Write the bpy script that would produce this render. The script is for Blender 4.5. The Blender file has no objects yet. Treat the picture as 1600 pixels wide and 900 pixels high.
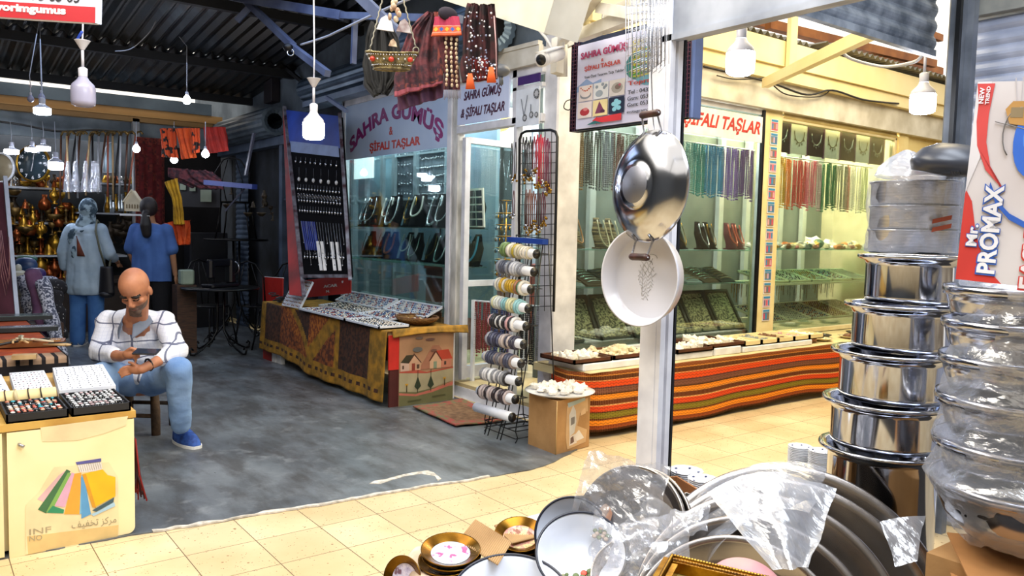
import bpy, math, random
from mathutils import Vector, Matrix, noise
random.seed(11)
S = bpy.context.scene
COL = S.collection
R = math.radians
# ---------------------------------------------------------------- camera
FP, EYE = 1244.0, 1.40
ROLL, PITCH, YAW = R(1.3167), R(4.1123), R(37.2168)
FW = Vector((math.sin(YAW)*math.cos(PITCH), math.cos(YAW)*math.cos(PITCH), -math.sin(PITCH)))
RT = Vector((math.cos(YAW), -math.sin(YAW), 0))
UP = Vector((math.sin(YAW)*math.sin(PITCH), math.cos(YAW)*math.sin(PITCH), math.cos(PITCH)))
cr, sr = math.cos(ROLL), math.sin(ROLL)
cx_, cy_, cz_ = RT*cr + UP*sr, UP*cr - RT*sr, -FW
camd = bpy.data.cameras.new('camera'); camd.sensor_width = 36; camd.lens = 36*FP/1600
camd.clip_start = 0.05; camd.clip_end = 200
camo = bpy.data.objects.new('camera', camd); COL.objects.link(camo)
camo.matrix_world = Matrix(((cx_.x, cy_.x, cz_.x, 0), (cx_.y, cy_.y, cz_.y, 0), (cx_.z, cy_.z, cz_.z, EYE), (0, 0, 0, 1)))
S.camera = camo
# ---------------------------------------------------------------- world, light, exposure
S.view_settings.view_transform = 'Standard'; S.view_settings.look = 'None'
S.view_settings.gamma = 1; S.view_settings.use_curve_mapping = False
S.view_settings.exposure = 0.35
w = bpy.data.worlds.new('world'); S.world = w; w.use_nodes = True
bg = w.node_tree.nodes['Background']; bg.inputs['Color'].default_value = (1.0, .93, .82, 1); bg.inputs['Strength'].default_value = 1.3

def area(name, loc, size, power, color, rot=(0, 0, 0), spread=180):
    l = bpy.data.lights.new(name, 'AREA'); l.shape = 'RECTANGLE'; l.size, l.size_y = size
    l.energy = power; l.color = color; l.spread = R(spread)
    o = bpy.data.objects.new(name, l); COL.objects.link(o); o.location = loc; o.rotation_euler = rot
    return o
# daylight coming down through the gap between the two roofs, above the tiled passage
area('skylight_over_passage', (0.2, 2.75, 3.62), (3.6, 1.4), 120, (1, .93, .82))
area('skylight_over_passage', (5.6, 2.5, 3.75), (4.4, 2.0), 185, (1, .80, .44))
# fill lamp added overhead to brighten the pans and trays of the near shop
area('goods_fill', (1.5, 0.2, 3.3), (2.4, 1.6), 115, (.80, .88, 1))
# weak cool fill lamps added under the bay roof for its blue tone
area('bay_cool_fill', (1.7, 5.4, 3.30), (2.2, 1.6), 22, (.50, .66, 1))
area('bay_cool_fill', (1.6, 8.6, 3.05), (2.0, 1.2), 9, (.55, .70, 1))
# area lights for the bulbs inside the corner shop
area('shop_area_light', (5.2, 6.7, 2.78), (1.6, 2.2), 110, (.88, .95, 1))
area('shop_area_light', (4.12, 7.6, 2.66), (.25, 2.0), 30, (.85, .95, 1))  # extra fill added behind the pane to brighten the bay window display
area('shop_area_light', (5.0, 4.95, 2.68), (2.0, .35), 62, (1, .93, .82))
area('shop_area_light', (7.5, 4.95, 2.72), (2.0, .35), 115, (1, .84, .50))
area('stall_ceiling_light', (1.8, 11.9, 2.75), (1.8, .5), 26, (.82, .90, 1))

# ---------------------------------------------------------------- pixel helpers (1600x900): a viewing ray met with a plane of the place
def ray(px, py):
    dx, dy = px-800, py-450
    a, b = dx*cr + dy*sr, -dx*sr + dy*cr
    return FW*FP + RT*a - UP*b
EV = Vector((0, 0, EYE))
def G(px, py, z=0.0): d = ray(px, py); return EV + d*((z-EYE)/d.z)
def PX(px, py, X): d = ray(px, py); return EV + d*(X/d.x)
def PY(px, py, Y): d = ray(px, py); return EV + d*(Y/d.y)
def D(px, py, dep): return EV + ray(px, py)*(dep/FP)
FH = Vector((math.sin(YAW), math.cos(YAW), 0)); UZ = Vector((0, 0, 1))
def L3(r, d, u): return RT*r + FH*d + UZ*u          # offset: right, away, up

# ---------------------------------------------------------------- materials
def hx(h):
    h = h.lstrip('#'); c = [int(h[i:i+2], 16)/255 for i in (0, 2, 4)]
    return tuple(x/12.92 if x <= .04045 else ((x+.055)/1.055)**2.4 for x in c) + (1,)
class NT:
    def __init__(s, name):
        s.m = bpy.data.materials.new(name); s.m.use_nodes = True; s.t = s.m.node_tree
        s.b = s.t.nodes['Principled BSDF']; s.out = s.t.nodes['Material Output']
    def n(s, typ, ins=None, **kw):
        nd = s.t.nodes.new(typ)
        for k, v in kw.items(): setattr(nd, k, v)
        for k, v in (ins or {}).items(): s.set(nd, k, v)
        return nd
    def set(s, nd, k, v):
        sock = nd.inputs[k]
        if isinstance(v, bpy.types.NodeSocket): s.t.links.new(v, sock)
        elif isinstance(v, bpy.types.Node): s.t.links.new(v.outputs[0], sock)
        else: sock.default_value = v
    def math(s, op, a, b=0.0, c=0.0):
        return s.n('ShaderNodeMath', {0: a, 1: b, 2: c}, operation=op).outputs[0]
    def mix(s, f, a, b):
        nd = s.n('ShaderNodeMix', data_type='RGBA'); s.set(nd, 0, f); s.set(nd, 6, a); s.set(nd, 7, b); return nd.outputs[2]
    def coord(s, which='Object'): return s.n('ShaderNodeTexCoord').outputs[which]
    def noise(s, scale, detail=3, vec=None, rough=.5):
        return s.n('ShaderNodeTexNoise', {'Scale': scale, 'Detail': detail, 'Roughness': rough, 'Vector': vec or s.coord()}).outputs[0]
    def ramp(s, f, stops, interp='LINEAR'):
        nd = s.n('ShaderNodeValToRGB', {0: f}); r = nd.color_ramp; r.interpolation = interp
        while len(r.elements) < len(stops): r.elements.new(.5)
        for e, (p, c) in zip(r.elements, stops): e.position = p; e.color = c if len(c) == 4 else tuple(c)+(1,)
        return nd.outputs[0]
    def bump(s, h, strength=.3, dist=.01):
        nd = s.n('ShaderNodeBump', {'Height': h, 'Strength': strength, 'Distance': dist}); s.set(s.b, 'Normal', nd)
_mc = {}
def M(name, col, rough=.6, metal=0., col2=None, nscale=8., bump=0., emit=0., alpha=1., spec=.5, coat=0., lo=.35, hi=.65, bscale=None, stretch=None):
    if name in _mc: return _mc[name]
    t = NT(name); c = hx(col)
    vec = t.coord()
    if stretch: vec = t.n('ShaderNodeMapping', {'Vector': vec, 'Scale': stretch}).outputs[0]
    n1 = t.noise(nscale, 4, vec)
    c2 = hx(col2) if col2 else tuple(x*.82 for x in c[:3])+(1,)
    cc = t.ramp(n1, [(lo, c2), (hi, c)])
    t.set(t.b, 'Base Color', cc)
    t.b.inputs['Roughness'].default_value = rough; t.b.inputs['Metallic'].default_value = metal
    t.b.inputs['Specular IOR Level'].default_value = spec; t.b.inputs['Coat Weight'].default_value = coat
    if emit: t.set(t.b, 'Emission Color', c); t.b.inputs['Emission Strength'].default_value = emit
    if alpha < 1: t.b.inputs['Alpha'].default_value = alpha
    if bump: t.bump(t.noise(bscale or nscale*4, 4, vec), bump, .01)
    _mc[name] = t.m; return t.m
def C(h, rough=.55, metal=0.): return M('paint_%s_%d_%d' % (h.strip('#'), rough*100, metal*100), h, rough, metal)
def glass_mat(name, tint, refl=.10, opacity=.004):
    t = NT(name); nt = t.t
    tr = t.n('ShaderNodeBsdfTransparent', {'Color': hx(tint)}); gl = t.n('ShaderNodeBsdfGlossy', {'Color': (1, 1, 1, 1), 'Roughness': .02})
    fr = t.n('ShaderNodeFresnel', {'IOR': 1.45}); f = t.math('MULTIPLY', fr.outputs[0], 1.3)
    f = t.math('MINIMUM', f, .35)
    mx = t.n('ShaderNodeMixShader', {0: f, 1: tr, 2: gl}); 
    df = t.n('ShaderNodeBsdfDiffuse', {'Color': hx('#dfe8ea')}); m2 = t.n('ShaderNodeMixShader', {0: opacity, 1: mx, 2: df})
    nt.links.new(m2.outputs[0], t.out.inputs[0]); return t.m
def film_mat(name, clear=.58, tint='#d4d8e2'):
    t = NT(name); nt = t.t
    n = t.noise(26, 4, t.n('ShaderNodeMapping', {'Vector': t.coord(), 'Scale': (1.6, .5, .8), 'Rotation': (.4, .6, .3)}).outputs[0]); n2 = t.noise(9, 3)
    bp = t.n('ShaderNodeBump', {'Height': n, 'Strength': .8, 'Distance': .012})
    tr = t.n('ShaderNodeBsdfTransparent', {'Color': hx('#fbfbfd')})
    gl = t.n('ShaderNodeBsdfGlossy', {'Color': (1, 1, 1, 1), 'Roughness': .20, 'Normal': bp})
    df = t.n('ShaderNodeBsdfTranslucent', {'Color': hx(tint), 'Normal': bp}); dd = t.n('ShaderNodeBsdfDiffuse', {'Color': hx(tint), 'Normal': bp})
    a = t.n('ShaderNodeMixShader', {0: .5, 1: df, 2: dd}); b = t.n('ShaderNodeMixShader', {0: .34, 1: a, 2: gl})
    f = t.math('MULTIPLY_ADD', n2, -.45, clear+.22)
    mx = t.n('ShaderNodeMixShader', {0: f, 1: b, 2: tr}); nt.links.new(mx.outputs[0], t.out.inputs[0]); return t.m
GLASS = glass_mat('window_glass', '#e9f4f2'); FILM = film_mat('plastic_film'); FILM2 = film_mat('milky_plastic', .36)
SHELFG = glass_mat('shelf_glass', '#bfe0d6', .2, .12)
STEEL = M('polished_steel', '#c9ccd2', .13, 1., '#b9bcc4', 3, lo=.3, hi=.7)
STEEL2 = M('brushed_steel', '#b9bac0', .3, 1., '#a0a2aa', 20, stretch=(1, 1, 12))
PEWTER = M('tray_steel', '#b9b2ac', .27, 1., '#948d88', 6)
GOLD = M('gold', '#c89b3c', .25, 1., '#8f6420', 30); BRASS = M('brass', '#b08a3a', .32, 1., '#6b4a18', 20)
SILVER = M('silver', '#d8dadd', .2, 1., '#9a9ca0', 40)
BLACK = M('black_plastic', '#121316', .4); BLACKM = M('black_metal', '#101114', .35, .3)
VELVET = M('black_velvet', '#0c0c10', .95, spec=.1); WHITEP = M('white_plastic', '#e8e9ec', .4)
FRAMEW = M('white_painted_frame', '#dfe0e6', .45, 0, '#b9bac0', 5, bump=.05)
CARDB = M('brown_cardboard', '#b48a58', .85, 0, '#9c7446', 5, bump=.1, bscale=60); IVORY = M('ivory_paint', '#efe2b4', .5, 0, '#e2cf98', 2)
WOOD = M('dark_wood', '#4a2e1c', .6, 0, '#2a1a10', 12, bump=.2, stretch=(1, 1, 6)); PALEWOOD = M('pale_wood', '#c9a878', .6, 0, '#a07e50', 9)
STYRO = M('white_foam', '#eef0f2', .8, bump=.15, bscale=90)
# ---------------------------------------------------------------- mesh builder
class MB:
    def __init__(s): s.v = []; s.f = []; s.mi = []; s.sm = []; s.uv = {}
    def add(s, vs, fs, mi=0, sm=False, Mx=None, uv=None):
        o = len(s.v)
        for k, p in enumerate(vs):
            p = Vector(p); s.v.append(Mx @ p if Mx else p)
            if uv: s.uv[o+k] = uv[k]
        for k, f in enumerate(fs):
            s.f.append([o+i for i in f]); s.mi.append(mi[k] if isinstance(mi, list) else mi); s.sm.append(sm)
        return s
    def box(s, a, b, mi=0, Mx=None):
        x0, y0, z0 = a; x1, y1, z1 = b
        return s.add([(x0,y0,z0),(x1,y0,z0),(x1,y1,z0),(x0,y1,z0),(x0,y0,z1),(x1,y0,z1),(x1,y1,z1),(x0,y1,z1)],
              [(0,3,2,1),(4,5,6,7),(0,1,5,4),(1,2,6,5),(2,3,7,6),(3,0,4,7)], mi, False, Mx)
    def cbox(s, c, d, mi=0, rz=0, rx=0, ry=0):
        Mx = Matrix.Translation(Vector(c)) @ Matrix.Rotation(rz, 4, 'Z') @ Matrix.Rotation(ry, 4, 'Y') @ Matrix.Rotation(rx, 4, 'X')
        return s.box((-d[0]/2, -d[1]/2, -d[2]/2), (d[0]/2, d[1]/2, d[2]/2), mi, Mx)
    def bbox(s, a, b, r, mi=0, Mx=None):   # box with chamfered vertical and top edges
        x0, y0, z0 = a; x1, y1, z1 = b; r = min(r, (x1-x0)*.45, (y1-y0)*.45, (z1-z0)*.45); vs = []
        for z, q in ((z0, r*.6), (z0+r*.6, 0), (z1-r*.6, 0), (z1, r*.6)):
            for (x, y) in ((x0+r+0, y0+q), (x1-r, y0+q), (x1-q, y0+r), (x1-q, y1-r), (x1-r, y1-q), (x0+r, y1-q), (x0+q, y1-r), (x0+q, y0+r)): vs.append((x, y, z))
        fs = [list(range(7, -1, -1)), list(range(24, 32))]
        for k in range(3):
            for i in range(8): fs.append((k*8+i, k*8+(i+1) % 8, k*8+8+(i+1) % 8, k*8+8+i))
        return s.add(vs, fs, mi, False, Mx)
    def beam(s, p, q, w_, h_, mi=0):
        p, q = Vector(p), Vector(q); d = (q-p).normalized()
        u = d.cross(UZ) if abs(d.z) < .98 else Vector((1, 0, 0)).cross(d); u.normalize(); v = u.cross(d).normalized()
        vs = [c + u*a*w_/2 + v*b*h_/2 for c in (p, q) for a, b in ((-1,-1),(1,-1),(1,1),(-1,1))]
        return s.add(vs, [(0,1,2,3),(7,6,5,4),(0,4,5,1),(1,5,6,2),(2,6,7,3),(3,7,4,0)], mi)
    def tube(s, pts, r, n=8, mi=0, closed=False, caps=True):
        pts = [Vector(p) for p in pts]; N = len(pts)
        rr = r if isinstance(r, (list, tuple)) else [r]*N
        vs = []; ref = None
        for i in range(N):
            if closed: d = pts[(i+1) % N]-pts[i-1]
            else: d = pts[min(i+1, N-1)]-pts[max(i-1, 0)]
            d = d.normalized() if d.length > 1e-9 else Vector((0, 0, 1))
            if ref is None:
                ref = Vector((0, 0, 1)) if abs(d.z) < .9 else Vector((1, 0, 0))
            u = d.cross(ref)
            if u.length < 1e-6: u = d.orthogonal()
            u.normalize(); v = u.cross(d).normalized(); ref = v
            for k in range(n):
                a = 2*math.pi*k/n; vs.append(pts[i] + (u*math.cos(a)+v*math.sin(a))*rr[i])
        fs = []
        for i in range(N if closed else N-1):
            j = (i+1) % N
            for k in range(n): fs.append((i*n+k, i*n+(k+1) % n, j*n+(k+1) % n, j*n+k))
        if caps and not closed: fs.append(list(range(n-1, -1, -1))); fs.append([(N-1)*n+k for k in range(n)])
        return s.add(vs, fs, mi, True)
    def lathe(s, prof, n=24, mi=0, Mx=None, sm=True, closed=False, star=None):
        vs = []; P_ = len(prof)
        for (r, z) in prof:
            for k in range(n):
                a = 2*math.pi*k/n; q = r*(star(k) if star else 1); vs.append((q*math.cos(a), q*math.sin(a), z))
        fs = []; mm = []
        for i in range(P_ if closed else P_-1):
            j = (i+1) % P_
            for k in range(n):
                fs.append((i*n+k, i*n+(k+1) % n, j*n+(k+1) % n, j*n+k)); mm.append(mi[min(i, len(mi)-1)] if isinstance(mi, list) else mi)
        return s.add(vs, fs, mm, sm, Mx)
    def ball(s, c, r, nu=10, nv=7, mi=0, Mx=None):
        if not hasattr(r, '__len__'): r = (r, r, r)
        vs = [(c[0], c[1], c[2]+r[2])]
        for j in range(1, nv):
            t = math.pi*j/nv
            for i in range(nu):
                a = 2*math.pi*i/nu; vs.append((c[0]+r[0]*math.sin(t)*math.cos(a), c[1]+r[1]*math.sin(t)*math.sin(a), c[2]+r[2]*math.cos(t)))
        vs.append((c[0], c[1], c[2]-r[2])); fs = []; L = len(vs)-1
        for i in range(nu):
            fs.append((0, 1+i, 1+(i+1) % nu)); fs.append((L, 1+(nv-2)*nu+(i+1) % nu, 1+(nv-2)*nu+i))
            for j in range(nv-2): fs.append((1+j*nu+i, 1+(j+1)*nu+i, 1+(j+1)*nu+(i+1) % nu, 1+j*nu+(i+1) % nu))
        return s.add(vs, fs, mi, True, Mx)
    def grid(s, nu, nv, fn, mi=0, th=0.0, sm=True, mf=None, wrap=False):
        """sheet p = fn(u,v); th gives it a real thickness along its normal"""
        P = [[Vector(fn(i/nu, j/nv)) for i in range(nu+1)] for j in range(nv+1)]
        def nrm(i, j):
            a = P[j][min(i+1, nu)]-P[j][max(i-1, 0)]; b = P[min(j+1, nv)][i]-P[max(j-1, 0)][i]
            n_ = a.cross(b); return n_.normalized() if n_.length > 1e-12 else Vector((0, 0, 1))
        vs = [P[j][i] for j in range(nv+1) for i in range(nu+1)]; uv = [(i/nu, j/nv) for j in range(nv+1) for i in range(nu+1)]
        W = nu+1; fs = []; mm = []
        for j in range(nv):
            for i in range(nu):
                fs.append((j*W+i, j*W+i+1, (j+1)*W+i+1, (j+1)*W+i)); mm.append(mf((i+.5)/nu, (j+.5)/nv) if mf else mi)
        if th:
            o = len(vs); vs += [P[j][i]-nrm(i, j)*th for j in range(nv+1) for i in range(nu+1)]; uv += uv
            k = len(fs)
            for q in range(k): fs.append(tuple(o+x for x in reversed(fs[q]))); mm.append(mm[q])
            def edge(a, b, m_): fs.append((b, a, o+a, o+b)); mm.append(m_)
            for i in range(nu): edge(i, i+1, mm[i]); edge(nv*W+i+1, nv*W+i, mm[(nv-1)*nu+i])
            for j in range(nv): edge((j+1)*W, j*W, mm[j*nu]); edge(j*W+nu, (j+1)*W+nu, mm[j*nu+nu-1])
        return s.add(vs, fs, mm, sm, None, uv)
    def prism(s, pts, o, U, V, th, mi=0):
        o, U, V = Vector(o), Vector(U), Vector(V); n_ = U.cross(V).normalized(); k = len(pts)
        vs = [o+U*x+V*y for x, y in pts]+[o+U*x+V*y+n_*th for x, y in pts]
        fs = [list(range(k-1, -1, -1)), list(range(k, 2*k))]+[(i, (i+1) % k, k+(i+1) % k, k+i) for i in range(k)]
        return s.add(vs, fs, mi)
    def join(s, o, Mx=None, mi=None):
        b = len(s.v); s.v += [(Mx @ p if Mx else p.copy()) for p in o.v]
        for k, f in enumerate(o.f): s.f.append([b+i for i in f]); s.mi.append(o.mi[k] if mi is None else mi); s.sm.append(o.sm[k])
        for k, q in o.uv.items(): s.uv[b+k] = q
        return s
def mats(m): return m if isinstance(m, (list, tuple)) else [m]
def build(name, mb, m, parent=None, local=False, label=None, origin=None, kind=None):
    """links the collected shapes as one mesh object; shapes are in world space unless local"""
    me = bpy.data.meshes.new(name)
    if parent is not None: off = Matrix.Identity(4) if local else WM[parent.name].inverted()
    if parent is None:
        if local: org = Vector((0, 0, 0))
        elif origin is not None: org = Vector(origin)
        else:
            xs = [p.x for p in mb.v]; ys = [p.y for p in mb.v]; zs = [p.z for p in mb.v]
            org = Vector(((min(xs)+max(xs))/2, (min(ys)+max(ys))/2, min(zs)))
        off = Matrix.Translation(-org)
    me.from_pydata([off @ p for p in mb.v], [], mb.f)
    for q in mats(m): me.materials.append(q)
    me.polygons.foreach_set('material_index', mb.mi); me.polygons.foreach_set('use_smooth', mb.sm)
    if mb.uv:
        ul = me.uv_layers.new(name='UVMap')
        for l in me.loops: ul.data[l.index].uv = mb.uv.get(l.vertex_index, (0, 0))
    me.update()
    o = bpy.data.objects.new(name, me); COL.objects.link(o)
    if parent is not None:
        o.parent = parent; WM[o.name] = WM[parent.name].copy()
    else:
        o.location = org; WM[o.name] = Matrix.Translation(org)
    if label: o['label'] = label
    if kind: o['kind'] = kind
    return o
WM = {}
def tag(o, label, cat, group=None, kind=None):
    o['label'] = label; o['category'] = cat
    if group: o['group'] = group
    if kind: o['kind'] = kind
    return o
def thing(name, label, cat, loc=(0, 0, 0), rz=0, group=None):
    o = bpy.data.objects.new(name, None); COL.objects.link(o); o.empty_display_size = .1
    o.location = loc; o.rotation_euler = (0, 0, rz)
    WM[o.name] = Matrix.Translation(Vector(loc)) @ Matrix.Rotation(rz, 4, 'Z')
    return tag(o, label, cat, group)
def struct(name, mb, m, parent=None):
    o = build(name, mb, m, parent)
    if parent is None: o['kind'] = 'structure'
    return o
def dup(root, Mx, label=None, group=None, mat=None):
    """copy a thing with its parts; Mx is the new world matrix"""
    def rec(o, par):
        c = o.copy(); COL.objects.link(c)
        if par: c.parent = par
        for ch in list(o.children): rec(ch, c)
        return c
    r = rec(root, None)
    r.matrix_world = Mx
    if label: r['label'] = label
    if group: r['group'] = group
    if mat:
        if r.type == 'MESH': r.material_slots[0].link = 'OBJECT'; r.material_slots[0].material = mat
    return r
def put(root, Mx):
    root.matrix_world = Mx; return root
def TM(loc, rz=0, rx=0, ry=0, sc=1):
    return Matrix.Translation(Vector(loc)) @ Matrix.Rotation(rz, 4, 'Z') @ Matrix.Rotation(ry, 4, 'Y') @ Matrix.Rotation(rx, 4, 'X') @ Matrix.Diagonal((sc, sc, sc, 1) if not hasattr(sc, '__len__') else (*sc, 1))
ORD = ['first', 'second', 'third', 'fourth', 'fifth', 'sixth', 'seventh', 'eighth', 'ninth', 'tenth', 'eleventh', 'twelfth', 'thirteenth', 'fourteenth']
# ---------------------------------------------------------------- lettering
def text_mb(txt, bold=.0, shear=0., spacing=1., res=3, ext=.02):
    cu = bpy.data.curves.new('t', 'FONT'); cu.body = txt; cu.size = 1; cu.offset = bold; cu.shear = shear; cu.space_character = spacing
    cu.resolution_u = res; cu.extrude = ext
    ob = bpy.data.objects.new('t', cu); COL.objects.link(ob)
    dg = bpy.context.evaluated_depsgraph_get(); me = bpy.data.meshes.new_from_object(ob.evaluated_get(dg))
    vs = [v.co.copy() for v in me.vertices]; fs = [tuple(p.vertices) for p in me.polygons]
    bpy.data.objects.remove(ob); bpy.data.curves.remove(cu); bpy.data.meshes.remove(me)
    return vs, fs
def lettering(mb, txt, o, U, V, wid, hei, mi=0, warp=None, depth=.002, **kw):
    """lays the words into the rectangle of size wid x hei that starts at o and runs along U and V"""
    vs, fs = text_mb(txt, **kw)
    if not vs: return
    x0, x1 = min(v.x for v in vs), max(v.x for v in vs); y0, y1 = min(v.y for v in vs), max(v.y for v in vs); z1 = max(v.z for v in vs)
    o, U, V = Vector(o), Vector(U).normalized(), Vector(V).normalized(); n_ = U.cross(V)
    out = []
    for v in vs:
        a = (v.x-x0)/(x1-x0); b = (v.y-y0)/(y1-y0)
        if warp: a, b = warp(a, b)
        out.append(o+U*a*wid+V*b*hei+n_*(depth*(.5+.5*(v.z/z1 if z1 else 1))))
    mb.add(out, fs, mi)
def remesh(mb, vox, smooth=4, fac=.5):
    """one continuous skin over the collected solids"""
    me = bpy.data.meshes.new('t'); me.from_pydata(mb.v, [], mb.f); ob = bpy.data.objects.new('t', me); COL.objects.link(ob)
    r = ob.modifiers.new('r', 'REMESH'); r.mode = 'VOXEL'; r.voxel_size = vox
    q = ob.modifiers.new('s', 'SMOOTH'); q.iterations = smooth; q.factor = fac
    dg = bpy.context.evaluated_depsgraph_get(); e = bpy.data.meshes.new_from_object(ob.evaluated_get(dg))
    out = MB(); out.add([v.co.copy() for v in e.vertices], [tuple(p.vertices) for p in e.polygons], 0, True)
    bpy.data.objects.remove(ob); bpy.data.meshes.remove(me); bpy.data.meshes.remove(e)
    return out
def cap(mb, p, q, r0, r1, n=12):
    """tapered limb with round ends"""
    p, q = Vector(p), Vector(q); mb.tube([p, q], [r0, r1], n); mb.ball(p, r0, n, 8); mb.ball(q, r1, n, 8)
def chain(mb, pts, rr, n=12):
    for i in range(len(pts)-1): cap(mb, pts[i], pts[i+1], rr[i], rr[i+1], n)
def ell(mb, c, U, V, W, n=16, m=10):
    """ellipsoid with half axes U,V,W"""
    U, V, W = Vector(U), Vector(V), Vector(W)
    Mx = Matrix(((U.x, V.x, W.x, c[0]), (U.y, V.y, W.y, c[1]), (U.z, V.z, W.z, c[2]), (0, 0, 0, 1)))
    mb.ball((0, 0, 0), 1, n, m, 0, Mx)
def wob(p, s, a): return noise.noise(Vector(p)*s)*a
# ================================================================ THE SETTING
YF = 4.50      # shop front along the passage (faces -Y)
XF = 3.68      # shop front inside the covered bay (faces -X)
# --- floors
def tile_mat():
    t = NT('terrazzo_tiles'); co = t.coord(); sep = t.n('ShaderNodeSeparateXYZ', {0: co})
    def line(axis, off):
        f = t.math('FRACT', t.math('MULTIPLY', t.math('ADD', sep.outputs[axis], off), 1/.3))
        return t.math('LESS_THAN', t.math('ABSOLUTE', t.math('SUBTRACT', f, .5)), .4935)
    g = t.math('MULTIPLY', line(0, 30.1), line(1, 29.98))
    cell = t.n('ShaderNodeTexWhiteNoise', noise_dimensions='3D')
    sn = t.n('ShaderNodeVectorMath', {0: co, 1: (30.1, 29.98, 0)}, operation='ADD'); sn = t.n('ShaderNodeVectorMath', {0: sn, 1: (1/.3, 1/.3, 0)}, operation='MULTIPLY')
    t.set(cell, 0, t.n('ShaderNodeVectorMath', {0: sn}, operation='FLOOR'))
    base = t.mix(cell.outputs[0], hx('#cdb892'), hx('#dcc9a2'))
    base = t.mix(t.ramp(t.noise(2.2, 4), [(.35, (0, 0, 0)), (.7, (1, 1, 1))]), base, hx('#bfa67c'))
    v = t.n('ShaderNodeTexVoronoi', {'Vector': co, 'Scale': 75.0, 'Randomness': 1.0})
    sel = t.math('MULTIPLY', t.math('LESS_THAN', v.outputs[0], .20), t.math('GREATER_THAN', t.noise(31, 2), .56))
    col = t.mix(sel, base, hx('#6b5138'))
    v2 = t.n('ShaderNodeTexVoronoi', {'Vector': co, 'Scale': 38.0}); s2 = t.math('MULTIPLY', t.math('LESS_THAN', v2.outputs[0], .2), t.math('GREATER_THAN', t.noise(17, 2), .6))
    col = t.mix(s2, col, hx('#8a6a48'))
    t.set(t.b, 'Base Color', t.mix(g, hx('#5f4e38'), col)); t.b.inputs['Roughness'].default_value = .5
    t.set(t.b, 'Roughness', t.math('MULTIPLY_ADD', t.noise(5, 3), .35, .3)); t.bump(g, .35, .003)
    return t.m
def conc_mat():
    t = NT('worn_concrete'); n1 = t.noise(1.3, 6, rough=.6); n2 = t.noise(7, 5, rough=.7)
    sx = t.n('ShaderNodeMapping', {'Vector': t.coord(), 'Scale': (2.2, .8, 1), 'Rotation': (0, 0, .5)}).outputs[0]; n3 = t.noise(2.4, 6, sx, .65)
    c = t.ramp(n1, [(.3, hx('#474d54')), (.5, hx('#626970')), (.7, hx('#7c838a'))])
    c = t.mix(t.ramp(n3, [(.42, (0, 0, 0)), (.62, (.8, .8, .8))]), c, hx('#3c3b3a')); c = t.mix(t.ramp(n2, [(.55, (0, 0, 0)), (.75, (.6, .6, .6))]), c, hx('#8f959a'))
    t.set(t.b, 'Base Color', c); t.set(t.b, 'Roughness', t.math('MULTIPLY_ADD', n3, .5, .12)); t.b.inputs['Specular IOR Level'].default_value = .6
    t.bump(n2, .25, .006); return t.m
TILE, CONC = tile_mat(), conc_mat()
b = MB(); b.box((-4, -2.5, -.06), (12, 3.9, 0)); b.box((3.45, 3.9, -.06), (12, 4.5, 0)); struct('floor_passage', b, TILE)
edge = [(-4, 3.80), (.3, 3.80), (.8, 3.77), (1.1, 3.73), (1.4, 3.71), (1.7, 3.665), (1.97, 3.66), (2.2, 3.64), (2.45, 3.60), (2.7, 3.58), (2.88, 3.565), (3.05, 3.60), (3.2, 3.66), (3.4, 3.74), (3.55, 3.9)]
b = MB()
random.seed(5); ee = []
for (x0, y0), (x1, y1) in zip(edge[:-1], edge[1:]):
    k = max(1, int((x1-x0)/.045))
    for i in range(k): ee.append((x0+(x1-x0)*i/k, y0+(y1-y0)*i/k+random.uniform(-.008, .008)))
ee.append(edge[-1])
b.prism(ee+[(3.6, 4.5), (3.68, 13.5), (-4, 13.5)], (0, 0, -.02), (1, 0, 0), (0, 1, 0), .026); struct('floor_covered_bay', b, CONC)
b = MB()   # crumbly plaster left along the joint of the two floors
pw = []
for x, y in ee:
    if .8 < x < 2.62: pw.append((x, y, max(.003, .014+.02*noise.noise(Vector((x*9, 3, 0)))+.02*noise.noise(Vector((x*31, 7, 0))))))
for (x0, y0, w0), (x1, y1, w1) in zip(pw[:-1], pw[1:]):
    b.prism([(x0, y0-w0*.35), (x1, y1-w1*.35), (x1, y1+w1), (x0, y0+w0)], (0, 0, .002), (1, 0, 0), (0, 1, 0), .0085)
bl = [(1.97, 3.84), (2.02, 3.805), (2.10, 3.83), (2.2, 3.85), (2.3, 3.84), (2.34, 3.76), (2.31, 3.68), (2.345, 3.70), (2.37, 3.82), (2.36, 3.875), (2.26, 3.885), (2.17, 3.88), (2.08, 3.86), (2.02, 3.87)]
b.prism(bl, (0, 0, .004), (1, 0, 0), (0, 1, 0), .0045); struct('trim_1', b, M('old_plaster', '#dcd6cc', .8, 0, '#a9a49b', 30, bump=.4))
b = MB(); b.box((XF+.02, 5.62, 0), (XF+.1, 8.2, .44)); b.box((3.9, YF-.02, 0), (9.7, YF+.06, .455)); struct('wall_under_windows', b, M('base_wall', '#8d8470', .8, 0, '#6b6454', 3))
b = MB(); b.box((8.66, YF+.06, .12), (8.72, 5.36, 2.85)); b.box((9.6, YF+.06, 0), (9.7, 8.4, 2.85)); struct('wall_shop_end', b, M('end_wall', '#cfc6a8', .7))
b = MB(); b.box((XF-.02, YF, -.05), (9.6, 9.4, .12)); b.box((XF-.0, 8.1, -.05), (3.9, 13.4, .03)); struct('floor_shop', b, M('shop_floor', '#c9b88c', .4, 0, '#b5a072', 3))
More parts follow.
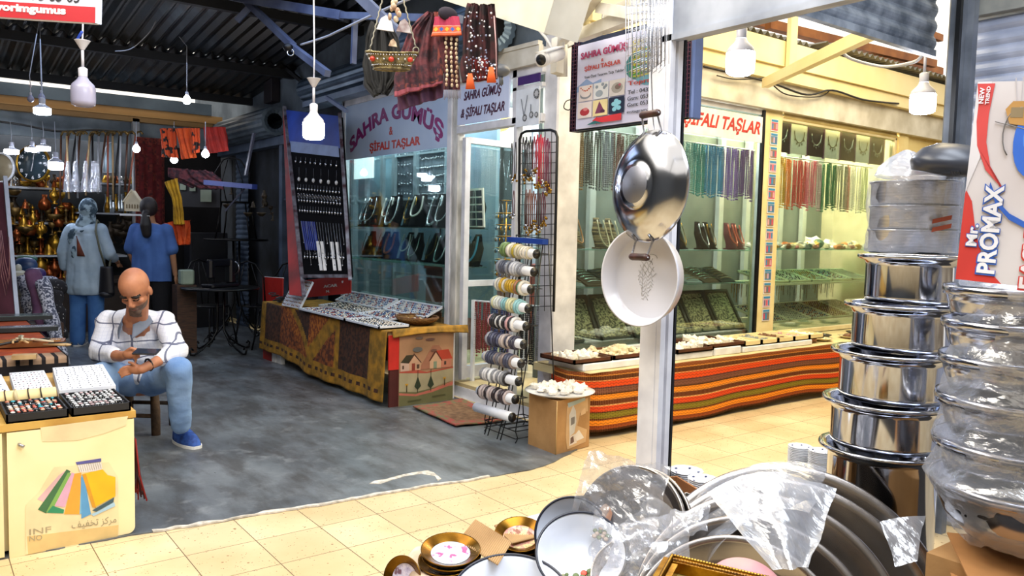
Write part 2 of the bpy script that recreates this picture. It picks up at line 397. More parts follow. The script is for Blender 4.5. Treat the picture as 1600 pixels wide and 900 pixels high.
# --- walls of the corner shop
WALLB = M('blue_grey_plaster', '#6c7884', .85, 0, '#47525e', 2.5, bump=.15, bscale=30)
CREAM = M('cream_fascia', '#efe2b6', .55, 0, '#e6d49b', 2); OFFW = M('offwhite_steel', '#dcdad2', .5, 0, '#b9b4a6', 4)
b = MB(); b.box((XF+.04, 4.45, 2.72), (XF+.22, 13.4, 4.2)); struct('wall_shop_upper', b, WALLB)
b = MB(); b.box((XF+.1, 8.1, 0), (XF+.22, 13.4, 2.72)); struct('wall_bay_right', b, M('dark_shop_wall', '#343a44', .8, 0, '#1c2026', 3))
b = MB(); b.box((6.15, 5.6, .12), (6.25, 9.4, 2.9)); b.box((XF+.22, 9.3, .12), (6.2, 9.4, 2.9)); struct('wall_shop_inner', b, M('shop_inner_wall', '#c8d2d6', .6, 0, '#aebcc4', 2))
b = MB(); b.box((4.35, 5.35, .12), (9.6, 5.40, 2.85)); struct('wall_window_back', b, M('window_back_panel', '#7f8884', .5, 0, '#5f6a68', 2))
b = MB(); b.box((XF+.1, YF, 2.82), (9.7, 9.4, 2.90)); struct('ceiling_shop', b, M('shop_ceiling', '#d8dadd', .7))
# front of the cream fascia and the eaves over the passage
b = MB(); b.box((3.95, 4.32, 2.92), (12, 4.5, 3.14)); b.box((3.95, 4.35, 2.80), (12, 4.48, 2.922)); struct('wall_fascia', b, CREAM)
b = MB(); b.box((3.9, 4.41, 2.55), (9.7, 4.5, 2.80)); struct('trim_2', b, OFFW)
b = MB(); b.bbox((XF, 4.36, 0), (3.91, YF+.02, 3.1), .012); struct('trim_3', b, FRAMEW)
b = MB(); b.box((XF-.03, 4.5, 0), (XF+.02, 5.62, .09)); struct('trim_4', b, FRAMEW)
# --- window frames with their panes
def window(name, axis, fixed, a0, a1, z0, z1, posts, rails, t=.05, m=FRAMEW):
    b = MB(); lo, hi = -.03, .03
    def bar(u0, u1, za, zb):
        if axis == 'y': b.bbox((fixed+lo, u0, za), (fixed+hi, u1, zb), .006)
        else: b.bbox((u0, fixed+lo, za), (u1, fixed+hi, zb), .006)
    for p in posts: bar(p-t/2, p+t/2, z0, z1)
    for r_ in rails: bar(a0, a1, r_-t/2, r_+t/2)
    fr = struct(name, b, m)
    for p0, p1 in zip(posts[:-1], posts[1:]):
        for r0, r1 in zip(rails[:-1], rails[1:]):
            g = MB()
            if axis == 'y': g.box((fixed-.003, p0+t/2, r0+t/2), (fixed+.003, p1-t/2, r1-t/2))
            else: g.box((p0+t/2, fixed-.003, r0+t/2), (p1-t/2, fixed+.003, r1-t/2))
            build('pane', g, GLASS, fr)
    return fr
window('window_1', 'y', XF, 5.66, 7.80, .45, 2.70, [5.73, 7.78], [.47, 2.68], .07)
b = MB(); b.bbox((XF-.02, 5.60, 0), (XF+.05, 5.69, 2.72), .01); struct('trim_5', b, M('worn_door_post', '#d9d8d2', .6, 0, '#8f8c84', 9, stretch=(1, 1, .3)))
window('window_2', 'x', YF, 3.91, 6.28, .46, 2.52, [3.93, 6.24], [.48, 2.52], .045)
window('window_3', 'x', YF, 6.47, 8.62, .46, 2.50, [6.49, 8.60], [.48, 2.50], .045, M('cream_frame', '#e6dcb8', .5, 0, '#cdbf90', 4))
b = MB(); b.bbox((6.19, YF-.05, .45), (6.225, YF-.02, 2.54), .004); struct('trim_6', b, BLACKM)
# pillar between the two windows
b = MB(); b.box((6.235, YF-.04, 0), (6.49, YF+.06, 2.60)); struct('trim_7', b, M('cream_pillar', '#e9dcae', .5, 0, '#d5c48c', 4))
# panel closing the shop front at its far end
b = MB(); b.box((8.62, YF-.05, 0), (8.82, YF+.05, 2.60)); b.box((8.82, YF-.02, 0), (9.7, YF+.02, 2.60)); b.box((8.9, YF-.04, 2.3), (9.6, YF-.015, 2.36)); struct('trim_8', b, M('cream_panel', '#e8d79c', .5, 0, '#d8c07c', 3))
# door opening in the bay: head, sign band, side panels
b = MB()
b.bbox((XF-.03, 4.5, 2.19), (XF+.04, 5.62, 2.25), .006); b.bbox((XF-.03, 4.5, 2.54), (XF+.04, 5.62, 2.72), .006)
b.bbox((XF-.03, 4.80, 2.2), (XF+.04, 4.86, 2.6), .006); b.bbox((XF-.03, 4.5, 2.44), (XF+.04, 4.86, 2.47), .006); b.bbox((XF-.02, 4.80, .09), (XF+.04, 4.85, 2.2), .006)
struct('door_1', b, FRAMEW)
# glass door leaf standing open into the shop
b = MB(); a0 = Vector((XF+.03, 5.55, 0)); a1 = Vector((4.42, 5.62, 0)); dd = (a1-a0)
def leaf(u, z): return a0+dd*u+Vector((0, 0, z))
b.beam(leaf(0, .14), leaf(0, 2.16), .05, .05); b.beam(leaf(1, .14), leaf(1, 2.16), .06, .05); b.beam(leaf(0, 2.14), leaf(1, 2.14), .05, .05); b.beam(leaf(0, .2), leaf(1, .2), .05, .1); b.beam(leaf(0, .95), leaf(1, .95), .04, .05)
dl = struct('door_2', b, FRAMEW)
g = MB(); g.beam(leaf(.04, .6), leaf(.96, .6), .006, .66); g.beam(leaf(.04, 1.55), leaf(.96, 1.55), .006, 1.16); build('pane', g, GLASS, dl)
# --- near shop: two posts, beam, half lowered shutter, shuttered side wall
YN = 1.80
p1 = D(1035, 400, 2.62); YN = p1.y; XP = p1.x
b = MB(); b.bbox((XP-.045, YN-.03, 0), (XP+.018, YN+.05, 3.2), .006); b.box((XP-.045, YN-.045, 0), (XP-.022, YN-.028, 3.2)); b.box((XP-.008, YN-.045, 0), (XP+.014, YN-.028, 3.2))
struct('trim_9', b, M('scuffed_white_post', '#ececf0', .5, 0, '#c9c9d0', 6, bump=.05))
b = MB(); b.box((XP+.018, YN-.047, 0), (XP+.028, YN+.05, 3.2)); struct('trim_10', b, BLACKM)
q = PY(1476, 250, YN)
b = MB(); b.bbox((q.x-.05, YN-.06, 0), (q.x+.07, YN+.0, 3.3), .01); b.box((q.x+.0, YN-.09, 0), (q.x+.05, YN-.058, 3.3)); struct('trim_11', b, M('grey_guide_rail', '#7d8592', .45, .2, '#565e6b', 5))
b = MB(); b.box((q.x-.075, YN-.065, 0), (q.x-.051, YN-.045, 3.3)); struct('trim_12', b, BLACKM)
b = MB(); b.beam(PX(1040, 62, XP)+Vector((0, .05, .09)), Vector((XP+.01, -1.2, 2.14)), .08, .2); b.beam(Vector((XP-.03, YN, 2.02)), Vector((XP-.03, -1.2, 2.02)), .03, .02); struct('trim_13', b, M('scuffed_beam', '#b3b8c2', .5, .1, '#868c98', 5))
def slats(b, o, U, length, height, pitch=.055, depth=.012, mi=0):
    """roller shutter curtain: bowed interlocking slats"""
    o, U = Vector(o), Vector(U).normalized(); N = U.cross(UZ); k = int(height/pitch); prof = []
    for i in range(k):
        for s_ in range(6): a = s_/5; prof.append((i*pitch+a*pitch*.88, depth*math.sin(math.pi*a)))
    P0 = [o+UZ*z+N*d for z, d in prof]; P1 = [p+U*length for p in P0]; n_ = len(P0)
    Q0 = [p-N*.004 for p in P0]; Q1 = [p-N*.004 for p in P1]; vs = P0+P1+Q0+Q1; fs = []
    for i in range(n_-1): fs += [(i, n_+i, n_+i+1, i+1), (2*n_+i+1, 3*n_+i+1, 3*n_+i, 2*n_+i)]
    b.add(vs, fs, mi, False)
SHUT = M('dirty_shutter_steel', '#8b95a3', .5, .2, '#4e5866', 9, bump=.1)
zs = PY(1455, 68, YN).z
b = MB(); slats(b, (XP+.05, YN+.06, zs), (1, 0, 0), q.x-XP-.1, .9, .075, .014); b.box((XP+.05, YN+.045, zs-.03), (q.x-.05, YN+.075, zs)); struct('trim_14', b, SHUT)
b = MB(); slats(b, (q.x+.16, YN+.02, .0), (0, -1, 0), 3.6, 2.45, .068, .014); struct('wall_right', b, M('white_shutter', '#c3cbe0', .4, .1, '#9aa3ba', 4))
b = MB(); b.box((q.x+.1, -2.0, 2.45), (q.x+.3, YN-.02, 3.3)); b.bbox((q.x+.05, YN-.35, .0), (q.x+.115, YN-.26, 2.10), .01); struct('trim_15', b, M('cream_header', '#a3a7a2', .6, 0, '#6f7478', 4))
# enclosing walls of the near shop and the far sides of the passage, out of the picture: they block daylight and fill the reflections
b = MB(); b.box((-4.1, -2.5, 0), (-4, 13.5, 4.2)); b.box((-4, 13.4, 0), (9, 13.5, 3.05)); struct('wall_far', b, M('distant_wall', '#4a5058', .9))
b = MB(); b.box((-4, -2.6, 0), (q.x+.3, -2.5, 3.4)); struct('wall_back', b, M('near_shop_wall', '#d0c4ae', .9, 0, '#8f8270', 2))
b = MB(); b.box((9.7, 4.4, 0), (12, 4.5, 2.86)); b.box((12, -1, 0), (12.1, 4.5, 3.2)); struct('wall_passage_end', b, M('passage_end', '#d8c890', .7))
b = MB(); b.box((q.x+.4, YN-.1, 0), (12, YN, 3.2)); b.box((q.x+.4, -1.0, 3.2), (12, YN+.3, 3.3)); struct('wall_veil_block', b, M('glare_block_dark', '#5a4630', .9, 0, '#2c2620', 2))  # unseen dark wall and slab added to keep sky glare off the panes
# --- roofs
def corrugated(b, x0, x1, y0, y1, zf, pitch=.13, amp=.024, th=.003, mi=0, sag=0):
    nx = int((x1-x0)/pitch)*6; 
    b.grid(nx, 3, lambda u, v: (x0+(x1-x0)*u, y0+(y1-y0)*v, zf(y0+(y1-y0)*v)+amp*math.sin(u*nx/6*2*math.pi)), mi, th, False)
ROOFM = NT('rusty_corrugated'); _n = ROOFM.noise(1.5, 5); _n2 = ROOFM.noise(1.1, 3)
ROOFM.set(ROOFM.b, 'Base Color', ROOFM.mix(ROOFM.ramp(_n2, [(.45, (0, 0, 0)), (.6, (1, 1, 1))]), ROOFM.ramp(_n, [(.3, hx('#0c0f14')), (.55, hx('#1e262e')), (.75, hx('#5a6670'))]), hx('#231c0e')))
ROOFM.b.inputs['Metallic'].default_value = .5; ROOFM.b.inputs['Roughness'].default_value = .42; ROOFM = ROOFM.m
def zr(y): return 3.06+.105*(11.2-y)
b = MB()
for k, (ya, yb, s_) in enumerate([(10.95, 9.2, 0), (9.35, 7.4, .02), (7.55, 5.6, .04), (5.75, 4.3, .06)]):
    corrugated(b, -3.9, 3.75, ya, yb, lambda y, s_=s_: zr(y)+s_)
struct('ceiling_bay', b, ROOFM)
b = MB()
for y in (10.75, 9.3, 7.5, 6.2): b.beam((-3.9, y, zr(y)-.07), (3.72, y, zr(y)-.07), .07, .09)
b.beam((-3.9, 4.35, 3.62), (3.72, 4.35, 3.62), .1, .16); struct('ceiling_purlins', b, M('dark_purlin', '#1d1f24', .7, .2))
BEAMM = M('blue_grey_beam', '#5f6e7a', .7, 0, '#43505c', 2); 
b = MB(); b.box((-3.9, 11.28, 2.87), (3.35, 11.4, 3.02)); struct('trim_16', b, BEAMM)
b = MB(); b.box((-3.9, 11.3, 2.70), (3.5, 11.42, 2.868)); b.box((-3.9, 11.24, 2.76), (3.4, 11.3, 2.775)); struct('trim_17', b, M('sunlit_board', '#b58d56', .6, 0, '#8f6b3e', 3, stretch=(.2, 1, 1)))
b = MB(); b.box((-3.9, 11.42, 2.42), (3.6, 11.5, 2.74)); struct('trim_18', b, M('grey_soffit', '#8b98a0', .7, 0, '#5e6a74', 3))
# roof over the passage beyond the fascia: rafters, corrugated sheets with an open gap of sky
b = MB(); corrugated(b, 4.0, 6.9, 4.40, 7.6, lambda y: 3.20+(y-4.4)*.16, .1, .02); corrugated(b, 6.8, 14, 4.25, 4.8, lambda y: 3.20, .1, .02); corrugated(b, 9.0, 14, 4.9, 9.0, lambda y: 3.30+(y-4.4)*.30, .1, .02); struct('ceiling_far_roof', b, M('weathered_sheet', '#8e8a80', .5, .4, '#5b5a52', 3))
b = MB()
corrugated(b, 2.3, 5.6, -1.5, 0.6, lambda y: 3.75, .09, .018); corrugated(b, -4, 2.2, -2.5, -.9, lambda y: 3.5, .09, .018)
b.box((-4, .9, 3.72), (2.2, 1.0, 3.78)); struct('ceiling_near_roof', b, M('near_roof_sheet', '#5e6064', .6, .2))
b = MB()
for (p_, q_) in [(PY(1085, 8, 5.2), PY(1470, 112, 5.2)), (PY(1200, 38, 5.0), PY(1460, 100, 5.0)), (PY(1330, 10, 5.4), PY(1470, 60, 5.4))]: b.beam(p_, q_, .07, .09)
struct('ceiling_rafters', b, M('orange_rafter', '#a8672c', .7, 0, '#7c451c', 4))
b = MB(); pa = PY(1233, 110, 4.30); b.bbox((pa.x-.05, 4.26, 2.86), (pa.x+.05, 4.31, 3.9), .006)
pc = D(1372, 46, 4.6); b.beam(PY(1196, 130, 4.28), pc, .06, .08); struct('trim_19', b, CREAM)
# white steel box lintel and braces above the corner, small truss of the bay
b = MB(); b.beam(D(686, -38, 3.9), D(888, 22, 3.35), .22, .20); struct('trim_20', b, M('cream_lintel', '#dcd8ca', .5, 0, '#bdb8a6', 3))
b = MB()
b.beam(D(878, 62, 4.2), D(950, -30, 3.6), .05, .05); b.tube([D(897, -20, 4.1), D(893, 18, 4.1), D(884, 36, 4.1), D(870, 44, 4.1), D(850, 46, 4.1)], .03, 10)
b.beam(D(905, 56, 4.2), D(1030, 8, 3.3), .05, .06); b.beam(D(935, 12, 3.8), D(1040, 30, 3.2), .03, .05); b.beam(D(1000, 12, 3.6), D(945, 34, 3.9), .02, .12); b.tube([D(871, 66, 4.2), D(882, 66, 4.2)], .035, 12)
b.tube([D(878, 60, 4.25), D(878, 120, 4.3)], .03, 8); b.beam(D(1000, 20, 4.4), D(885, 66, 4.4), .05, .06)
b.beam(D(870, 115, 4.25), D(872, 60, 4.25), .05, .05); struct('trim_21', b, OFFW)
b = MB(); b.beam(D(455, 72, 6.4), D(512, 115, 6.0), .05, .05); b.beam(D(368, -14, 7.2), D(458, 72, 6.4), .05, .05); b.beam(D(360, -6, 7), D(534, 24, 6.2), .05, .07); b.beam(D(534, 24, 6.2), D(720, 30, 5.2), .04, .05)
b.beam(D(560, -8, 4.6), D(622, 52, 4.4), .035, .06); b.beam(D(510, 152, 7.2), D(542, 174, 6.9), .03, .03); b.beam(D(370, 33, 7), D(400, 0, 7), .03, .05); b.beam(D(555, 20, 6.2), D(552, 100, 6.2), .03, .04); struct('trim_22', b, M('blue_white_tube', '#6c7896', .5, .1, '#4a5474', 4))
def drum(name, y0, y1, x, z, r, m, n=20, endm=None):
    b = MB(); Mx = Matrix.Translation((x, y0, z)) @ Matrix.Rotation(-math.pi/2, 4, 'X'); L = y1-y0
    b.lathe([(r*.55, .02), (r*.8, 0), (r, 0), (r, L), (r*.8, L), (.01, L)], n*4, 0, Mx, False, star=lambda k: 1+.035*math.cos(2*math.pi*k/4))
    o = struct(name, b, m)
    if endm: e = MB(); e.lathe([(.005, .10), (r*.62, .10), (r*.62, .03)], 24, 0, Mx); build('inner_shade', e, endm, o)  # near-black disc paints the shade inside the open drum end
    return o
DRUM = M('rolled_shutter_steel', '#74889c', .38, .55, '#46586c', 3); 
drum('trim_23', 4.90, 6.1, 3.50, 2.93, .20, DRUM, 20, M('drum_hole_shade', '#08090b', .9))
drum('trim_24', 6.45, 8.55, 3.58, 2.90, .13, DRUM, 14); b = MB(); b.box((3.5, 6.3, 2.70), (3.7, 8.5, 2.76)); struct('trim_25', b, M('blue_flat', '#8f9fb8', .5, 0, '#6f7f98', 3))
drum('trim_26', 9.3, 12.1, 3.50, 2.63, .17, M('dark_shutter_roll', '#62707c', .5, .3, '#414c56', 3), 16)
b = MB(); b.box((XF-.07, 4.5, 2.60), (XF-.03, 5.62, 2.73)); b.beam((XF-.06, 4.5, 2.74), (XF-.06, 5.7, 2.76), .04, .03); struct('trim_27', b, OFFW)
# shuttered front of the far shop under the drum
b = MB(); slats(b, (3.66, 11.2, 0), (0, -1, 0), .5, 2.4, .07, .012); b.box((3.6, 8.15, 0), (3.66, 8.28, 2.45)); b.box((3.6, 8.75, 0), (3.66, 8.82, 2.45)); b.box((3.58, 9.3, 0), (3.66, 9.4, 2.45)); b.box((3.6, 8.2, 1.7), (3.64, 9.3, 1.72)); b.box((3.55, 8.9, 2.36), (3.68, 11.9, 2.46)); struct('trim_28', b, M('slate_frame', '#5f6e84', .5, .2, '#3a4658', 3))
# ================================================================ SIGNS OF THE CORNER SHOP
X_, Y_ = Vector((1, 0, 0)), Vector((0, 1, 0)); mY, mX = -Y_, -X_
PURP, REDL = M('purple_letters', '#8a2470', .5), M('red_letters', '#c0392f', .5)
def decal(o, U, V, shapes, name, parent, lift=.0015):
    """flat printed shapes (polygon list, colour) lying on a panel; later ones on top"""
    mb = MB(); ms = []
    n_ = Vector(U).cross(Vector(V)).normalized()
    for k, (pts, col) in enumerate(shapes):
        m = C(col) if isinstance(col, str) else col
        if m not in ms: ms.append(m)
        mb.prism(pts, Vector(o)+n_*(.0002*k), U, V, lift, ms.index(m))
    return build(name, mb, ms, parent)
def disc(x, y, r, n=14, ry=None): return [(x+r*math.cos(2*math.pi*i/n), y+(ry or r)*math.sin(2*math.pi*i/n)) for i in range(n)]
def rect(x0, y0, x1, y1): return [(x0, y0), (x1, y0), (x1, y1), (x0, y1)]
# big arched sign on the bay window, glued on the pane
zt, zb = 2.655, 2.095; ya, yb = 7.74, 5.77
t = thing('shop_sign', 'large pale blue sign band with arched purple lettering over the bay window', 'sign', (XF-.01, 6.75, zb))
b = MB(); b.box((XF-.018, yb, zb), (XF-.006, ya, zt)); build('sign_panel', b, M('pale_blue_vinyl', '#b9cbe4', .45, 0, '#a9bedc', 2), t)
b = MB(); W = ya-yb
def arch(a, c): x = a*2-1; return a+.03*math.sin(x*2.2)*(c-.5), c*.44+.56*(1-x*x)
lettering(b, 'SAHRA GÜMÜŞ', (XF-.0185, 7.64, zb+.02), mY, UZ, 1.80, .47, 0, warp=arch, bold=.04, ext=.02)
build('lettering', b, PURP, t, label='purple arched words')
b = MB(); lettering(b, '&', (XF-.0185, 6.80, zb+.18), mY, UZ, .07, .08, 0, bold=.02); lettering(b, 'ŞİFALI TAŞLAR', (XF-.0185, 7.20, zb+.03), mY, UZ, .98, .125, 0, bold=.035)
build('lettering', b, REDL, t, label='red straight words')
# small sign over the door
t = thing('door_sign', 'white sign over the shop door with dark slanted lettering', 'sign', (XF-.03, 5.2, 2.25))
b = MB(); b.box((XF-.045, 4.88, 2.255), (XF-.03, 5.585, 2.56)); build('sign_panel', b, M('pale_white_panel', '#cdd6ee', .5, 0, '#bcc8e6', 2), t)
b = MB(); lettering(b, 'SAHRA GÜMÜŞ', (XF-.046, 5.49, 2.425), mY, UZ, .52, .105, 0, bold=.025, shear=.3); lettering(b, '& ŞİFALI TAŞLAR', (XF-.046, 5.53, 2.29), mY, UZ, .60, .115, 0, bold=.025, shear=.3)
build('lettering', b, M('dark_purple_letters', '#4a1c3c', .5), t)
# pendant poster beside the door sign
t = thing('pendant_poster', 'white poster of silver pendants below a purple strip beside the door sign', 'poster', (XF-.03, 4.62, 2.2))
b = MB(); b.box((XF-.04, 4.52, 2.17), (XF-.031, 4.795, 2.44)); build('print', b, M('poster_white', '#dfe6f0', .5), t)
b = MB(); b.box((XF-.04, 4.52, 2.475), (XF-.031, 4.78, 2.535)); build('purple_strip', b, M('deep_purple', '#3c1a66', .5), t)
sh = []
for (y, z, r) in [(.11, .06, .026), (.19, .075, .024), (.25, .07, .02), (.25, .22, .035)]:
    sh += [(disc(y, z, r), '#3a3c40'), (disc(y, z, r*.6), '#b9bcc2')] + [(disc(y+r*.8*math.cos(a), z+r*.8*math.sin(a), r*.22, 6), '#8a8d92') for a in [i*math.pi/4 for i in range(8)]]
sh += [([(.105, .08), (.11, .08), (.075, .20), (.07, .20)], '#55585e'), ([(.11, .08), (.115, .08), (.15, .22), (.145, .22)], '#55585e'), (rect(.186, .095, .192, .15), '#55585e')]
decal((XF-.0405, 4.795, 2.17), mY, UZ, sh, 'pendant_pictures', t)
# red slanted lettering band on the passage window
t = thing('window_band_sign', 'white band with red slanted letters along the top of the passage window', 'sign', (5.1, YF-.03, 2.24))
b = MB(); b.box((3.97, YF-.045, 2.245), (6.185, YF-.034, 2.475)); build('sign_panel', b, M('band_white', '#e9e7ee', .5), t)
b = MB(); lettering(b, 'SAHRA GÜMÜŞ', (4.02, YF-.046, 2.285), X_, UZ, .95, .16, 0, bold=.025, shear=.3); lettering(b, 'ŞİFALI TAŞLAR', (5.12, YF-.046, 2.285), X_, UZ, 1.03, .18, 0, bold=.025, shear=.3)
build('lettering', b, REDL, t)
# upper blind box of the passage windows
b = MB(); slats(b, (6.52, YF-.03, 2.50), (1, 0, 0), 2.08, .24, .05, .01); tag(build('roller_blind', b, M('cream_slats', '#dccb94', .5, 0, '#b9a66c', 3)), 'cream roller shutter pulled up above the far passage window', 'roller shutter')
# ---------------------------------------------------------------- hanging double sign
xs = 2.95; A, B_ = PX(895, 62, xs), PX(897, 200, xs); E_, F_ = PX(1083, 18, xs), PX(1083, 176, xs)
y0, y1 = A.y, E_.y; z0, z1 = 1.955, 2.44
t = thing('hanging_sign', 'boxy hanging double sign of the silver shop with photos, in a dark mesh frame', 'sign', (xs, (y0+y1)/2, z0))
b = MB(); b.box((xs, y1, z0), (xs+.06, y0, z0+.012)); b.box((xs, y1, z1-.03), (xs+.06, y0, z1)); b.box((xs, y0-.01, z0), (xs+.06, y0, z1)); b.box((xs+.02, y1, z0), (xs+.05, y0, z1))
build('box_frame', b, M('navy_sheet_metal', '#20263c', .4, .3), t)
b = MB(); b.bbox((xs-.01, y1-.025, z0-.01), (xs+.06, y1, z1+.04), .008); build('end_cap', b, M('slate_blue_metal', '#46557a', .5, .1), t)
b = MB(); k = 24
for i in range(1, k): 
    z = z0+(z1-z0)*i/k; b.box((xs-.004, y0-.06, z-.002), (xs, y0-.0, z+.002)); b.box((xs-.004, y1, z-.002), (xs, y1+.14, z+.002))
for i in range(9): y = y1+.14*i/8; b.box((xs-.005, y-.002, z0), (xs-.001, y+.002, z1))
for i in range(4): y = y0-.06*i/3; b.box((xs-.005, y-.002, z0), (xs-.001, y+.002, z1))
build('mesh_grille', b, M('maroon_mesh', '#4c2434', .5), t)
pw_, ph = (y0-.06)-(y1+.15), z1-z0-.035
O = Vector((xs-.012, y0-.06, z0+.008)); b = MB(); b.box((xs-.012, y1+.15, z0+.008), (xs-.0, y0-.06, z1-.028)); build('poster', b, M('poster_lilac', '#d3d3ea', .5, 0, '#c2c6e6', 3), t)
sh = [([(0, .5), (.12, .58), (.2, .52), (.3, .55), (.3, .46), (0, .44)], '#8fa9d4'), (disc(.77, .62, .2, 18, .17), '#2f7f8a'), (disc(.85, .5, .16, 16, .12), '#6aa2b8'), (disc(.7, .55, .08, 12, .07), '#4fa05a'), (disc(.84, .72, .13, 14, .10), '#7fb8c8')]
for i, z in enumerate([.84, .76, .68, .62, .55, .49]): sh.append(([(.62+.02*i, z), (.92-.02*(i % 2), z+.012), (.92, z+.03), (.63, z+.018)], '#c8c24a'))
cells = ['#e8dcd8', '#dfe2e6', '#d9d4d2', '#efe4e2', '#e9d9a2', '#15233f']
for i in range(6):
    cx0 = .03+.19*(i % 3); cy0 = .34-.20*(i//3); sh.append((rect(cx0, cy0-.02, cx0+.175, cy0+.165), cells[i]))
    c = (cx0+.088, cy0+.07)
    if i == 0: sh += [(disc(c[0], c[1]-.02, .07, 16, .045), '#8a8f98'), (disc(c[0], c[1], .06, 16, .045), '#e8dcd8')] + [(disc(c[0]-.06+.02*q, c[1]+.07-.04*math.sin(q*.52), .009, 6), '#c0563a') for q in range(7)]
    if i == 1: sh += [(disc(c[0]-.02, c[1]-.03, .045, 14, .04), '#9aa6b2')] + [(disc(c[0]+dx, c[1]+dy, .018, 8, .02), '#8d98a4') for dx, dy in ((-.05, .05), (.04, .03), (.02, .07), (.06, .05))]
    if i == 2: sh += [(disc(c[0], c[1], .065, 14, .06), '#a8a49e'), (disc(c[0]+.01, c[1]+.01, .035, 10, .03), '#7d6d64'), (disc(c[0]+.03, c[1]+.03, .014, 8), '#b85a6c')]
    if i == 3: sh += [(disc(c[0], c[1]-.02, .06, 14, .045), '#b8323a'), (disc(c[0]+.01, c[1]+.01, .03, 10, .02), '#e0888a')]
    if i == 4: sh += [([(c[0]-.06, c[1]-.06), (c[0]+.06, c[1]-.06), (c[0]-.01, c[1]+.08)], '#7a3a5c'), (disc(c[0]+.03, c[1]-.04, .03, 8, .02), '#4c2440')]
    if i == 5: sh += [(disc(c[0]+dx, c[1]+dy, .026, 9, .026), '#8fd0e4') for dx, dy in ((0, 0), (.03, .03), (-.03, .02), (.03, -.03), (-.02, -.04), (0, .05))]
sh.append(([(.22, .07), (.28, .115), (.28, .10), (.56, .115), (.56, .035), (.28, .04), (.28, .02)], '#d8363c'))
sh += [([(.15, .03), (.25, .07), (.35, .03)], '#2f6f72')]
sh = [([(x*pw_, y*ph) for x, y in p_], c_) for p_, c_ in sh]
decal(O, mY, UZ, sh, 'printed_pictures', t, .0012)
b = MB(); P0 = O+mX*.006
def wr(txt, u, v, w_, h_, mi=0, **k): lettering(b, txt, P0+mY*(u*pw_)+UZ*(v*ph), mY, UZ, w_*pw_, h_*ph, mi, depth=.0015, **k)
wr('SAHRA GÜMÜŞ', .05, .80, .55, .115, 0, bold=.03); wr('&', .30, .745, .03, .035, 1); wr('ŞİFALI TAŞLAR', .10, .66, .43, .08, 1, bold=.025)
wr('Yeni Özel Tasarım Taşı Takılar', .10, .575, .47, .045, 2); wr('Sevdi Esnafı Geçebiliriz', .30, .055, .24, .035, 3); wr('Toprak', .62, .395, .3, .06, 1, bold=.01)
wr('Tel : 0432 210', .62, .31, .36, .045, 2); wr('Gsm: 0536 412', .62, .24, .36, .045, 2); wr('Gsm: 0537 724', .62, .17, .36, .045, 2); wr('instagram: sahra', .62, .09, .36, .04, 2)
for i, z in enumerate([.85, .77, .69, .61, .53]): wr(['Gümüş', 'Doğal Taş', 'Tesbih Kolye', 'Yüzük', 'Bileklik'][i], .66, z, .24, .05, 4)
build('lettering', b, [C('#a3245c'), C('#c04438'), C('#33373f'), C('#f4e8e8'), C('#c9c23a')], t)
b = MB(); b.tube([Vector((xs+.03, y0-.2, z1)), Vector((xs+.03, y0-.2, z1+.12))], .004, 6); b.tube([Vector((xs+.03, y1+.1, z1)), Vector((xs+.03, y1+.1, z1+.16))], .004, 6); build('hook', b, STEEL2, t)
# ---------------------------------------------------------------- display bust, necklaces
def bust_mb(h=.24, w_=.19):
    b = MB()
    def f(u, v):
        z = v*h; x = (u-.5)*2
        wd = w_*.5*(1-.12*v) if v < .62 else w_*.5*(.93-.62*((v-.62)/.38)**.7)
        return (x*wd, .02+.09*v+.045*x*x*(1-.3*v), z)
    b.grid(14, 12, f, 0, .012); b.box((-w_*.35, .03, 0), (w_*.35, .12, .012)); b.beam((0, .1, .0), (0, .10, h*.8), .05, .012)
    return b
def neck_pts(rx, drop, h=.24, n=26):
    out = []
    for i in range(n+1):
        a = math.pi*(i/n); x = math.cos(a)*rx*(.55+.45*math.sin(a)); z = h*.93-drop*math.sin(a)**.8
        v = z/h; out.append((x, .02+.09*v+.045*(x/.09)**2*(1-.3*v)-.019, z))
    return out
def make_bust(nm, col, neck, drop, rad, pend=None, h=.24, w_=.19):
    t = thing(nm, 'x', 'necklace display')
    build('bust', bust_mb(h, w_), col, t, True)
    b = MB(); pts = neck_pts(w_*.42, drop*h, h); b.tube(pts, rad, 6)
    if pend:
        p = pts[len(pts)//2]; b.ball((p[0], p[1]-.004, p[2]-.014), (.011, .005, .014), 8, 6)
    build('necklace', b, neck, t, True); return t
NB = {}
DARKRED, BEIGEV = M('wine_velvet', '#4a1820', .95), M('beige_pinstripe', '#7c6a4a', .9, 0, '#2f281c', 60, stretch=(.05, .05, 1.4), lo=.48, hi=.52)
specs = [('silver', VELVET, SILVER, .75, .0045), ('pearl', VELVET, M('pearl', '#e6e2d8', .3), .6, .006), ('gold', VELVET, GOLD, .7, .003), ('wide', VELVET, SILVER, .85, .008), ('orange', VELVET, M('orange_beads', '#e0662a', .4), .7, .009),
         ('turquoise', VELVET, M('turquoise_beads', '#3aa2c4', .4), .8, .008), ('wine', DARKRED, M('coral_beads', '#c2563c', .4), .7, .006), ('beige', BEIGEV, M('amber_beads', '#b87a44', .4), .75, .006), ('beigep', BEIGEV, M('cream_beads', '#dccfae', .4), .85, .0045)]
for k, c, n_, d_, r_ in specs: NB[k] = make_bust('necklace_bust', c, n_, d_, r_, pend=k in ('gold', 'wine', 'silver'))
used = set()
def bust(kind, loc, rz, label, group, sc=1):
    if kind not in used: used.add(kind); o = NB[kind]; put(o, TM(loc, rz, sc=sc))
    else: o = dup(NB[kind], TM(loc, rz, sc=sc))
    tag(o, label, 'necklace display', group)
def shelf(name, label, a, b_, th=.008, m=None):
    b = MB(); b.box(a, b_); return tag(build(name, b, m or SHELFG), label, 'shelf')
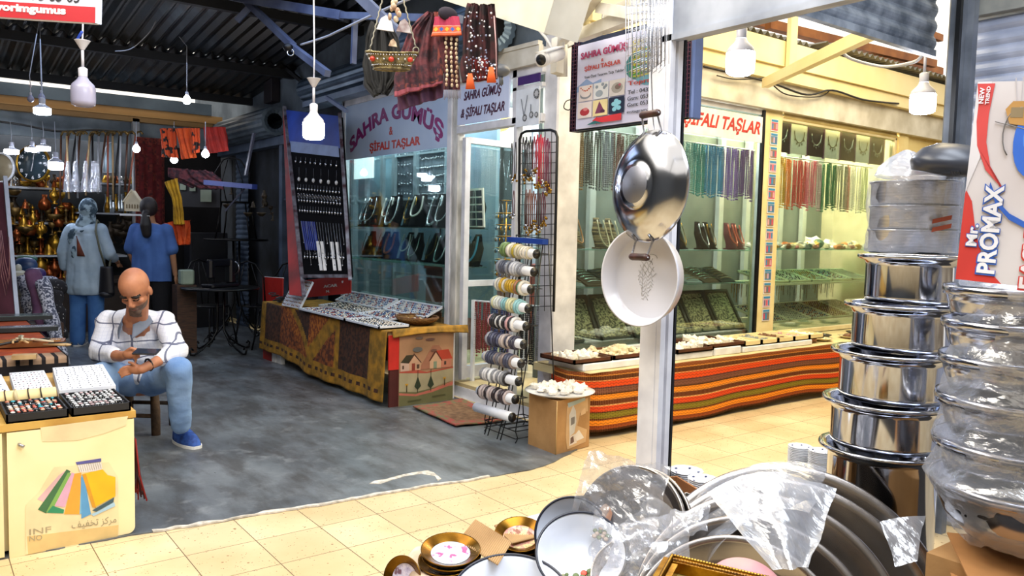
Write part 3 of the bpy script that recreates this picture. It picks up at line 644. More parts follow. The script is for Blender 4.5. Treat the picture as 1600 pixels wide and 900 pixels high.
# bay window: two glass shelves
shelf('glass_shelf', 'upper glass shelf of black busts inside the bay window', (3.75, 5.80, 1.405), (4.12, 8.28, 1.413))
shelf('glass_shelf', 'lower glass shelf of black busts inside the bay window', (3.75, 5.80, 1.065), (4.12, 8.28, 1.073))
ku = ['silver', 'silver', 'pearl', 'wide', 'gold', 'pearl', 'wide', 'silver', 'pearl', 'silver']
names = {'silver': 'thin silver', 'pearl': 'pearl white', 'wide': 'thick silver', 'gold': 'gold', 'orange': 'bright orange', 'turquoise': 'turquoise', 'wine': 'coral', 'beige': 'amber', 'beigep': 'cream'}
for i in range(10):
    bust(ku[i], (4.0-.07*(i % 2), 8.10-.245*i, 1.413), -math.pi/2+.15, '%s black bust from the left on the upper bay window shelf, %s necklace' % (ORD[i], names[ku[i]]), 'busts on the upper bay window shelf', 1.38)
kl = ['gold', 'gold', 'orange', 'pearl', 'silver', 'gold', 'wide', 'gold', 'turquoise']
for i in range(9):
    bust(kl[i], (3.95+.04*(i % 2), 7.95-.255*i, 1.073), -math.pi/2+.1, '%s black bust from the left on the lower bay window shelf, %s necklace' % (ORD[i], names[kl[i]]), 'busts on the lower bay window shelf', 1.2)
# back of the bay window: pendant boards and pale blue mirror strips
b = MB()
for i, y in enumerate([PX(x_, 280, 4.38).y for x_ in (556, 574, 598, 616, 650, 699)]): b.box((4.36, y-.03, .5), (4.40, y+.03, 2.7))
for z in (.9, 1.72, 2.2): b.box((4.38, 6.6, z-.01), (4.40, 9.2, z+.01))
tag(build('display_rack', b, M('aluminium_strip', '#c4d4dc', .3, .6)), 'aluminium slotted rack standing behind the bay window shelves', 'rack')
b = MB(); b.box((4.56, 6.3, .5), (4.60, 9.28, 2.75)); struct('wall_bay_window_back', b, M('blue_back_panel', '#9fbcc8', .45, 0, '#7fa2b4', 1.5))
PEND = []
def pendant_board(label, o, U, wd, ht, nx, nz, rows_grp, col=None):
    t = thing('pendant_board', label, 'display board', Vector(o)); o, U = Vector(o), Vector(U); N = U.cross(UZ)
    b = MB(); b.prism(rect(0, 0, wd, ht), o, U, UZ, .012); build('backing', b, col or VELVET, t)
    b = MB()
    for i in range(nx):
        for j in range(nz):
            p = o+U*(wd*(i+.5)/nx+random.uniform(-.008, .008))+UZ*(ht*(j+.5)/nz+random.uniform(-.008, .008))+N*.018
            b.ball(p, (random.uniform(.008, .013),)*2+(random.uniform(.010, .017),), 6, 4); b.tube([p+UZ*.014, p+UZ*.04], .0012, 4)
    o_ = build('pendants', b, SILVER, t); o_['kind'] = 'stuff'; return t
pendant_board('dark board crowded with small silver pendants, right behind bay window', (4.42, PX(657, 280, 4.42).y, 1.62), mY, PX(657, 280, 4.42).y-PX(698, 280, 4.42).y, .85, 14, 9, '', M('grey_felt', '#5a6670', .9))
pendant_board('narrow dark board of silver pendants in middle behind bay window', (4.42, PX(619, 280, 4.42).y, 1.62), mY, PX(619, 280, 4.42).y-PX(646, 280, 4.42).y, .85, 6, 8, '', M('slate_felt', '#47525c', .9))
b = MB(); b.box((4.34, PX(582, 260, 4.34).y, 1.98), (4.36, PX(553, 260, 4.34).y, 2.22)); tag(build('back_lit_panel', b, M('pale_lit_panel', '#dff2f4', .4, emit=1.2)), 'small glowing white light panel behind the left of the bay window', 'light panel')
# black tiled ring board leaning beside the door inside the window
t = thing('ring_card_board', 'slanting board of small dark cards in a pale grid beside the door post', 'display board', (3.8, 5.5, 1.4))
c0, cu, cv = PX(726, 354, 3.86), PX(757, 354, 3.86)-PX(726, 354, 3.86), PX(724, 298, 3.86)-PX(726, 354, 3.86)
b = MB(); b.prism(rect(-.02, -.02, 1.04, 1.04), c0, cu, cv, .01); build('backing', b, M('pale_grid', '#c9d4c4', .6), t)
b = MB(); n_ = cu.cross(cv).normalized()
for i in range(3):
    for j in range(5): b.prism(rect(i/3+.03, j/5+.02, i/3+.30, j/5+.18), c0+n_*.011, cu, cv, .004)
build('cards', b, M('dark_cards', '#1d2a30', .5), t)
# inside the shop behind the door: black boards with pendants and chains
pendant_board('tall black board of silver pendants at the back of the shop', (4.75, 8.28, 1.3), X_, 1.35, 1.15, 16, 10, '')
t = thing('chain_board', 'black board with long thin silver chains hanging in V shapes inside the shop', 'display board', (5.2, 7.1, 1.0)); b = MB(); o = Vector((4.55, 7.30, 1.15)); b.prism(rect(0, 0, 1.2, 1.15), o, X_, UZ, .02); build('backing', b, VELVET, t)
b = MB()
for i in range(9):
    for j in range(2):
        x = .06+.125*i; z = 1.05-.5*j; b.tube([o+X_*x+UZ*z+mY*.026, o+X_*(x+.045)+UZ*(z-.32)+mY*.026, o+X_*(x+.09)+UZ*z+mY*.026], .0022, 4); b.ball(o+X_*(x+.045)+UZ*(z-.335)+mY*.026, .011, 6, 5)
build('chains', b, SILVER, t)
b = MB(); b.box((4.4, 7.0, .12), (5.9, 7.32, .98)); b.box((4.38, 6.98, .98), (5.92, 7.33, 1.02)); tag(build('back_counter', b, M('red_brown_counter', '#7c3a24', .5, 0, '#5a2818', 4)), 'reddish brown counter inside the shop behind the door', 'counter')
b = MB(); b.box((4.7, 6.96, 2.35), (5.5, 7.0, 2.72)); tt = tag(build('wall_poster', b, M('cream_poster', '#e4dfc4', .6)), 'cream poster with an olive figure high inside the shop', 'poster')
decal((4.75, 6.958, 2.38), X_, UZ, [(disc(.3, .18, .17, 14, .11), '#a58a3c'), (disc(.18, .2, .06, 10, .08), '#7c6a30'), (disc(.45, .2, .05, 10, .04), '#b59a4c')], 'printed_figure', tt)
# strings of dark beads hung low inside the door
def strand_mb(L, r=.0088, w_=.026, n=56, nu=6):
    b = MB()
    for i in range(n):
        a = i/(n-1); 
        if a < .5: x, z = -w_/2, -a*2*L
        else: x, z = w_/2, -(1-a)*2*L
        if a in (0,): z = 0
        e = min(a, 1-a)*2
        x *= .4+.6*math.sin(math.pi*min(.5, e)) if e < .5 else 1
        dz = .012*math.cos(math.pi*min(1, abs(a-.5)*2/.06)/2) if abs(a-.5) < .03 else 0
        b.ball((x, random.uniform(-.001, .001), z-dz), (r, r, r*1.1), nu, 4)
    return b
SP = {}
def strands(cols, o, U, step, L, jit, nm, where, rows=1, start=0):
    o, U = Vector(o), Vector(U)
    for k, (h, cn) in enumerate(cols):
        key = (h, round(L, 2)); p = o+U*(step*k)+mY*random.uniform(-.012, .012)+UZ*random.uniform(-jit, 0)
        lab = '%s hanging %s' % (cn, where)
        ang = math.atan2(U.y, U.x)+random.uniform(-.5, .5)
        sc = (1, 1, random.uniform(.93, 1.05))
        if key not in SP:
            s_ = build(nm, strand_mb(L), M('beads_'+h.strip('#'), h, .3), local=True); put(s_, TM(p, ang, sc=sc)); SP[key] = s_; tag(s_, lab, 'bead string', lab+' group' if False else cn+' '+where)
        else:
            s_ = dup(SP[key], TM(p, ang, sc=sc)); tag(s_, lab, 'bead string', cn+' '+where)
pal = []
def add(h, n_, c): pal.extend([(h, c)]*n_)
add('#77706a', 4, 'string of grey brown stone beads'); add('#a2764c', 4, 'string of tan stone beads'); add('#4e545c', 5, 'string of dark slate beads'); add('#8f8ea0', 4, 'string of lilac grey beads'); add('#7c4a48', 4, 'string of dull red stone beads'); add('#b4b0a6', 8, 'string of pale stone beads'); add('#6f86a2', 6, 'string of steel blue beads'); add('#c9b2b6', 5, 'string of pale pink stone beads'); add('#8fb0a4', 5, 'string of sage green beads'); add('#3f8f8c', 5, 'string of teal beads'); add('#2f86b4', 7, 'string of bright blue beads'); add('#8f6ac0', 6, 'string of violet beads'); add('#6a4a96', 8, 'string of deep purple beads')
b = MB(); b.tube([(3.98, 4.72, 2.215), (6.5, 4.72, 2.215)], .006, 8); tag(build('hanging_rail', b, STEEL2), 'thin steel rail holding the bead strings in the left passage window', 'rail')
strands(pal, (4.0, 4.72, 2.21), X_, 2.5/len(pal), .44, .02, 'bead_string', 'in the left passage window')
pal = []
add('#d9a62a', 5, 'string of amber yellow beads'); add('#e07828', 3, 'string of orange beads'); add('#c8322c', 6, 'string of red coral beads'); add('#d86a86', 5, 'string of rose pink beads'); add('#b89aa2', 3, 'string of dusty pink beads'); add('#1f6e42', 8, 'string of dark green beads'); add('#6c746c', 5, 'string of grey green beads'); add('#c46a6a', 2, 'string of salmon beads'); add('#efe9dc', 6, 'string of white shell beads'); add('#cdd6ae', 4, 'string of pale green beads')
b = MB(); b.tube([(6.7, 4.72, 2.19), (8.6, 4.72, 2.19)], .006, 8); tag(build('hanging_rail', b, STEEL2), 'thin steel rail holding the bright bead strings in the far passage window', 'rail')
strands(pal, (6.80, 4.72, 2.185), X_, 1.75/len(pal), .46, .03, 'bead_string', 'in the far passage window')
pal = []
add('#7c2a2a', 4, 'string of wine red prayer beads'); add('#2c3a6a', 4, 'string of navy blue prayer beads'); add('#6a4a6c', 2, 'string of plum prayer beads'); add('#16161a', 4, 'string of black prayer beads'); add('#8f8f98', 3, 'string of grey prayer beads')
strands(pal, (3.80, 5.50, .80), Vector((.30, -.95, 0)), .045, .44, .01, 'prayer_bead_string', 'low inside the shop door')
b = MB(); b.tube([Vector((3.79, 5.53, .805)), Vector((4.05, 4.72, .805))], .008, 8); b.box((3.78, 5.50, .12), (3.80, 5.54, .81)); b.box((4.04, 4.72, .12), (4.06, 4.75, .81)); tag(build('bead_rail', b, WHITEP), 'white low rail holding dark prayer beads inside the door', 'rail')
# ---------------------------------------------------------------- left passage window: shelf, busts, ramps
shelf('glass_shelf', 'glass shelf of necklace busts across the left passage window', (3.98, 4.58, 1.262), (6.6, 4.98, 1.270))
shelf('glass_shelf', 'lower glass shelf with bracelet ramps in the left passage window', (3.98, 4.58, .965), (6.2, 5.0, .973))
kk = ['beige', 'beige', 'beigep', 'beigep', 'silver', 'gold', 'silver', 'gold', 'silver', 'gold', 'wine', 'wine']
for i in range(12):
    nm = {'silver': 'black bust with fine silver chain', 'gold': 'black bust with gold chain', 'wine': 'wine red bust with coral beads', 'beige': 'striped beige bust with amber beads', 'beigep': 'striped beige bust with cream beads'}[kk[i]]
    bust(kk[i], (4.12+.21*i, 4.68+.08*(i % 2), 1.270), .25, '%s, %s from the left on the passage window shelf' % (nm, ORD[i]), 'busts on the passage window shelf', 1.05)
# bracelet ramps on the lower shelf and behind
def ramp_mb(w_, d_, h_):
    b = MB(); b.add([(0, 0, 0), (w_, 0, 0), (w_, d_, 0), (0, d_, 0), (w_, d_, h_), (0, d_, h_), (0, 0, .01), (w_, 0, .01)], [(0, 3, 2, 1), (6, 7, 4, 5), (2, 3, 5, 4), (0, 1, 7, 6), (0, 6, 5, 3), (1, 2, 4, 7)]); return b
t0 = None
cc = ['grey', 'brown', 'black', 'tan', 'amber', 'dark']; cm = ['#8c8c90', '#5a3c2a', '#1c1a1c', '#a08058', '#c08a3a', '#33302c']
for i in range(9):
    t = thing('bracelet_ramp', 'small %s slanted ramp of bracelets, %s from the left on the lower window shelf' % (cc[i % 6], ORD[i]), 'display ramp', (4.03+.235*i, 4.62, .973), 0, 'bracelet ramps on the lower window shelf')
    build('ramp', ramp_mb(.2, .28, .12), M('ramp_'+cc[i % 6], cm[i % 6], .8, 0), t, True); b = MB()
    for j in range(6):
        y = .03+.042*j; z = .012+.11*y/.28+.012; b.tube([(.02, y, z), (.06, y+.004, z+.008), (.1, y, z+.01), (.14, y+.004, z+.008), (.18, y, z)], .006, 5)
    build('bracelets', b, SILVER if i % 2 else M('bead_mix', '#a88a70', .4, 0, '#50443a', 90), t, True)
# slanted framed trays of specks at the bottom of the left passage window
SPECK = M('stone_speckle', '#c9b78c', .6, 0, '#3c3226', 55, lo=.42, hi=.56); DFR = M('dark_tray_frame', '#2c241c', .5)
for i in range(6):
    t = thing('stone_display_tray', 'dark framed slanted tray of small beige stones, %s from the left in the passage window' % ORD[i], 'display tray', (4.0+.365*i, 4.56, .50), 0, 'slanted stone trays in the passage window')
    o = Vector((0, 0, .03)); U, V = Vector((.345, 0, 0)), Vector((.10, .30, .34)); b = MB()
    for q in ((rect(0, 0, 1, .06)), rect(0, .94, 1, 1), rect(0, 0, .07, 1), rect(.93, 0, 1, 1)): b.prism(q, o, U, V, .03)
    build('frame', b, DFR, t, True); b = MB(); b.prism(rect(.04, .04, .96, .96), o, U, V, .012); build('stones', b, SPECK, t, True)['kind'] = 'stuff'
b = MB(); b.box((3.97, 4.53, .46), (6.2, 4.60, .53)); tag(build('ledge', b, DFR), 'dark ledge along the foot of the passage window trays', 'ledge')
# interior posts, boards behind the passage windows
for i, x in enumerate([4.45, 4.9, 5.5, 5.95, 6.7, 7.15, 7.75, 8.2]):
    b = MB(); b.box((x-.035, 5.28, .5), (x+.035, 5.33, 2.5)); tag(build('slotted_upright', b, M('pale_upright', '#d5dcdc', .4, .3)), 'pale slotted upright, %s from the left behind the passage windows' % ORD[i], 'shelf upright', 'uprights behind the passage windows')
# ---------------------------------------------------------------- far passage window
shelf('glass_shelf', 'glass shelf of raw stones in the far passage window', (6.53, 4.56, 1.275), (8.55, 5.05, 1.283))
shelf('white_shelf', 'white shelf of silver trays in the far passage window', (6.53, 4.56, .93), (8.55, 5.05, .95), m=M('cream_shelf', '#e6dfbe', .5))
shelf('white_shelf', 'lowest cream shelf of jewellery in the far passage window', (6.53, 4.53, .50), (8.55, 5.1, .56), m=M('cream_shelf', '#e6dfbe', .5))
def rock_mb(seed, s_=(1, 1, 1), n=1):
    random.seed(seed); b = MB(); b.ball((0, 0, .8), 1, 7, 5)
    for k, p in enumerate(b.v):
        f = 1+random.uniform(-.32, .25); b.v[k] = Vector((p.x*f*s_[0], p.y*f*s_[1], max(0, p.z)*f*s_[2]*.62))
    b.sm = [False]*len(b.sm); return b
ROCKS = {}
rockcol = {'white quartz': '#efe9de', 'amber': '#c99a3c', 'orange': '#c8743a', 'grey': '#8a8d88', 'green': '#5f7a62', 'brown': '#7a5236', 'cream': '#e6d6b0', 'pink': '#d8a8a0', 'rose': '#b0605c'}
def rock(kind, loc, size, label, group, seed=None):
    q = (kind, (seed or random.randrange(4)) % 4)
    sc = tuple(size*random.uniform(.8, 1.2) for _ in range(3)); Mx = TM(loc, random.uniform(0, 6.28), sc=sc)
    st = random.getstate()
    if q not in ROCKS: o = build('crystal_chunk', rock_mb(31+q[1]*7+len(kind)), M('rock_'+kind, rockcol[kind], .55, 0, None, 3, bump=.3), local=True); put(o, Mx); ROCKS[q] = o
    else: o = dup(ROCKS[q], Mx)
    random.setstate(st); tag(o, label, 'stone', group)
random.seed(21)
rk = ['cream', 'white quartz', 'amber', 'grey', 'green', 'orange', 'white quartz', 'brown', 'grey', 'cream', 'white quartz', 'rose']
for i in range(46):
    k = rk[i % 12]; x = 6.6+.0415*i; y = random.choice((4.62, 4.72, 4.84)); big = .05 if y > 4.8 else .03
    rock(k, (x, y, 1.283), random.uniform(1.0, 1.7)*big, '%s raw stone on the glass shelf of the far window' % k, k+' stones on far window shelf')
for k, (x, s_) in enumerate([(6.85, .09), (7.3, .075), (7.75, .11)]): rock(['amber', 'orange', 'white quartz'][k], (x, 4.9, 1.283), s_, ['large amber stone standing behind the smaller ones on the far window shelf', 'large upright orange stone on the far window shelf', 'largest white quartz cluster on the far window shelf'][k], 'large stones far window')
# silver trays on the shelves
def jewel_tray(label, loc, rz, w_, d_, m_t, m_i, rows, cols, tilt=0, grp=None, r=.008, nm='jewellery_tray'):
    t = thing(nm, label, 'jewellery tray', loc, rz, grp); b = MB(); Rt = Matrix.Rotation(tilt, 4, 'X'); q = .012
    for a, c in (((0, 0, 0), (w_, d_, .006)), ((0, 0, .0), (w_, q, .022)), ((0, d_-q, 0), (w_, d_, .022)), ((0, 0, 0), (q, d_, .022)), ((w_-q, 0, 0), (w_, d_, .022))): b.box(a, c, 0, Rt)
    build('tray', b, m_t, t, True); b = MB()
    for i in range(cols):
        for j in range(rows):
            x = q+(w_-2*q)*(i+.5)/cols; y = q+(d_-2*q)*(j+.5)/rows; b.ball((x+random.uniform(-.2, .2)*r, y, .014), (r, r*.7, r*.9), 5, 4, (i*7+j*3+random.randrange(2)) % len(mats(m_i)), Rt)
    o_ = build('small_jewellery', b, m_i, t, True); o_['kind'] = 'stuff'; return t
JM = [SILVER, M('garnet', '#7c2a30', .3), M('stone_pale', '#d8cdbf', .4), M('stone_blue', '#3c5a86', .3)]
JW = [SILVER, M('dark_stone', '#2a2a30', .3), M('stone_pale', '#d8cdbf', .4)]
WTRAY = M('white_tray', '#dde2ee', .6)
for i in range(5): jewel_tray('pale %s ring tray, %s from the left on the white window shelf' % (['silver', 'dark stone', 'amber', 'mixed', 'tiny silver'][i], ORD[i]), (6.56+.385*i, 4.60, .952), 0, .36, .36, M('cream_shelf', '#e6dfbe', .5), [JM, JW, [GOLD, SILVER], JM, [SILVER]][i], 9, 9, R(14), 'trays on the white window shelf', .011)
b = MB(); b.prism([(0, 0), (.34, .0), (.34, .01), (0, .01)], (6.95, 4.75, 1.0), X_, Vector((0, .5, .5)), .01); 
for i in range(5): jewel_tray('cream tray of %s, %s from the left on the lowest window shelf' % (['dark and red stones', 'silver charms', 'blue stones', 'amber brooches', 'pale stones'][i], ORD[i]), (6.56+.385*i, 4.58, .562), 0, .37, .44, M('cream_shelf', '#e6dfbe', .5), [JM, [SILVER], JM, [GOLD, JM[1]], [JM[2], SILVER]][i], 10, 9, R(16), 'trays on the lowest window shelf', .012)
for i in range(8):
    b = MB(); x = 6.58+.24*i
    for k in range(5): b.tube([(x+.04*k, 5.02, .93), (x+.04*k+.003, 5.02, .93-.10-.05*((k+i) % 3)), (x+.04*k+.012, 5.02, .93)], .004, 4)
    tag(build('hanging_bracelets', b, [BRASS, SILVER, M('brown_leather', '#6a4226', .7)][i % 3]), 'bunch of %s bracelets, %s from the left under the white window shelf' % (['brass', 'silver', 'brown leather'][i % 3], ORD[i]), 'bracelets', 'bunches under the white window shelf')
# row of necklace posters at the top of the far window
for i in range(7):
    x0 = 6.53+.293*i; dk = i % 2 == 0; t = thing('necklace_poster', '%s necklace picture, %s from the left above the far passage window' % ('dark' if dk else 'white', ORD[i]), 'poster', (x0+.14, 4.60, 2.2), 0, 'necklace pictures above the far window')
    b = MB(); b.box((x0, 4.59, 2.21), (x0+.28, 4.60, 2.495)); build('print', b, M('poster_dark', '#3a1c14', .5) if dk else M('poster_white2', '#ece8dc', .5), t)
    b = MB(); b.box((x0+.278, 4.585, 2.2), (x0+.293, 4.605, 2.495)); build('divider', b, M('purple_divider', '#6a2a5a', .5), t)
    b = MB(); pts = [(x0+.14+.085*math.cos(a), 4.584, 2.43-.11*math.sin(a)) for a in [math.pi*k/12 for k in range(13)]]
    b.tube(pts, .006 if dk else .004, 6)
    for k in range(2, 11, 2): b.ball((pts[k][0], 4.582, pts[k][2]-.025), (.008, .004, .014), 6, 5)
    build('necklace_picture', b, SILVER if dk else M('old_gold', '#8f7a4a', .4, .6), t)
# orange print on the end panel
t = thing('orange_notice', 'cream notice with an orange drawing on the end panel of the shop', 'notice', (9.1, YF-.03, 2.2)); b = MB(); b.box((8.92, YF-.03, 2.0), (9.5, YF-.022, 2.30)); build('paper', b, M('notice_yellow', '#ecd080', .5), t)
decal((8.92, YF-.031, 2.0), X_, UZ, [(disc(.2, .2, .07, 10, .05), '#e0862a'), (disc(.34, .12, .06, 10, .06), '#c9a04c'), (disc(.34, .12, .05, 10, .05), '#ecd080')], 'drawing', t)
# postcard strips on the pillar
random.seed(4)
for i in range(15):
    z = 2.42-.125*i; cs = ['#c8506c', '#3a86b8', '#8f7a5c', '#d0a0b0', '#5c6a8c']; t = thing('postcard', 'small %s card, %s from the top on the pillar strip between windows' % (['pink', 'blue', 'brown', 'rose', 'slate'][i % 5], (ORD+['fifteenth'])[i]), 'card', (6.36, YF-.045, z), 0, 'cards on the pillar strip')
    b = MB(); b.box((6.31, YF-.047, z-.055), (6.42, YF-.042, z+.055)); build('card', b, C('#d8d4dc'), t)
    decal((6.31, YF-.0475, z-.055), X_, UZ, [(rect(.008, .01, .102, .08), cs[i % 5]), (rect(.008, .086, .102, .104), '#3a8cc0')]+[(rect(.012+.03*k, .02, .034+.03*k, .07), cs[(i+k+1) % 5]) for k in range(3)], 'print', t)
# small bulb-like light seen in the bay window
# ================================================================ STALL TABLE IN THE BAY (patchwork cloth)
OCH = M('ochre_cloth', '#a8781c', .85, 0, '#6e5212', 14, bump=.2, bscale=60); RUST = M('rust_patch', '#8c4a1c', .85, 0, '#4a220e', 26, lo=.42, hi=.58); DRK = M('dark_brown_patch', '#4a2814', .85, 0, '#241208', 30, lo=.42, hi=.58); ORG = M('orange_patch', '#b0661e', .85, 0, '#6e3210', 30, lo=.45, hi=.6); GREEND = M('olive_patch', '#6e5c1a', .85, 0, '#3e3812', 24)
TX0, TX1, TY0, TY1, TZ = 2.93, 3.58, 5.44, 8.16, .60
t = thing('display_table', 'long low table draped in ochre patchwork cloth below the bay window', 'table', (TX0+.3, 6.8, 0))
b = MB(); b.box((TX0+.02, TY0+.02, TZ-.05), (TX1, TY1-.02, TZ-.005)); build('tabletop', b, PALEWOOD, t)
for (x, y) in ((TX0+.05, TY1-.1), (TX1-.06, TY1-.1), (TX1-.06, TY0+.08)):
    b = MB(); b.box((x, y-.06, 0), (x+.05, y, TZ-.05)); build('leg', b, WHITEP, t)
b = MB(); b.box((TX0+.01, TY1-.22, 0), (TX0+.05, TY1-.0, .5)); build('red_panel', b, M('red_board', '#b02a20', .5, 0, '#7c1c16', 4), t, label='red board end')
b = MB(); b.box((TX0+.02, TY1-.32, 0), (TX0+.06, TY1-.225, .22)); b.box((TX0+.03, TY1-.45, 0), (TX0+.07, TY1-.33, .2)); build('foot_block', b, WHITEP, t)
bot = [(413, 545), (432, 551), (460, 565), (490, 585), (525, 599), (560, 612), (595, 625)]
bp = [PX(x, y, TX0) for x, y in bot]
def botz(y):
    ps = sorted((p.y, p.z) for p in bp)
    if y <= ps[0][0]: return ps[0][1]
    for (a, za), (c, zc) in zip(ps[:-1], ps[1:]):
        if a <= y <= c: return za+(zc-za)*(y-a)/(c-a)
    return ps[-1][1]
def clothf(u, v):       # u along the table from the left end, v: 0 hem .. .6 table edge .. 1 back of the top
    y = TY1+(TY0-TY1)*u
    if v < .6:
        f = v/.6; zb = botz(y); z = zb+(TZ+.004-zb)*f; x = TX0-.035*(1-f)+.012*math.sin(u*38)*(1-f)-.006*math.sin(u*15)
    else: f = (v-.6)/.4; z = TZ+.006+.002*math.sin(u*30); x = TX0+.004+(TX1-TX0)*f
    return (x, y, z)
def cmf(u, v):
    if v > .6: return 0
    f = v/.6
    if f < .26 or u < .05 or u > .93: return 0 if (f < .12 or int(u*46) % 2 or .16 < f) else 5
    if u < .20: return 2
    if u < .46 and f > .26:
        d = (u-.24)/.22; e = (1-f)/.74
        if abs(d-e*.9) < .16: return 3
        if d < e*.9: return 1
        return 2 if d > e+.35 else 0
    if .46 <= u < .66:
        d = (u-.46)/.2; e = 1-(1-f)/.74
        if abs(d-e) < .22: return 0
        return 3 if d < e else 4 if False else 1
    if u < .69: return 0
    if u < .90: return 2
    return 0
b = MB(); b.grid(180, 60, clothf, 0, .006, True, cmf); build('cloth', b, [OCH, RUST, DRK, ORG, GREEND, DRK], t, label='ochre patchwork cloth with rust and brown panels')
# end flap of the cloth and the painted board
b = MB(); b.grid(30, 8, lambda u, v: (TX0+.03+(TX1-TX0+.05)*u, TY0-.012-.03*v, TZ+.012-(.085 if v > .5 else .0)*(v-.3)+.022*math.sin(u*math.pi)*v), 0, .006, True, lambda u, v: 0); build('cloth_flap', b, [OCH], t)
t = thing('painted_board', 'upright end board painted with two small houses and trees', 'painted board', (3.25, TY0, 0))
bx0, bx1 = 3.03, 3.53; b = MB(); b.box((bx0, TY0-.02, 0), (bx1, TY0-.0, .565)); build('board', b, M('peach_board', '#b98a66', .7, 0, '#8f6a4a', 3), t)
b = MB(); b.box((TX0+.01, TY0-.015, .30), (bx0, TY0-.002, .57)); build('red_strip', b, M('bright_red', '#c8281c', .6), t); b = MB(); b.box((TX0+.02, TY0-.012, .0), (bx0, TY0+.01, .3)); build('dark_strip', b, M('dark_red', '#4a140e', .7), t)
W_, H_ = bx1-bx0, .565
def q_(pts): return [(x*W_, y*H_) for x, y in pts]
sh = [(q_(rect(0, 0, 1, .22)), '#6e6a44'), (q_([(0, .2), (.3, .16), (.6, .2), (1, .28), (1, .24), (.6, .16), (.3, .13), (0, .17)]), '#c06a58'), (q_([(0, .22), (.3, .19), (.6, .22), (1, .30), (1, .5), (.55, .46), (0, .5)]), '#a89c7a'),
      (q_([(.35, .5), (.6, .83), (.72, .83), (.98, .5)]), '#a06a50'), (q_([(0, .5), (.33, .5), (.5, .46), (1, .5), (1, .48), (.5, .44), (0, .48)]), '#b0503c'),
      (q_(rect(.02, .5, .17, .62)), '#c9a894'), (q_([(.02, .62), (.12, .72), (.26, .72), (.2, .6)]), '#35301c'), (q_([(.17, .5), (.17, .62), (.27, .73), (.38, .6), (.38, .5)]), '#c49a7a'), (q_([(.16, .61), (.26, .74), (.4, .6), (.38, .6), (.265, .71), (.175, .61)]), '#4a2a1a'), (q_(rect(.22, .5, .28, .6)), '#8a3a28'), (q_(rect(.31, .52, .36, .58)), '#5a4030'), (q_(rect(.05, .53, .08, .58)), '#5a4030'),
      (q_([(.55, .5), (.55, .62), (.66, .74), (.76, .62), (.76, .5)]), '#c9a07e'), (q_([(.66, .75), (.9, .76), (.98, .62), (.77, .61)]), '#b8402a'), (q_(rect(.76, .5, .96, .62)), '#c07a60'), (q_([(.53, .61), (.655, .77), (.79, .6), (.77, .6), (.66, .73), (.555, .61)]), '#5a2a1a'), (q_(rect(.62, .5, .68, .6)), '#7c8a70'), (q_(rect(.82, .54, .86, .59)), '#4a3a30'),
      (q_(disc(.32, .79, .09, 12, .035)), '#5c5a56'), (q_(disc(.62, .76, .06, 10, .02)), '#6e4a3a'), (q_(disc(.55, .92, .09, 10, .02)), '#6a4a40'), (q_(disc(.35, .95, .07, 10, .018)), '#6e5a50'),
      (q_([(.13, .26), (.10, .32), (.16, .32)]), '#c8962c'), (q_(rect(.125, .2, .14, .3)), '#3a3018'), (q_([(.83, .3), (.80, .36), (.86, .36)]), '#c8962c'), (q_(rect(.825, .24, .84, .34)), '#3a3018')]
for x in (.33, .57): sh += [(q_([(x-.06, .27), (x, .41), (x+.06, .27), (x, .22)]), '#2c3a24'), (q_(rect(x-.004, .18, x+.004, .5)), '#2a241a')]
sh += [(q_([(.15, .06), (.4, .07), (.4, .085), (.15, .08)]), '#54522f'), (q_([(.6, .09), (.85, .1), (.85, .115), (.6, .11)]), '#54522f')]
decal((bx0, TY0-.021, 0), X_, UZ, sh, 'painted_scene', t, .001)
# white ring trays on the table
random.seed(8)
zt = TZ+.012
jewel_tray('long white tray of coloured rings along the front edge of the cloth table', (2.90, 7.12, zt), -math.pi/2, .98, .28, WTRAY, JM, 9, 34, 0, None, .010)
jewel_tray('second white tray of rings at the near corner of the cloth table', (2.90, 6.12, zt), -math.pi/2, .60, .28, WTRAY, JW, 9, 20, 0, None, .010)
jewel_tray('white tray of earrings behind the long front tray', (3.2, 7.35, zt), -math.pi/2, .85, .32, WTRAY, JW, 10, 28, R(5), None, .010)
jewel_tray('white tray of silver bands beside the woven basket', (3.2, 6.48, zt), -math.pi/2, .55, .3, WTRAY, JM, 9, 16, R(5), None, .010)
jewel_tray('tilted white tray crowded with beads against the bay window', (3.45, 7.5, zt+.03), -math.pi/2, 1.0, .2, WTRAY, JM, 6, 30, R(25), None, .010)
jewel_tray('second tilted tray of beads against the bay window near its right frame', (3.45, 6.45, zt+.03), -math.pi/2, .72, .2, WTRAY, [JM[1], JM[2], SILVER, JM[3]], 6, 22, R(25), None, .010)
t = thing('ring_stand', 'upright white grid tray of rings at the left end of the cloth table', 'jewellery tray', (2.98, 7.5, zt))
o, U, V = Vector((2.93, 7.56, zt)), Vector((.02, -.38, 0)), Vector((.13, 0, .25)); b = MB(); b.prism(rect(0, 0, 1, 1), o, U, V, .015); N = U.cross(V).normalized()
for i in range(13): b.prism(rect(i/12-.008, 0, i/12+.008, 1), o+N*.015, U, V, .008)
for j in range(9): b.prism(rect(0, j/8-.012, 1, j/8+.012), o+N*.015, U, V, .008)
build('grid_tray', b, WTRAY, t); b = MB()
for i in range(12):
    for j in range(8): b.ball(o+U*((i+.5)/12)+V*((j+.5)/8)+N*.02, .008, 5, 4, (i*5+j) % 3)
build('small_jewellery', b, [GOLD, SILVER, JM[1]], t)['kind'] = 'stuff'
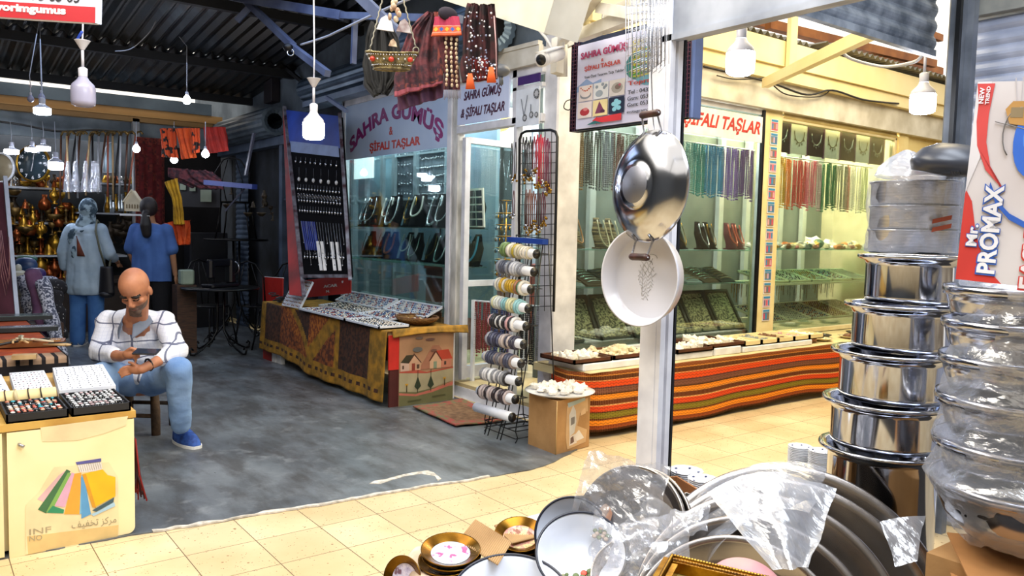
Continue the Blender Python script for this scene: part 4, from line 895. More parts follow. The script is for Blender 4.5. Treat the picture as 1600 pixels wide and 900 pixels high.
# woven basket
t = thing('woven_basket', 'shallow woven basket at the near end of the cloth table', 'basket', (3.36, 5.72, TZ+.012)); b = MB()
Mx = Matrix.Translation((3.36, 5.72, TZ+.012)) @ Matrix.Diagonal((1.0, 1.25, 1, 1))
b.lathe([(.001, 0), (.10, 0), (.15, .03), (.17, .055), (.165, .06), (.145, .035), (.10, .012), (.001, .012)], 40, 0, Mx, True, star=lambda k: 1+.012*(k % 2)); build('bowl', b, M('wicker', '#9c7440', .8, 0, '#5a3c1c', 50, bump=.6), t)
b = MB()
for i in range(24): a = i*2.4; r = .02+.09*(i/24); b.ball((3.36+r*math.cos(a), 5.72+r*1.2*math.sin(a), TZ+.012+.035), (.014, .012, .01), 6, 4, i % 3)
build('trinkets', b, [JM[1], BRASS, JM[2]], t)['kind'] = 'stuff'
b = MB(); b.tube([(3.36+.162*math.cos(a), 5.72+.205*math.sin(a), TZ+.069) for a in [i*math.pi/16 for i in range(32)]], .008, 6, 0, True); build('rim', b, M('wicker_rim', '#7c5228', .8, 0, '#4a2e14', 60), t)
# tall slanted jewellery board with red sides
ol, orr = PX(473, 432, 2.98), PX(548, 432, 3.12)
tl, tr = PX(446, 172, 3.35), PX(532, 182, 3.45)
t = thing('jewellery_board', 'tall slanted black board of silver necklaces with red side and blue top', 'display board', ol)
U = orr-ol; 
def bd(u, v): return (ol*(1-u)+orr*u)*(1-v)+(tl*(1-u)+tr*u)*v
Nn = (orr-ol).cross(tl-ol).normalized()
b = MB(); b.grid(2, 2, lambda u, v: bd(u, v)-Nn*.0, 0, .03, False); build('panel', b, VELVET, t)
b = MB(); e0, e1 = bd(0, -.10), bd(0, 1.02); back = Vector((.30, .06, 0))
pb = e0-RT*.16+FH*.10; k_ = UZ.cross(e1-e0).normalized()*.012; b.add([e0-RT*.01, e1-RT*.012, e1-RT*.03+FH*.05, pb, e0-RT*.01+k_, e1-RT*.012+k_, e1-RT*.03+FH*.05+k_, pb+k_], [(0, 1, 2, 3), (7, 6, 5, 4), (0, 4, 5, 1), (1, 5, 6, 2), (2, 6, 7, 3), (3, 7, 4, 0)]); build('side_panel', b, M('worn_red_side', '#a3201c', .5, 0, '#5e1614', 3), t)
b = MB(); b.beam(e0+Nn*.01, e1+Nn*.01, .035, .03); b.beam(bd(1, -.02)+Nn*.01, bd(1, 1.02)+Nn*.01, .03, .02); b.beam(bd(0, 0)+Nn*.012, bd(1, 0)+Nn*.012, .03, .03); build('edging', b, M('taped_edge', '#8d8f9c', .4, .2, '#4a3038', 12), t)
b = MB(); b.grid(2, 1, lambda u, v: bd(u, .78+.22*v)+Nn*.006+(Vector((0, 0, 0))), 0, .004, False); build('blue_header', b, M('blue_header', '#2348b0', .5, 0, '#1a2c7c', 3), t)
b = MB(); b.grid(2, 1, lambda u, v: bd(.04+u*.9, .72+.07*v)+Nn*.007, 0, .004, False); build('pale_strip', b, M('pale_tape', '#8a9cc4', .5), t)
b = MB(); ms = [SILVER, M('blue_tassel', '#3a4ca8', .5), WHITEP, M('dull_silver', '#8c9098', .35, .9)]
random.seed(3)
for (v, n, kind) in [(.66, 9, 0), (.55, 6, 1), (.49, 15, 0), (.45, 15, 2), (.42, 15, 0), (.36, 16, 0), (.30, 8, 3), (.30, 16, 4), (.10, 14, 0)]:
    for i in range(n):
        u = .08+.86*(i+.5)/n; 
        if kind == 3: u = .10+.30*(i+.5)/n
        p = bd(u, v)+Nn*.012
        if kind == 0: b.ball(p, (.012, .012, .018), 6, 4, 0); b.tube([p, p+UZ*.05], .0015, 4, 3)
        elif kind == 1: b.ball(p, (.016, .016, .022), 6, 5, 2); b.tube([p+UZ*.02, p+UZ*.12], .0015, 4, 3)
        elif kind == 2: b.tube([p+Vector((0, .018*math.cos(a), .022*math.sin(a))) for a in [k*math.pi/5 for k in range(10)]], .004, 4, 0, True)
        elif kind == 3: b.tube([p, bd(u+.04, v-.16)+Nn*.012], .006, 5, 1)
        else:
            L = .12+.06*(i % 3); b.tube([p, bd(u+.02, v-L)+Nn*.012], .0028, 4, 3); b.ball(bd(u+.02, v-L)+Nn*.012, .009, 5, 4, 0)
for u in (.42, .50, .70, .80): b.beam(bd(u, .19)+Nn*.014, bd(u+.02, .03)+Nn*.014, .028, .006, 2)
o_ = build('hanging_jewellery', b, ms, t); o_['kind'] = 'stuff'
# red shop boxes standing at the foot of the board
t = thing('red_sign_board', 'low red sign board with white letters behind the ring trays', 'sign', (3.2, 7.3, TZ)); c0, c1 = PX(468, 466, 3.15), PX(549, 458, 3.32); h_ = .175
b = MB(); b.prism(rect(0, 0, 1, 1), c0, c1-c0, UZ*h_, .01); build('board', b, M('sign_red', '#c02a24', .45, 0, '#a3201c', 2), t)
b = MB(); uu = (c1-c0).normalized(); n_ = uu.cross(UZ); oo = c0+n_*.011; L = (c1-c0).length
lettering(b, 'ACAR', oo+uu*L*.5+UZ*h_*.44, uu, UZ, L*.26, h_*.16, 0, bold=.03); lettering(b, 'N.', oo+uu*L*.55+UZ*h_*.16, uu, UZ, L*.07, h_*.14, 0, bold=.02); lettering(b, "'", oo+uu*L*.84+UZ*h_*.60, uu, UZ, L*.03, h_*.12, 0, bold=.03); build('lettering', b, WHITEP, t)
t = thing('red_sign_board', 'small plain red board behind the left end of the cloth table', 'sign', (3.3, 8.2, .55)); c0, c1 = PX(412, 470, 3.3), PX(443, 474, 3.3); b = MB(); b.prism(rect(0, 0, 1, 1), c0+UZ*-.08, c1-c0, UZ*.36, .012); build('board', b, M('sign_red', '#c02a24', .45), t); b = MB(); b.tube([c0-UZ*.08, c0+UZ*.28, c1+UZ*.28], .006, 5); build('edging', b, WHITEP, t)
b = MB(); b.box((3.3, 8.1, 0), (3.5, 8.5, .62)); tag(build('black_stand', b, BLACK), 'black stand under the small red board in the bay', 'stand')
# dark bangles heap
t = thing('bangle_heap', 'heap of dark bangles at the left end of the cloth table', 'bangles', (2.98, 7.95, zt)); b = MB(); random.seed(5)
for i in range(14):
    c = Vector((3.0+random.uniform(-.04, .08), 7.85+random.uniform(-.14, .14), zt+.012+.006*i)); b.tube([c+Vector((.035*math.cos(a), .035*math.sin(a), .006*math.sin(a+i))) for a in [k*math.pi/6 for k in range(12)]], .006, 5, 0, True)
build('bangles', b, M('dark_bangles', '#20242e', .3, .3), t)['kind'] = 'stuff'
# door mat
g0, g1, g2, g3 = G(645, 640), G(712, 670), G(790, 662), G(722, 628)
b = MB(); 
def matf(u, v): p = (g0*(1-u)+g3*u)*(1-v)+(g1*(1-u)+g2*u)*v; return (p.x, p.y, .018+.003*math.sin(u*9)+.002*math.sin(v*13))
b.grid(40, 40, matf, 0, .01, True, lambda u, v: 1 if min(u, 1-u, v, 1-v) < .14 else 0)
tag(build('door_mat', b, [M('mat_centre', '#7a5c40', .95, 0, '#5a3e28', 25), M('mat_border', '#5c6040', .95, 0, '#8c3a34', 18, lo=.4, hi=.62)]), 'worn brown door mat with flowered border on the concrete by the shop door', 'door mat')
# ================================================================ BRACELET RACK BY THE DOOR
rolls = [((785, 389), (838, 397)), ((781, 416), (834, 425)), ((776, 443), (829, 452)), ((771, 471), (825, 482)), ((767, 500), (822, 510)), ((763, 528), (818, 538)), ((758, 556), (814, 568)), ((754, 583), (810, 596)), ((749, 610), (805, 624)), ((744, 636), (800, 652))]
t = thing('bracelet_rack', 'black wire floor rack leaning back beside the shop door', 'rack', G(790, 680)); RP = []
for i, ((x0, y0), (x1, y1)) in enumerate(rolls):
    X = 3.33-.028*i; RP.append((PX(x0, y0, X), PX(x1, y1, X)))
Rb = MB(); 
def wire(pts, r=.004, n=6): Rb.tube(pts, r, n)
for s_ in (.33, .42, .68, .77): wire([RP[0][0].lerp(RP[0][1], s_)+X_*.03+UZ*.06]+[a.lerp(c, s_)+X_*.035 for a, c in RP]+[Vector((RP[9][0].lerp(RP[9][1], s_).x-.02, RP[9][0].lerp(RP[9][1], s_).y, .03))])
f0, f1 = G(757, 674, .004), G(805, 693, .004); f2, f3 = f0+X_*.34, f1+X_*.34
for p in (f0, f1, f2, f3): wire([p, p+UZ*.03+X_*.02, p+UZ*.08])
for z in (.03, .08): wire([f0+UZ*z, f1+UZ*z, f3+UZ*z, f2+UZ*z, f0+UZ*z])
for s_ in (.25, .5, .75): wire([f0.lerp(f1, s_)+UZ*.08, f2.lerp(f3, s_)+UZ*.08])
top = RP[0][1]+X_*.1+UZ*.1; wire([f3+UZ*.08, f3+UZ*.6+X_*-.04, top]); wire([f2+UZ*.08, RP[0][0]+X_*.12+UZ*.1]); wire([f1+UZ*.08, RP[5][1]+X_*.05, top-X_*.04]); wire([f0+UZ*.08, RP[5][0]+X_*.05]); wire([RP[0][0]+X_*.12+UZ*.1, top])
for a, c in RP[::2]: wire([a+X_*.035, c+X_*.035, c+X_*.10, a+X_*.10, a+X_*.035], .003)
build('wire_frame', Rb, BLACKM, t)
b = MB(); a, c = PX(757+38, 378, 3.36), PX(850, 380, 3.36); b.beam(PX(797, 374, 3.37), PX(852, 378, 3.37), .05, .035); build('blue_shelf_bar', b, M('blue_bar', '#2346a0', .35, .1), t, label='blue painted bar')
tubeM = M('roll_core', '#e4e6ec', .5); bc = [['#c9c2a8', '#e8e0d0', '#b8a23a', '#6f8a52'], ['#8c8f98', '#5a5e6e', '#c8cad0'], ['#4f7a52', '#c9a02c', '#d8d2c4', '#9c6a4a'], ['#d8d6a8', '#8fc0c4', '#dfe2d8', '#c9cfd4'], ['#efe6da', '#2c2a2e', '#d8a8a8', '#e8e4e0'], ['#9c9aa0', '#3c3a4c', '#c8b8b0', '#5a5c74'], ['#6e6c74', '#c4bcb4', '#8c7c74', '#4a4c60'], ['#efefec', '#2a282a', '#e0dcd8', '#8a8a8c'], ['#2a2024', '#3c3034', '#1c181c', '#b8a8a4']]
random.seed(9)
desc = ['green and cream', 'dark grey', 'green, yellow and cream', 'pale yellow and sky blue', 'cream, pink and black', 'grey and navy', 'brown and grey', 'black and white', 'dark maroon']
BRP = {}
for i, (a, c) in enumerate(RP):
    ax = (c-a).normalized(); L = (c-a).length; rr = .032
    tr_ = thing('bracelet_roll', ('roll of %s bracelets, %s from the top of the wire rack' % (desc[i], ORD[i])) if i < 9 else 'bare white roll at the foot of the wire rack', 'display roll', a)
    b = MB(); b.tube([a, c], rr, 20); build('roll', b, tubeM, tr_); b = MB(); b.tube([c-ax*.002, c+ax*.004], rr*.99, 20); b.tube([c+ax*.003, c+ax*.010], rr*.62, 16); build('end_cap', b, BLACK, tr_)
    if i < 9:
        n = 11
        for k in range(n):
            f = .06+.80*(k+.5)/n if i not in (1, 4, 7) else .04+.72*(k+.5)/n
            hcol = random.choice(bc[i]); wd = random.choice((.007, .009, .012))
            p = a+ax*(L*f); u = ax.cross(UZ).normalized(); v = u.cross(ax)
            bb = MB(); tilt = random.uniform(-.12, .12); pts = []
            for q in range(20): an = q*math.pi/10; pts.append(p+(u*math.cos(an)+v*math.sin(an))*(rr+wd*.75)+ax*(math.cos(an)*tilt*rr+random.uniform(-.0015, .0015)))
            bb.tube(pts, [wd*(1+.18*(q % 2)) for q in range(20)], 6, 0, True)
            tag(build('bracelet', bb, M('bracelet_'+hcol.strip('#'), hcol, .35, .0, None, 60)), 'bead bracelet on the %s roll from the top of the wire rack' % ORD[i], 'bracelet', 'bracelets on the %s roll' % ORD[i])
# wire grid panel with a rounded black frame, hung with necklaces
gx = 3.52
def gp(px, py): return PX(px, py, gx)
t = thing('grid_panel', 'tall black wire grid panel with rounded top beside the corner column', 'grid panel', gp(840, 487))
fr = [(812, 480), (811, 330), (812, 218), (815, 209), (822, 205), (860, 203), (868, 206), (871, 214), (868, 350), (865, 487)]
b = MB(); b.tube([gp(*p) for p in fr], .010, 8); build('frame', b, BLACKM, t)
b = MB()
for k in range(1, 6): x = 812+10*k; b.tube([gp(x, 206), gp(x-1.5, 486)], .0028, 5)
for k in range(17): y = 222+16*k; b.tube([gp(811, y+2), gp(870-k*.25, y)], .0028, 5)
build('grid', b, BLACKM, t)
random.seed(12)
hg = [(818, 214, 62, '#241c22', 'black'), (823, 214, 66, '#1c1a20', 'black'), (829, 213, 64, '#2a2024', 'black'), (835, 213, 60, '#7a1c28', 'red'), (840, 210, 78, '#b8283c', 'red'), (845, 210, 82, '#c22c44', 'red'), (851, 214, 80, '#8a4058', 'plum'), (856, 216, 84, '#6a3048', 'plum'), (806, 222, 58, '#17151a', 'black'), (800, 224, 55, '#1c1a1c', 'black'),
      (822, 296, 62, '#5a3a34', 'brown'), (828, 296, 66, '#7c5040', 'brown'), (834, 298, 58, '#6a4438', 'brown'), (841, 298, 64, '#4a2c30', 'brown'), (848, 300, 50, '#5c2a38', 'plum'), (803, 298, 40, '#4a2028', 'plum')]
hg += [(x+3, y+5, h-9, c_, n_) for x, y, h, c_, n_ in hg if x > 815]
for i, (x, y, h, col, nm) in enumerate(hg):
    p, q = PX(x, y, gx-.03), PX(x-1, y+h, gx-.04); b = MB(); w2 = .013; sd = Vector((0, -1, 0))
    tt = thing('hanging_necklace', '%s cord necklace with pendant hanging on the %s half of the wire grid' % (nm, 'upper' if y < 250 else 'lower'), 'necklace', p, 0, '%s necklaces on the %s grid' % (nm, 'upper' if y < 250 else 'lower'))
    b.tube([p-sd*.002, p-sd*w2+(q-p)*.4, q-sd*.006], .0035, 5); b.tube([p+sd*.002, p+sd*w2+(q-p)*.4, q+sd*.006], .0035, 5); build('cord', b, M('cord_'+col.strip('#'), col, .6), tt)
    b = MB()
    for k in range(5): b.ball(q+Vector((random.uniform(-.01, .01), random.uniform(-.022, .022), random.uniform(-.03, .03))), .010, 6, 4)
    build('pendant', b, BRASS if i % 3 else SILVER, tt)
# three-tier earring stand seen through the door
t = thing('earring_carousel', 'tall tiered stand of hanging earrings inside the open door', 'display stand', (4.15, 5.25, .9)); o = PX(788, 420, 4.15)
b = MB(); c = PX(790, 380, 4.15); b.tube([Vector((c.x, c.y, .12)), Vector((c.x, c.y, 1.65))], .006, 6); b.lathe([(.001, 0), (.11, 0), (.11, .015), (.001, .02)], 20, 0, TM((c.x, c.y, .12)))
for j in range(6):
    z = 1.05+.10*j; b.tube([Vector((c.x+.085*math.cos(a), c.y+.085*math.sin(a), z)) for a in [k*math.pi/8 for k in range(16)]], .004, 5, 0, True); b.tube([Vector((c.x-.085, c.y, z)), Vector((c.x+.085, c.y, z))], .003, 5)
b.tube([Vector((c.x+.04*math.cos(a), c.y+.04*math.sin(a), 1.66+.0*a)) for a in [k*math.pi/6 for k in range(12)]], .003, 5, 0, True); build('stand', b, BRASS, t)
b = MB()
for j in range(6):
    for k in range(14): a = k*math.pi/7+j; b.ball((c.x+.088*math.cos(a), c.y+.088*math.sin(a), 1.02+.10*j), (.008, .008, .018), 5, 4, k % 3)
build('earrings', b, [SILVER, GOLD, JM[3]], t)['kind'] = 'stuff'
# ================================================================ CARDBOARD BOX WITH CRYSTALS
c0, c1, c2 = G(825, 695), G(868, 712), G(920, 698)
def boxframe():  # corner c1, edges to c0 and c2
    e0, e2 = c0-c1, c2-c1; return e0, e2
e0, e2 = boxframe(); hb = .345
t = thing('cardboard_box', 'tall brown cardboard box with torn labels beside the corner column', 'box', c1)
def cor(u, v, z): return c1+e0*u+e2*v+UZ*z
b = MB(); vs = [cor(u, v, z) for z in (0.003, hb) for u, v in ((0, 0), (0, 1), (1, 1), (1, 0))]; b.add(vs, [(3, 2, 1, 0), (4, 5, 6, 7), (0, 1, 5, 4), (1, 2, 6, 5), (2, 3, 7, 6), (3, 0, 4, 7)]); build('carton', b, CARDB, t)
n2 = e2.normalized(); nn = n2.cross(UZ)
sh = [([(.10, .10), (.105, .30), (.33, .33), (.335, .24), (.25, .24), (.22, .16), (.33, .12), (.32, .04), (.12, .02)], '#c8a478'), ([(.12, .29), (.30, .315), (.30, .335), (.11, .32)], '#9fb0b4'), ([(.14, .10), (.13, .24), (.17, .30), (.20, .26), (.21, .19), (.19, .12)], '#c9c6c0'), ([(.15, .17), (.15, .22), (.19, .225), (.19, .18)], '#7a7674'), ([(.14, .04), (.14, .10), (.20, .11), (.22, .05)], '#d8cdc0'), ([(.15, .05), (.15, .09), (.18, .10), (.19, .06)], '#6a5048'), ([(.19, .10), (.24, .13), (.30, .07), (.22, .06)], '#d9d2c8'), ([(.25, .22), (.31, .23), (.30, .27), (.26, .25)], '#d8b48a')]
e2l = e2.length; sh = [([(x*e2l/.36, y) for x, y in p_], c_) for p_, c_ in sh]
decal(c1+nn*.001, n2, UZ, sh, 'torn_label', t, .0012)
b = MB(); b.tube([cor(0, 0, .0)+nn*.001, cor(0, 0, hb)+nn*.001], .003, 5); b.beam(cor(.5, .02, hb+.001), cor(.5, .98, hb+.001), .05, .002); build('tape', b, M('packing_tape', '#c9a468', .3), t)
b = MB(); ct = cor(.5, .5, hb+.004); b.lathe([(.001, 0), (.19, .004), (.225, .018), (.23, .022), (.2, .014), (.001, .008)], 36, 0, TM(ct, sc=(1, 1, 1))); tag(build('white_platter', b, M('white_enamel', '#e6e8ec', .2)), 'white round platter lying on the tall cardboard box', 'platter')
random.seed(14)
for i in range(15):
    a = i*2.399; r = .16*math.sqrt((i+.5)/15); rock('white quartz', (ct.x+r*math.cos(a), ct.y+r*math.sin(a), ct.z+.014), random.uniform(.032, .05), 'pale crystal chunk on the platter above the tall cardboard box', 'crystals on the box platter')
# ================================================================ KILIM BENCH ALONG THE PASSAGE WINDOWS
t = thing('kilim_bench', 'long low bench under the passage windows covered by a striped kilim', 'bench', (5.2, 4.1, 0))
b = MB(); b.box((3.60, 3.92, .40), (9.3, 4.46, .455)); build('bench_top', b, CREAM, t)
for i in range(7):
    b = MB(); x = 3.85+.86*i; b.box((x, 4.05, 0), (x+.06, 4.4, .40)); build('leg', b, PALEWOOD, t)
path = [(3.66, 4.33), (3.57, 4.18), (3.54, 4.02), (3.60, 3.91), (3.72, 3.865), (3.9, 3.855), (5, 3.85), (6.5, 3.845), (9.3, 3.84)]
seg = [0]
for (x0, y0), (x1, y1) in zip(path[:-1], path[1:]): seg.append(seg[-1]+math.hypot(x1-x0, y1-y0))
def pathat(s_):
    s_ *= seg[-1]
    for i in range(len(path)-1):
        if s_ <= seg[i+1]+1e-9: f = (s_-seg[i])/(seg[i+1]-seg[i]); return Vector((path[i][0]+(path[i+1][0]-path[i][0])*f, path[i][1]+(path[i+1][1]-path[i][1])*f, 0))
    return Vector((*path[-1], 0))
stripes = [(.0, .035, '#3c1c12'), (.035, .10, '#8c3c1a'), (.10, .18, '#f08c20'), (.18, .21, '#5a2a14'), (.21, .30, '#7c7420'), (.30, .32, '#3a2214'), (.32, .41, '#d8401c'), (.41, .43, '#e0a060'), (.43, .51, '#5a2816'), (.51, .53, '#d88a3a'), (.53, .60, '#f08a1e'), (.60, .625, '#3c2014'), (.625, .71, '#6e4438'), (.71, .73, '#3a2030'), (.73, .83, '#dc4418'), (.83, .85, '#e08a50'), (.85, .92, '#4c2412'), (.92, .94, '#d88a3a'), (.94, 1.01, '#7a3c1c')]
kt = NT('kilim_stripes'); uvn = kt.coord('UV'); sp = kt.n('ShaderNodeSeparateXYZ', {0: uvn}); vv = sp.outputs[1]
st = []
for a_, c_, h_ in stripes: st.append((a_, hx(h_)))
base = kt.ramp(vv, st, 'CONSTANT')
zig = kt.math('FRACT', kt.math('MULTIPLY', sp.outputs[0], 150.0)); zig = kt.math('ABSOLUTE', kt.math('SUBTRACT', zig, .5)); vf = kt.math('FRACT', kt.math('ADD', kt.math('MULTIPLY', vv, 20.0), kt.math('MULTIPLY', zig, .9)))
zm = kt.math('MULTIPLY', kt.math('GREATER_THAN', vf, .68), .45); wv = kt.math('MULTIPLY', kt.math('GREATER_THAN', kt.math('FRACT', kt.math('MULTIPLY', sp.outputs[0], 420.0)), .5), .12)
cl = kt.mix(zm, base, hx('#3a1a10')); cl = kt.mix(wv, cl, hx('#e0a868')); kt.set(kt.b, 'Base Color', cl); kt.b.inputs['Roughness'].default_value = .95; kt.b.inputs['Specular IOR Level'].default_value = .1; kt.bump(kt.noise(220, 2), .3, .003)
def kil(u, v):
    p = pathat(u); hem = .04+.014*math.sin(u*17)+.007*math.sin(u*43)+(.03 if u < .08 else 0)*(1-u/.08); z = hem+(.462-hem)*v+.006*math.sin(u*19)*v*(1-v)*4
    w2 = .010*math.sin(u*30+2*math.sin(u*9))*(1-v)+.005*math.sin(u*71+v*2)*(1-v); e = .0-.03*(1-v)*0; return (p.x, p.y-w2+e, z)
b = MB(); b.grid(260, 24, kil, 0, .006); build('kilim', b, kt.m, t, label='kilim with orange, red, olive and brown stripes')
b = MB(); b.grid(60, 3, lambda u, v: (3.60+5.7*u, 3.86+.56*v, .464+.002*math.sin(u*80)), 0, .005); build('top_cloth', b, M('cream_cloth', '#d8c79a', .8, 0, '#c2ad7c', 4), t)
# foam blocks and trays on the bench
zb_ = .465
BRT = M('brown_tray', '#5c3018', .5, 0, '#3c1e10', 8); LINEN = M('cream_lining', '#e6dcc0', .8)
def foam(label, x0, x1, y0, y1, h, grp=None): b = MB(); b.bbox((x0, y0, zb_), (x1, y1, zb_+h), .01); tag(build('foam_block', b, STYRO), label, 'foam block', grp)
foam('white foam block under the first two crystal trays on the bench', 3.60, 4.40, 3.92, 4.3, .05); foam('white foam block under the third crystal tray, behind the white post', 4.46, 4.95, 3.92, 4.3, .05)
foam('white foam block under the tilted brown crystal tray', 4.97, 5.30, 3.92, 4.35, .06); foam('long white foam slab under the row of cream trays', 5.33, 6.3, 3.92, 4.35, .045)
def otray(label, loc, rz, w_, d_, m=BRT, tilt=0, h=.03):
    t = thing('wooden_tray', label, 'tray', loc, rz); b = MB(); Rt = Matrix.Rotation(tilt, 4, 'X'); q = .014
    for a, c in (((0, 0, 0), (w_, d_, .008)), ((0, 0, 0), (w_, q, h)), ((0, d_-q, 0), (w_, d_, h)), ((0, 0, 0), (q, d_, h)), ((w_-q, 0, 0), (w_, d_, h))): b.box(a, c, 0, Rt)
    build('tray', b, m, t, True); b = MB(); b.box((q, q, .008), (w_-q, d_-q, .013), 0, Rt); build('lining', b, LINEN, t, True); return t
TR = [(3.52, 3.93, .35, .36, 0, 'brown wooden tray of white crystals at the left end of the bench', .052, 'white quartz'), (3.90, 3.94, .42, .36, .0, 'second brown tray of large pale crystals on the bench, left of the white post', .052, 'cream'), (4.52, 3.91, .42, .36, .0, 'brown tray of small white crystals just right of the white post', .052, 'white quartz'), (4.90, 3.93, .46, .38, 0, 'large brown tray heaped with white crystals in the middle of the bench', .062, 'white quartz')]
random.seed(17)
for i, (x, y, w_, d_, rz, lb, z, rc) in enumerate(TR):
    z0 = zb_+z; otray(lb, (x, y, z0), rz, w_, d_)
    for k in range(14):
        rock(rc, (x+.04+(w_-.08)*((k % 5)+random.uniform(.2, .8))/5, y+.04+(d_-.08)*((k//5)+random.uniform(.2, .8))/3, z0+.013), random.uniform(.024, .046), '%s crystal chunk in the %s wooden tray of the bench' % (rc, ORD[i]), 'crystals in the %s bench tray' % ORD[i])
for i in range(5):
    x = 5.35+.23*i; jm = ['pale', 'lilac', 'dark', 'pink', 'cream'][i]; otray('small cream tray of %s stones, %s from the left on the foam slab' % (jm, ORD[i]), (x, 3.93, zb_+.047), 0, .22, .34, IVORY, 0, .04)
    for k in range(9): rock(['cream', 'grey', 'brown', 'pink', 'white quartz'][i], (x+.03+.16*((k % 3)+.5)/3, 3.97+.26*((k//3)+.5)/3, zb_+.06), random.uniform(.018, .03), 'small %s stone in the %s cream tray on the foam slab' % (['cream', 'grey', 'brown', 'pink', 'white'][i], ORD[i]), 'stones in %s cream tray' % ORD[i])
for i, (x, y) in enumerate([(6.62, 4.05), (6.85, 4.2), (7.05, 4.0), (7.4, 4.12), (7.75, 4.05), (8.1, 4.15)]):
    b = MB(); b.lathe([(.001, 0), (.07, 0), (.11, .02), (.115, .024), (.07, .008), (.001, .006)], 20, i % 2, TM((x, y, zb_+.001))); tag(build('saucer', b, [M('cream_dish', '#e8dcb4', .3), M('dark_dish', '#3c3228', .4)]), '%s dish of stones, %s from the left on the far half of the bench' % (['cream', 'dark'][i % 2], ORD[i]), 'dish')
    for k in range(7): a = k*2.4; rock(['cream', 'grey', 'brown', 'white quartz', 'green', 'cream'][i], (x+.05*math.sqrt(k/7)*math.cos(a), y+.05*math.sqrt(k/7)*math.sin(a), zb_+.009), random.uniform(.018, .032), 'stone in the %s dish from the left on the far half of the bench' % ORD[i], 'stones in %s dish' % ORD[i])
for i in range(4): b = MB(); b.bbox((6.35+.03*i, 4.0+.1*i, zb_+.001), (6.5+.03*i, 4.08+.1*i, zb_+.04), .008); tag(build('soapstone_block', b, M('pink_salt', '#d8a084', .6, 0, '#c08468', 12)), 'small pink stone block, %s from the front between cream trays and dishes' % ORD[i], 'stone block')
# ================================================================ NEAR SHOP: GOODS IN FRONT
def frame_at(c, up, face):
    """matrix whose z axis is face direction (out of the dish), y near up"""
    z = Vector(face).normalized(); x = Vector(up).cross(z).normalized(); y = z.cross(x)
    return Matrix(((x.x, y.x, z.x, c[0]), (x.y, y.y, z.y, c[1]), (x.z, y.z, z.z, c[2]), (0, 0, 0, 1)))
TOV = -FH     # towards the viewer
# --- shallow two handled pan hanging on the post, its bottom to the passage side
cpan = D(1012, 291, 2.42); fz = (TOV*1.0 - RT*1.65 + UZ*.10).normalized()
t = thing('sac_pan', 'shiny round two-handled steel pan hanging on the white post', 'pan', cpan - UZ*.16)
Mx = frame_at(cpan, UZ, fz) @ Matrix.Diagonal((1.05, 1.05, 1.05, 1)); rp = .168
b = MB(); prof = [(.001, .050), (.055, .050), (.0555, .048), (.075, .046), (.11, .036), (.14, .018), (.155, .0), (.163, -.004), (.164, -.008), (.157, -.009), (.152, -.004), (.137, .012), (.108, .030), (.07, .041), (.001, .044)]
b.lathe(prof, 64, 0, Mx); build('bowl', b, M('polished_pan', '#c4c6cc', .16, 1., '#b5b7bf', 2), t); b = MB(); b.lathe([(.001, .0515), (.052, .0515), (.054, .0495)], 40, 0, Mx); build('base_disc', b, M('matt_base', '#8f9098', .45, .9), t)
for s_, nm in ((1, 'upper'), (-1, 'lower')):
    def hp(x, y, z): return Mx @ Vector((x, y*s_, z))
    h = MB(); h.tube([hp(-.036, .140, .015), hp(-.037, .160, -.002), hp(-.034, .195, .010), hp(-.034, .205, .012)], .0032, 6); h.tube([hp(.036, .140, .015), hp(.037, .160, -.002), hp(.034, .195, .010), hp(.034, .205, .012)], .0032, 6); h.tube([hp(-.04, .206, .012), hp(.04, .206, .012)], .0028, 6)
    ho = build('handle', h, STEEL2, t); g = MB(); g.tube([hp(-.038, .206, .012), hp(-.03, .206, .012), hp(0, .206, .012), hp(.03, .206, .012), hp(.038, .206, .012)], [.009, .0115, .0105, .0115, .009], 12); build('grip', g, M('brown_grip', '#4a2a20', .45, 0, '#2e1812', 40), ho)
# --- white round tray hanging below
ct = D(1012, 433, 2.50); fz = (TOV*1.0 - RT*1.15 + UZ*.02).normalized(); Mx = frame_at(ct, UZ, fz)
t = thing('round_tray', 'white enamelled round tray with faint engraving hanging below the pan', 'tray', ct-UZ*.15)
b = MB(); b.lathe([(.001, 0), (.128, 0), (.134, .004), (.148, .046), (.154, .048), (.152, .042), (.139, .0), (.130, -.004), (.001, -.004)], 64, 0, Mx); build('dish', b, M('ivory_enamel', '#d3d2d8', .28, 0, '#c8c7ce', 2, coat=.3), t)
b = MB(); random.seed(6)
def ep(x, y): return Mx @ Vector((x, y, .0014))
for k in range(11):
    y = .055-.012*k; L = .03*(1-abs(k-4)/8); b.tube([ep(-.01-L+.006*i+random.uniform(-.002, .002), y+.007*math.sin(i*1.9+k)) for i in range(int(L/.003)+3)], .0007, 4)
b.tube([ep(.015+.02*math.cos(a), .06+.012*math.sin(a)) for a in [i*math.pi/8 for i in range(13)]], .0008, 4); b.tube([ep(-.02, -.06+.012*i) for i in range(9)], .0006, 4)
build('engraving', b, M('engraved_line', '#a9a6a0', .5), t)
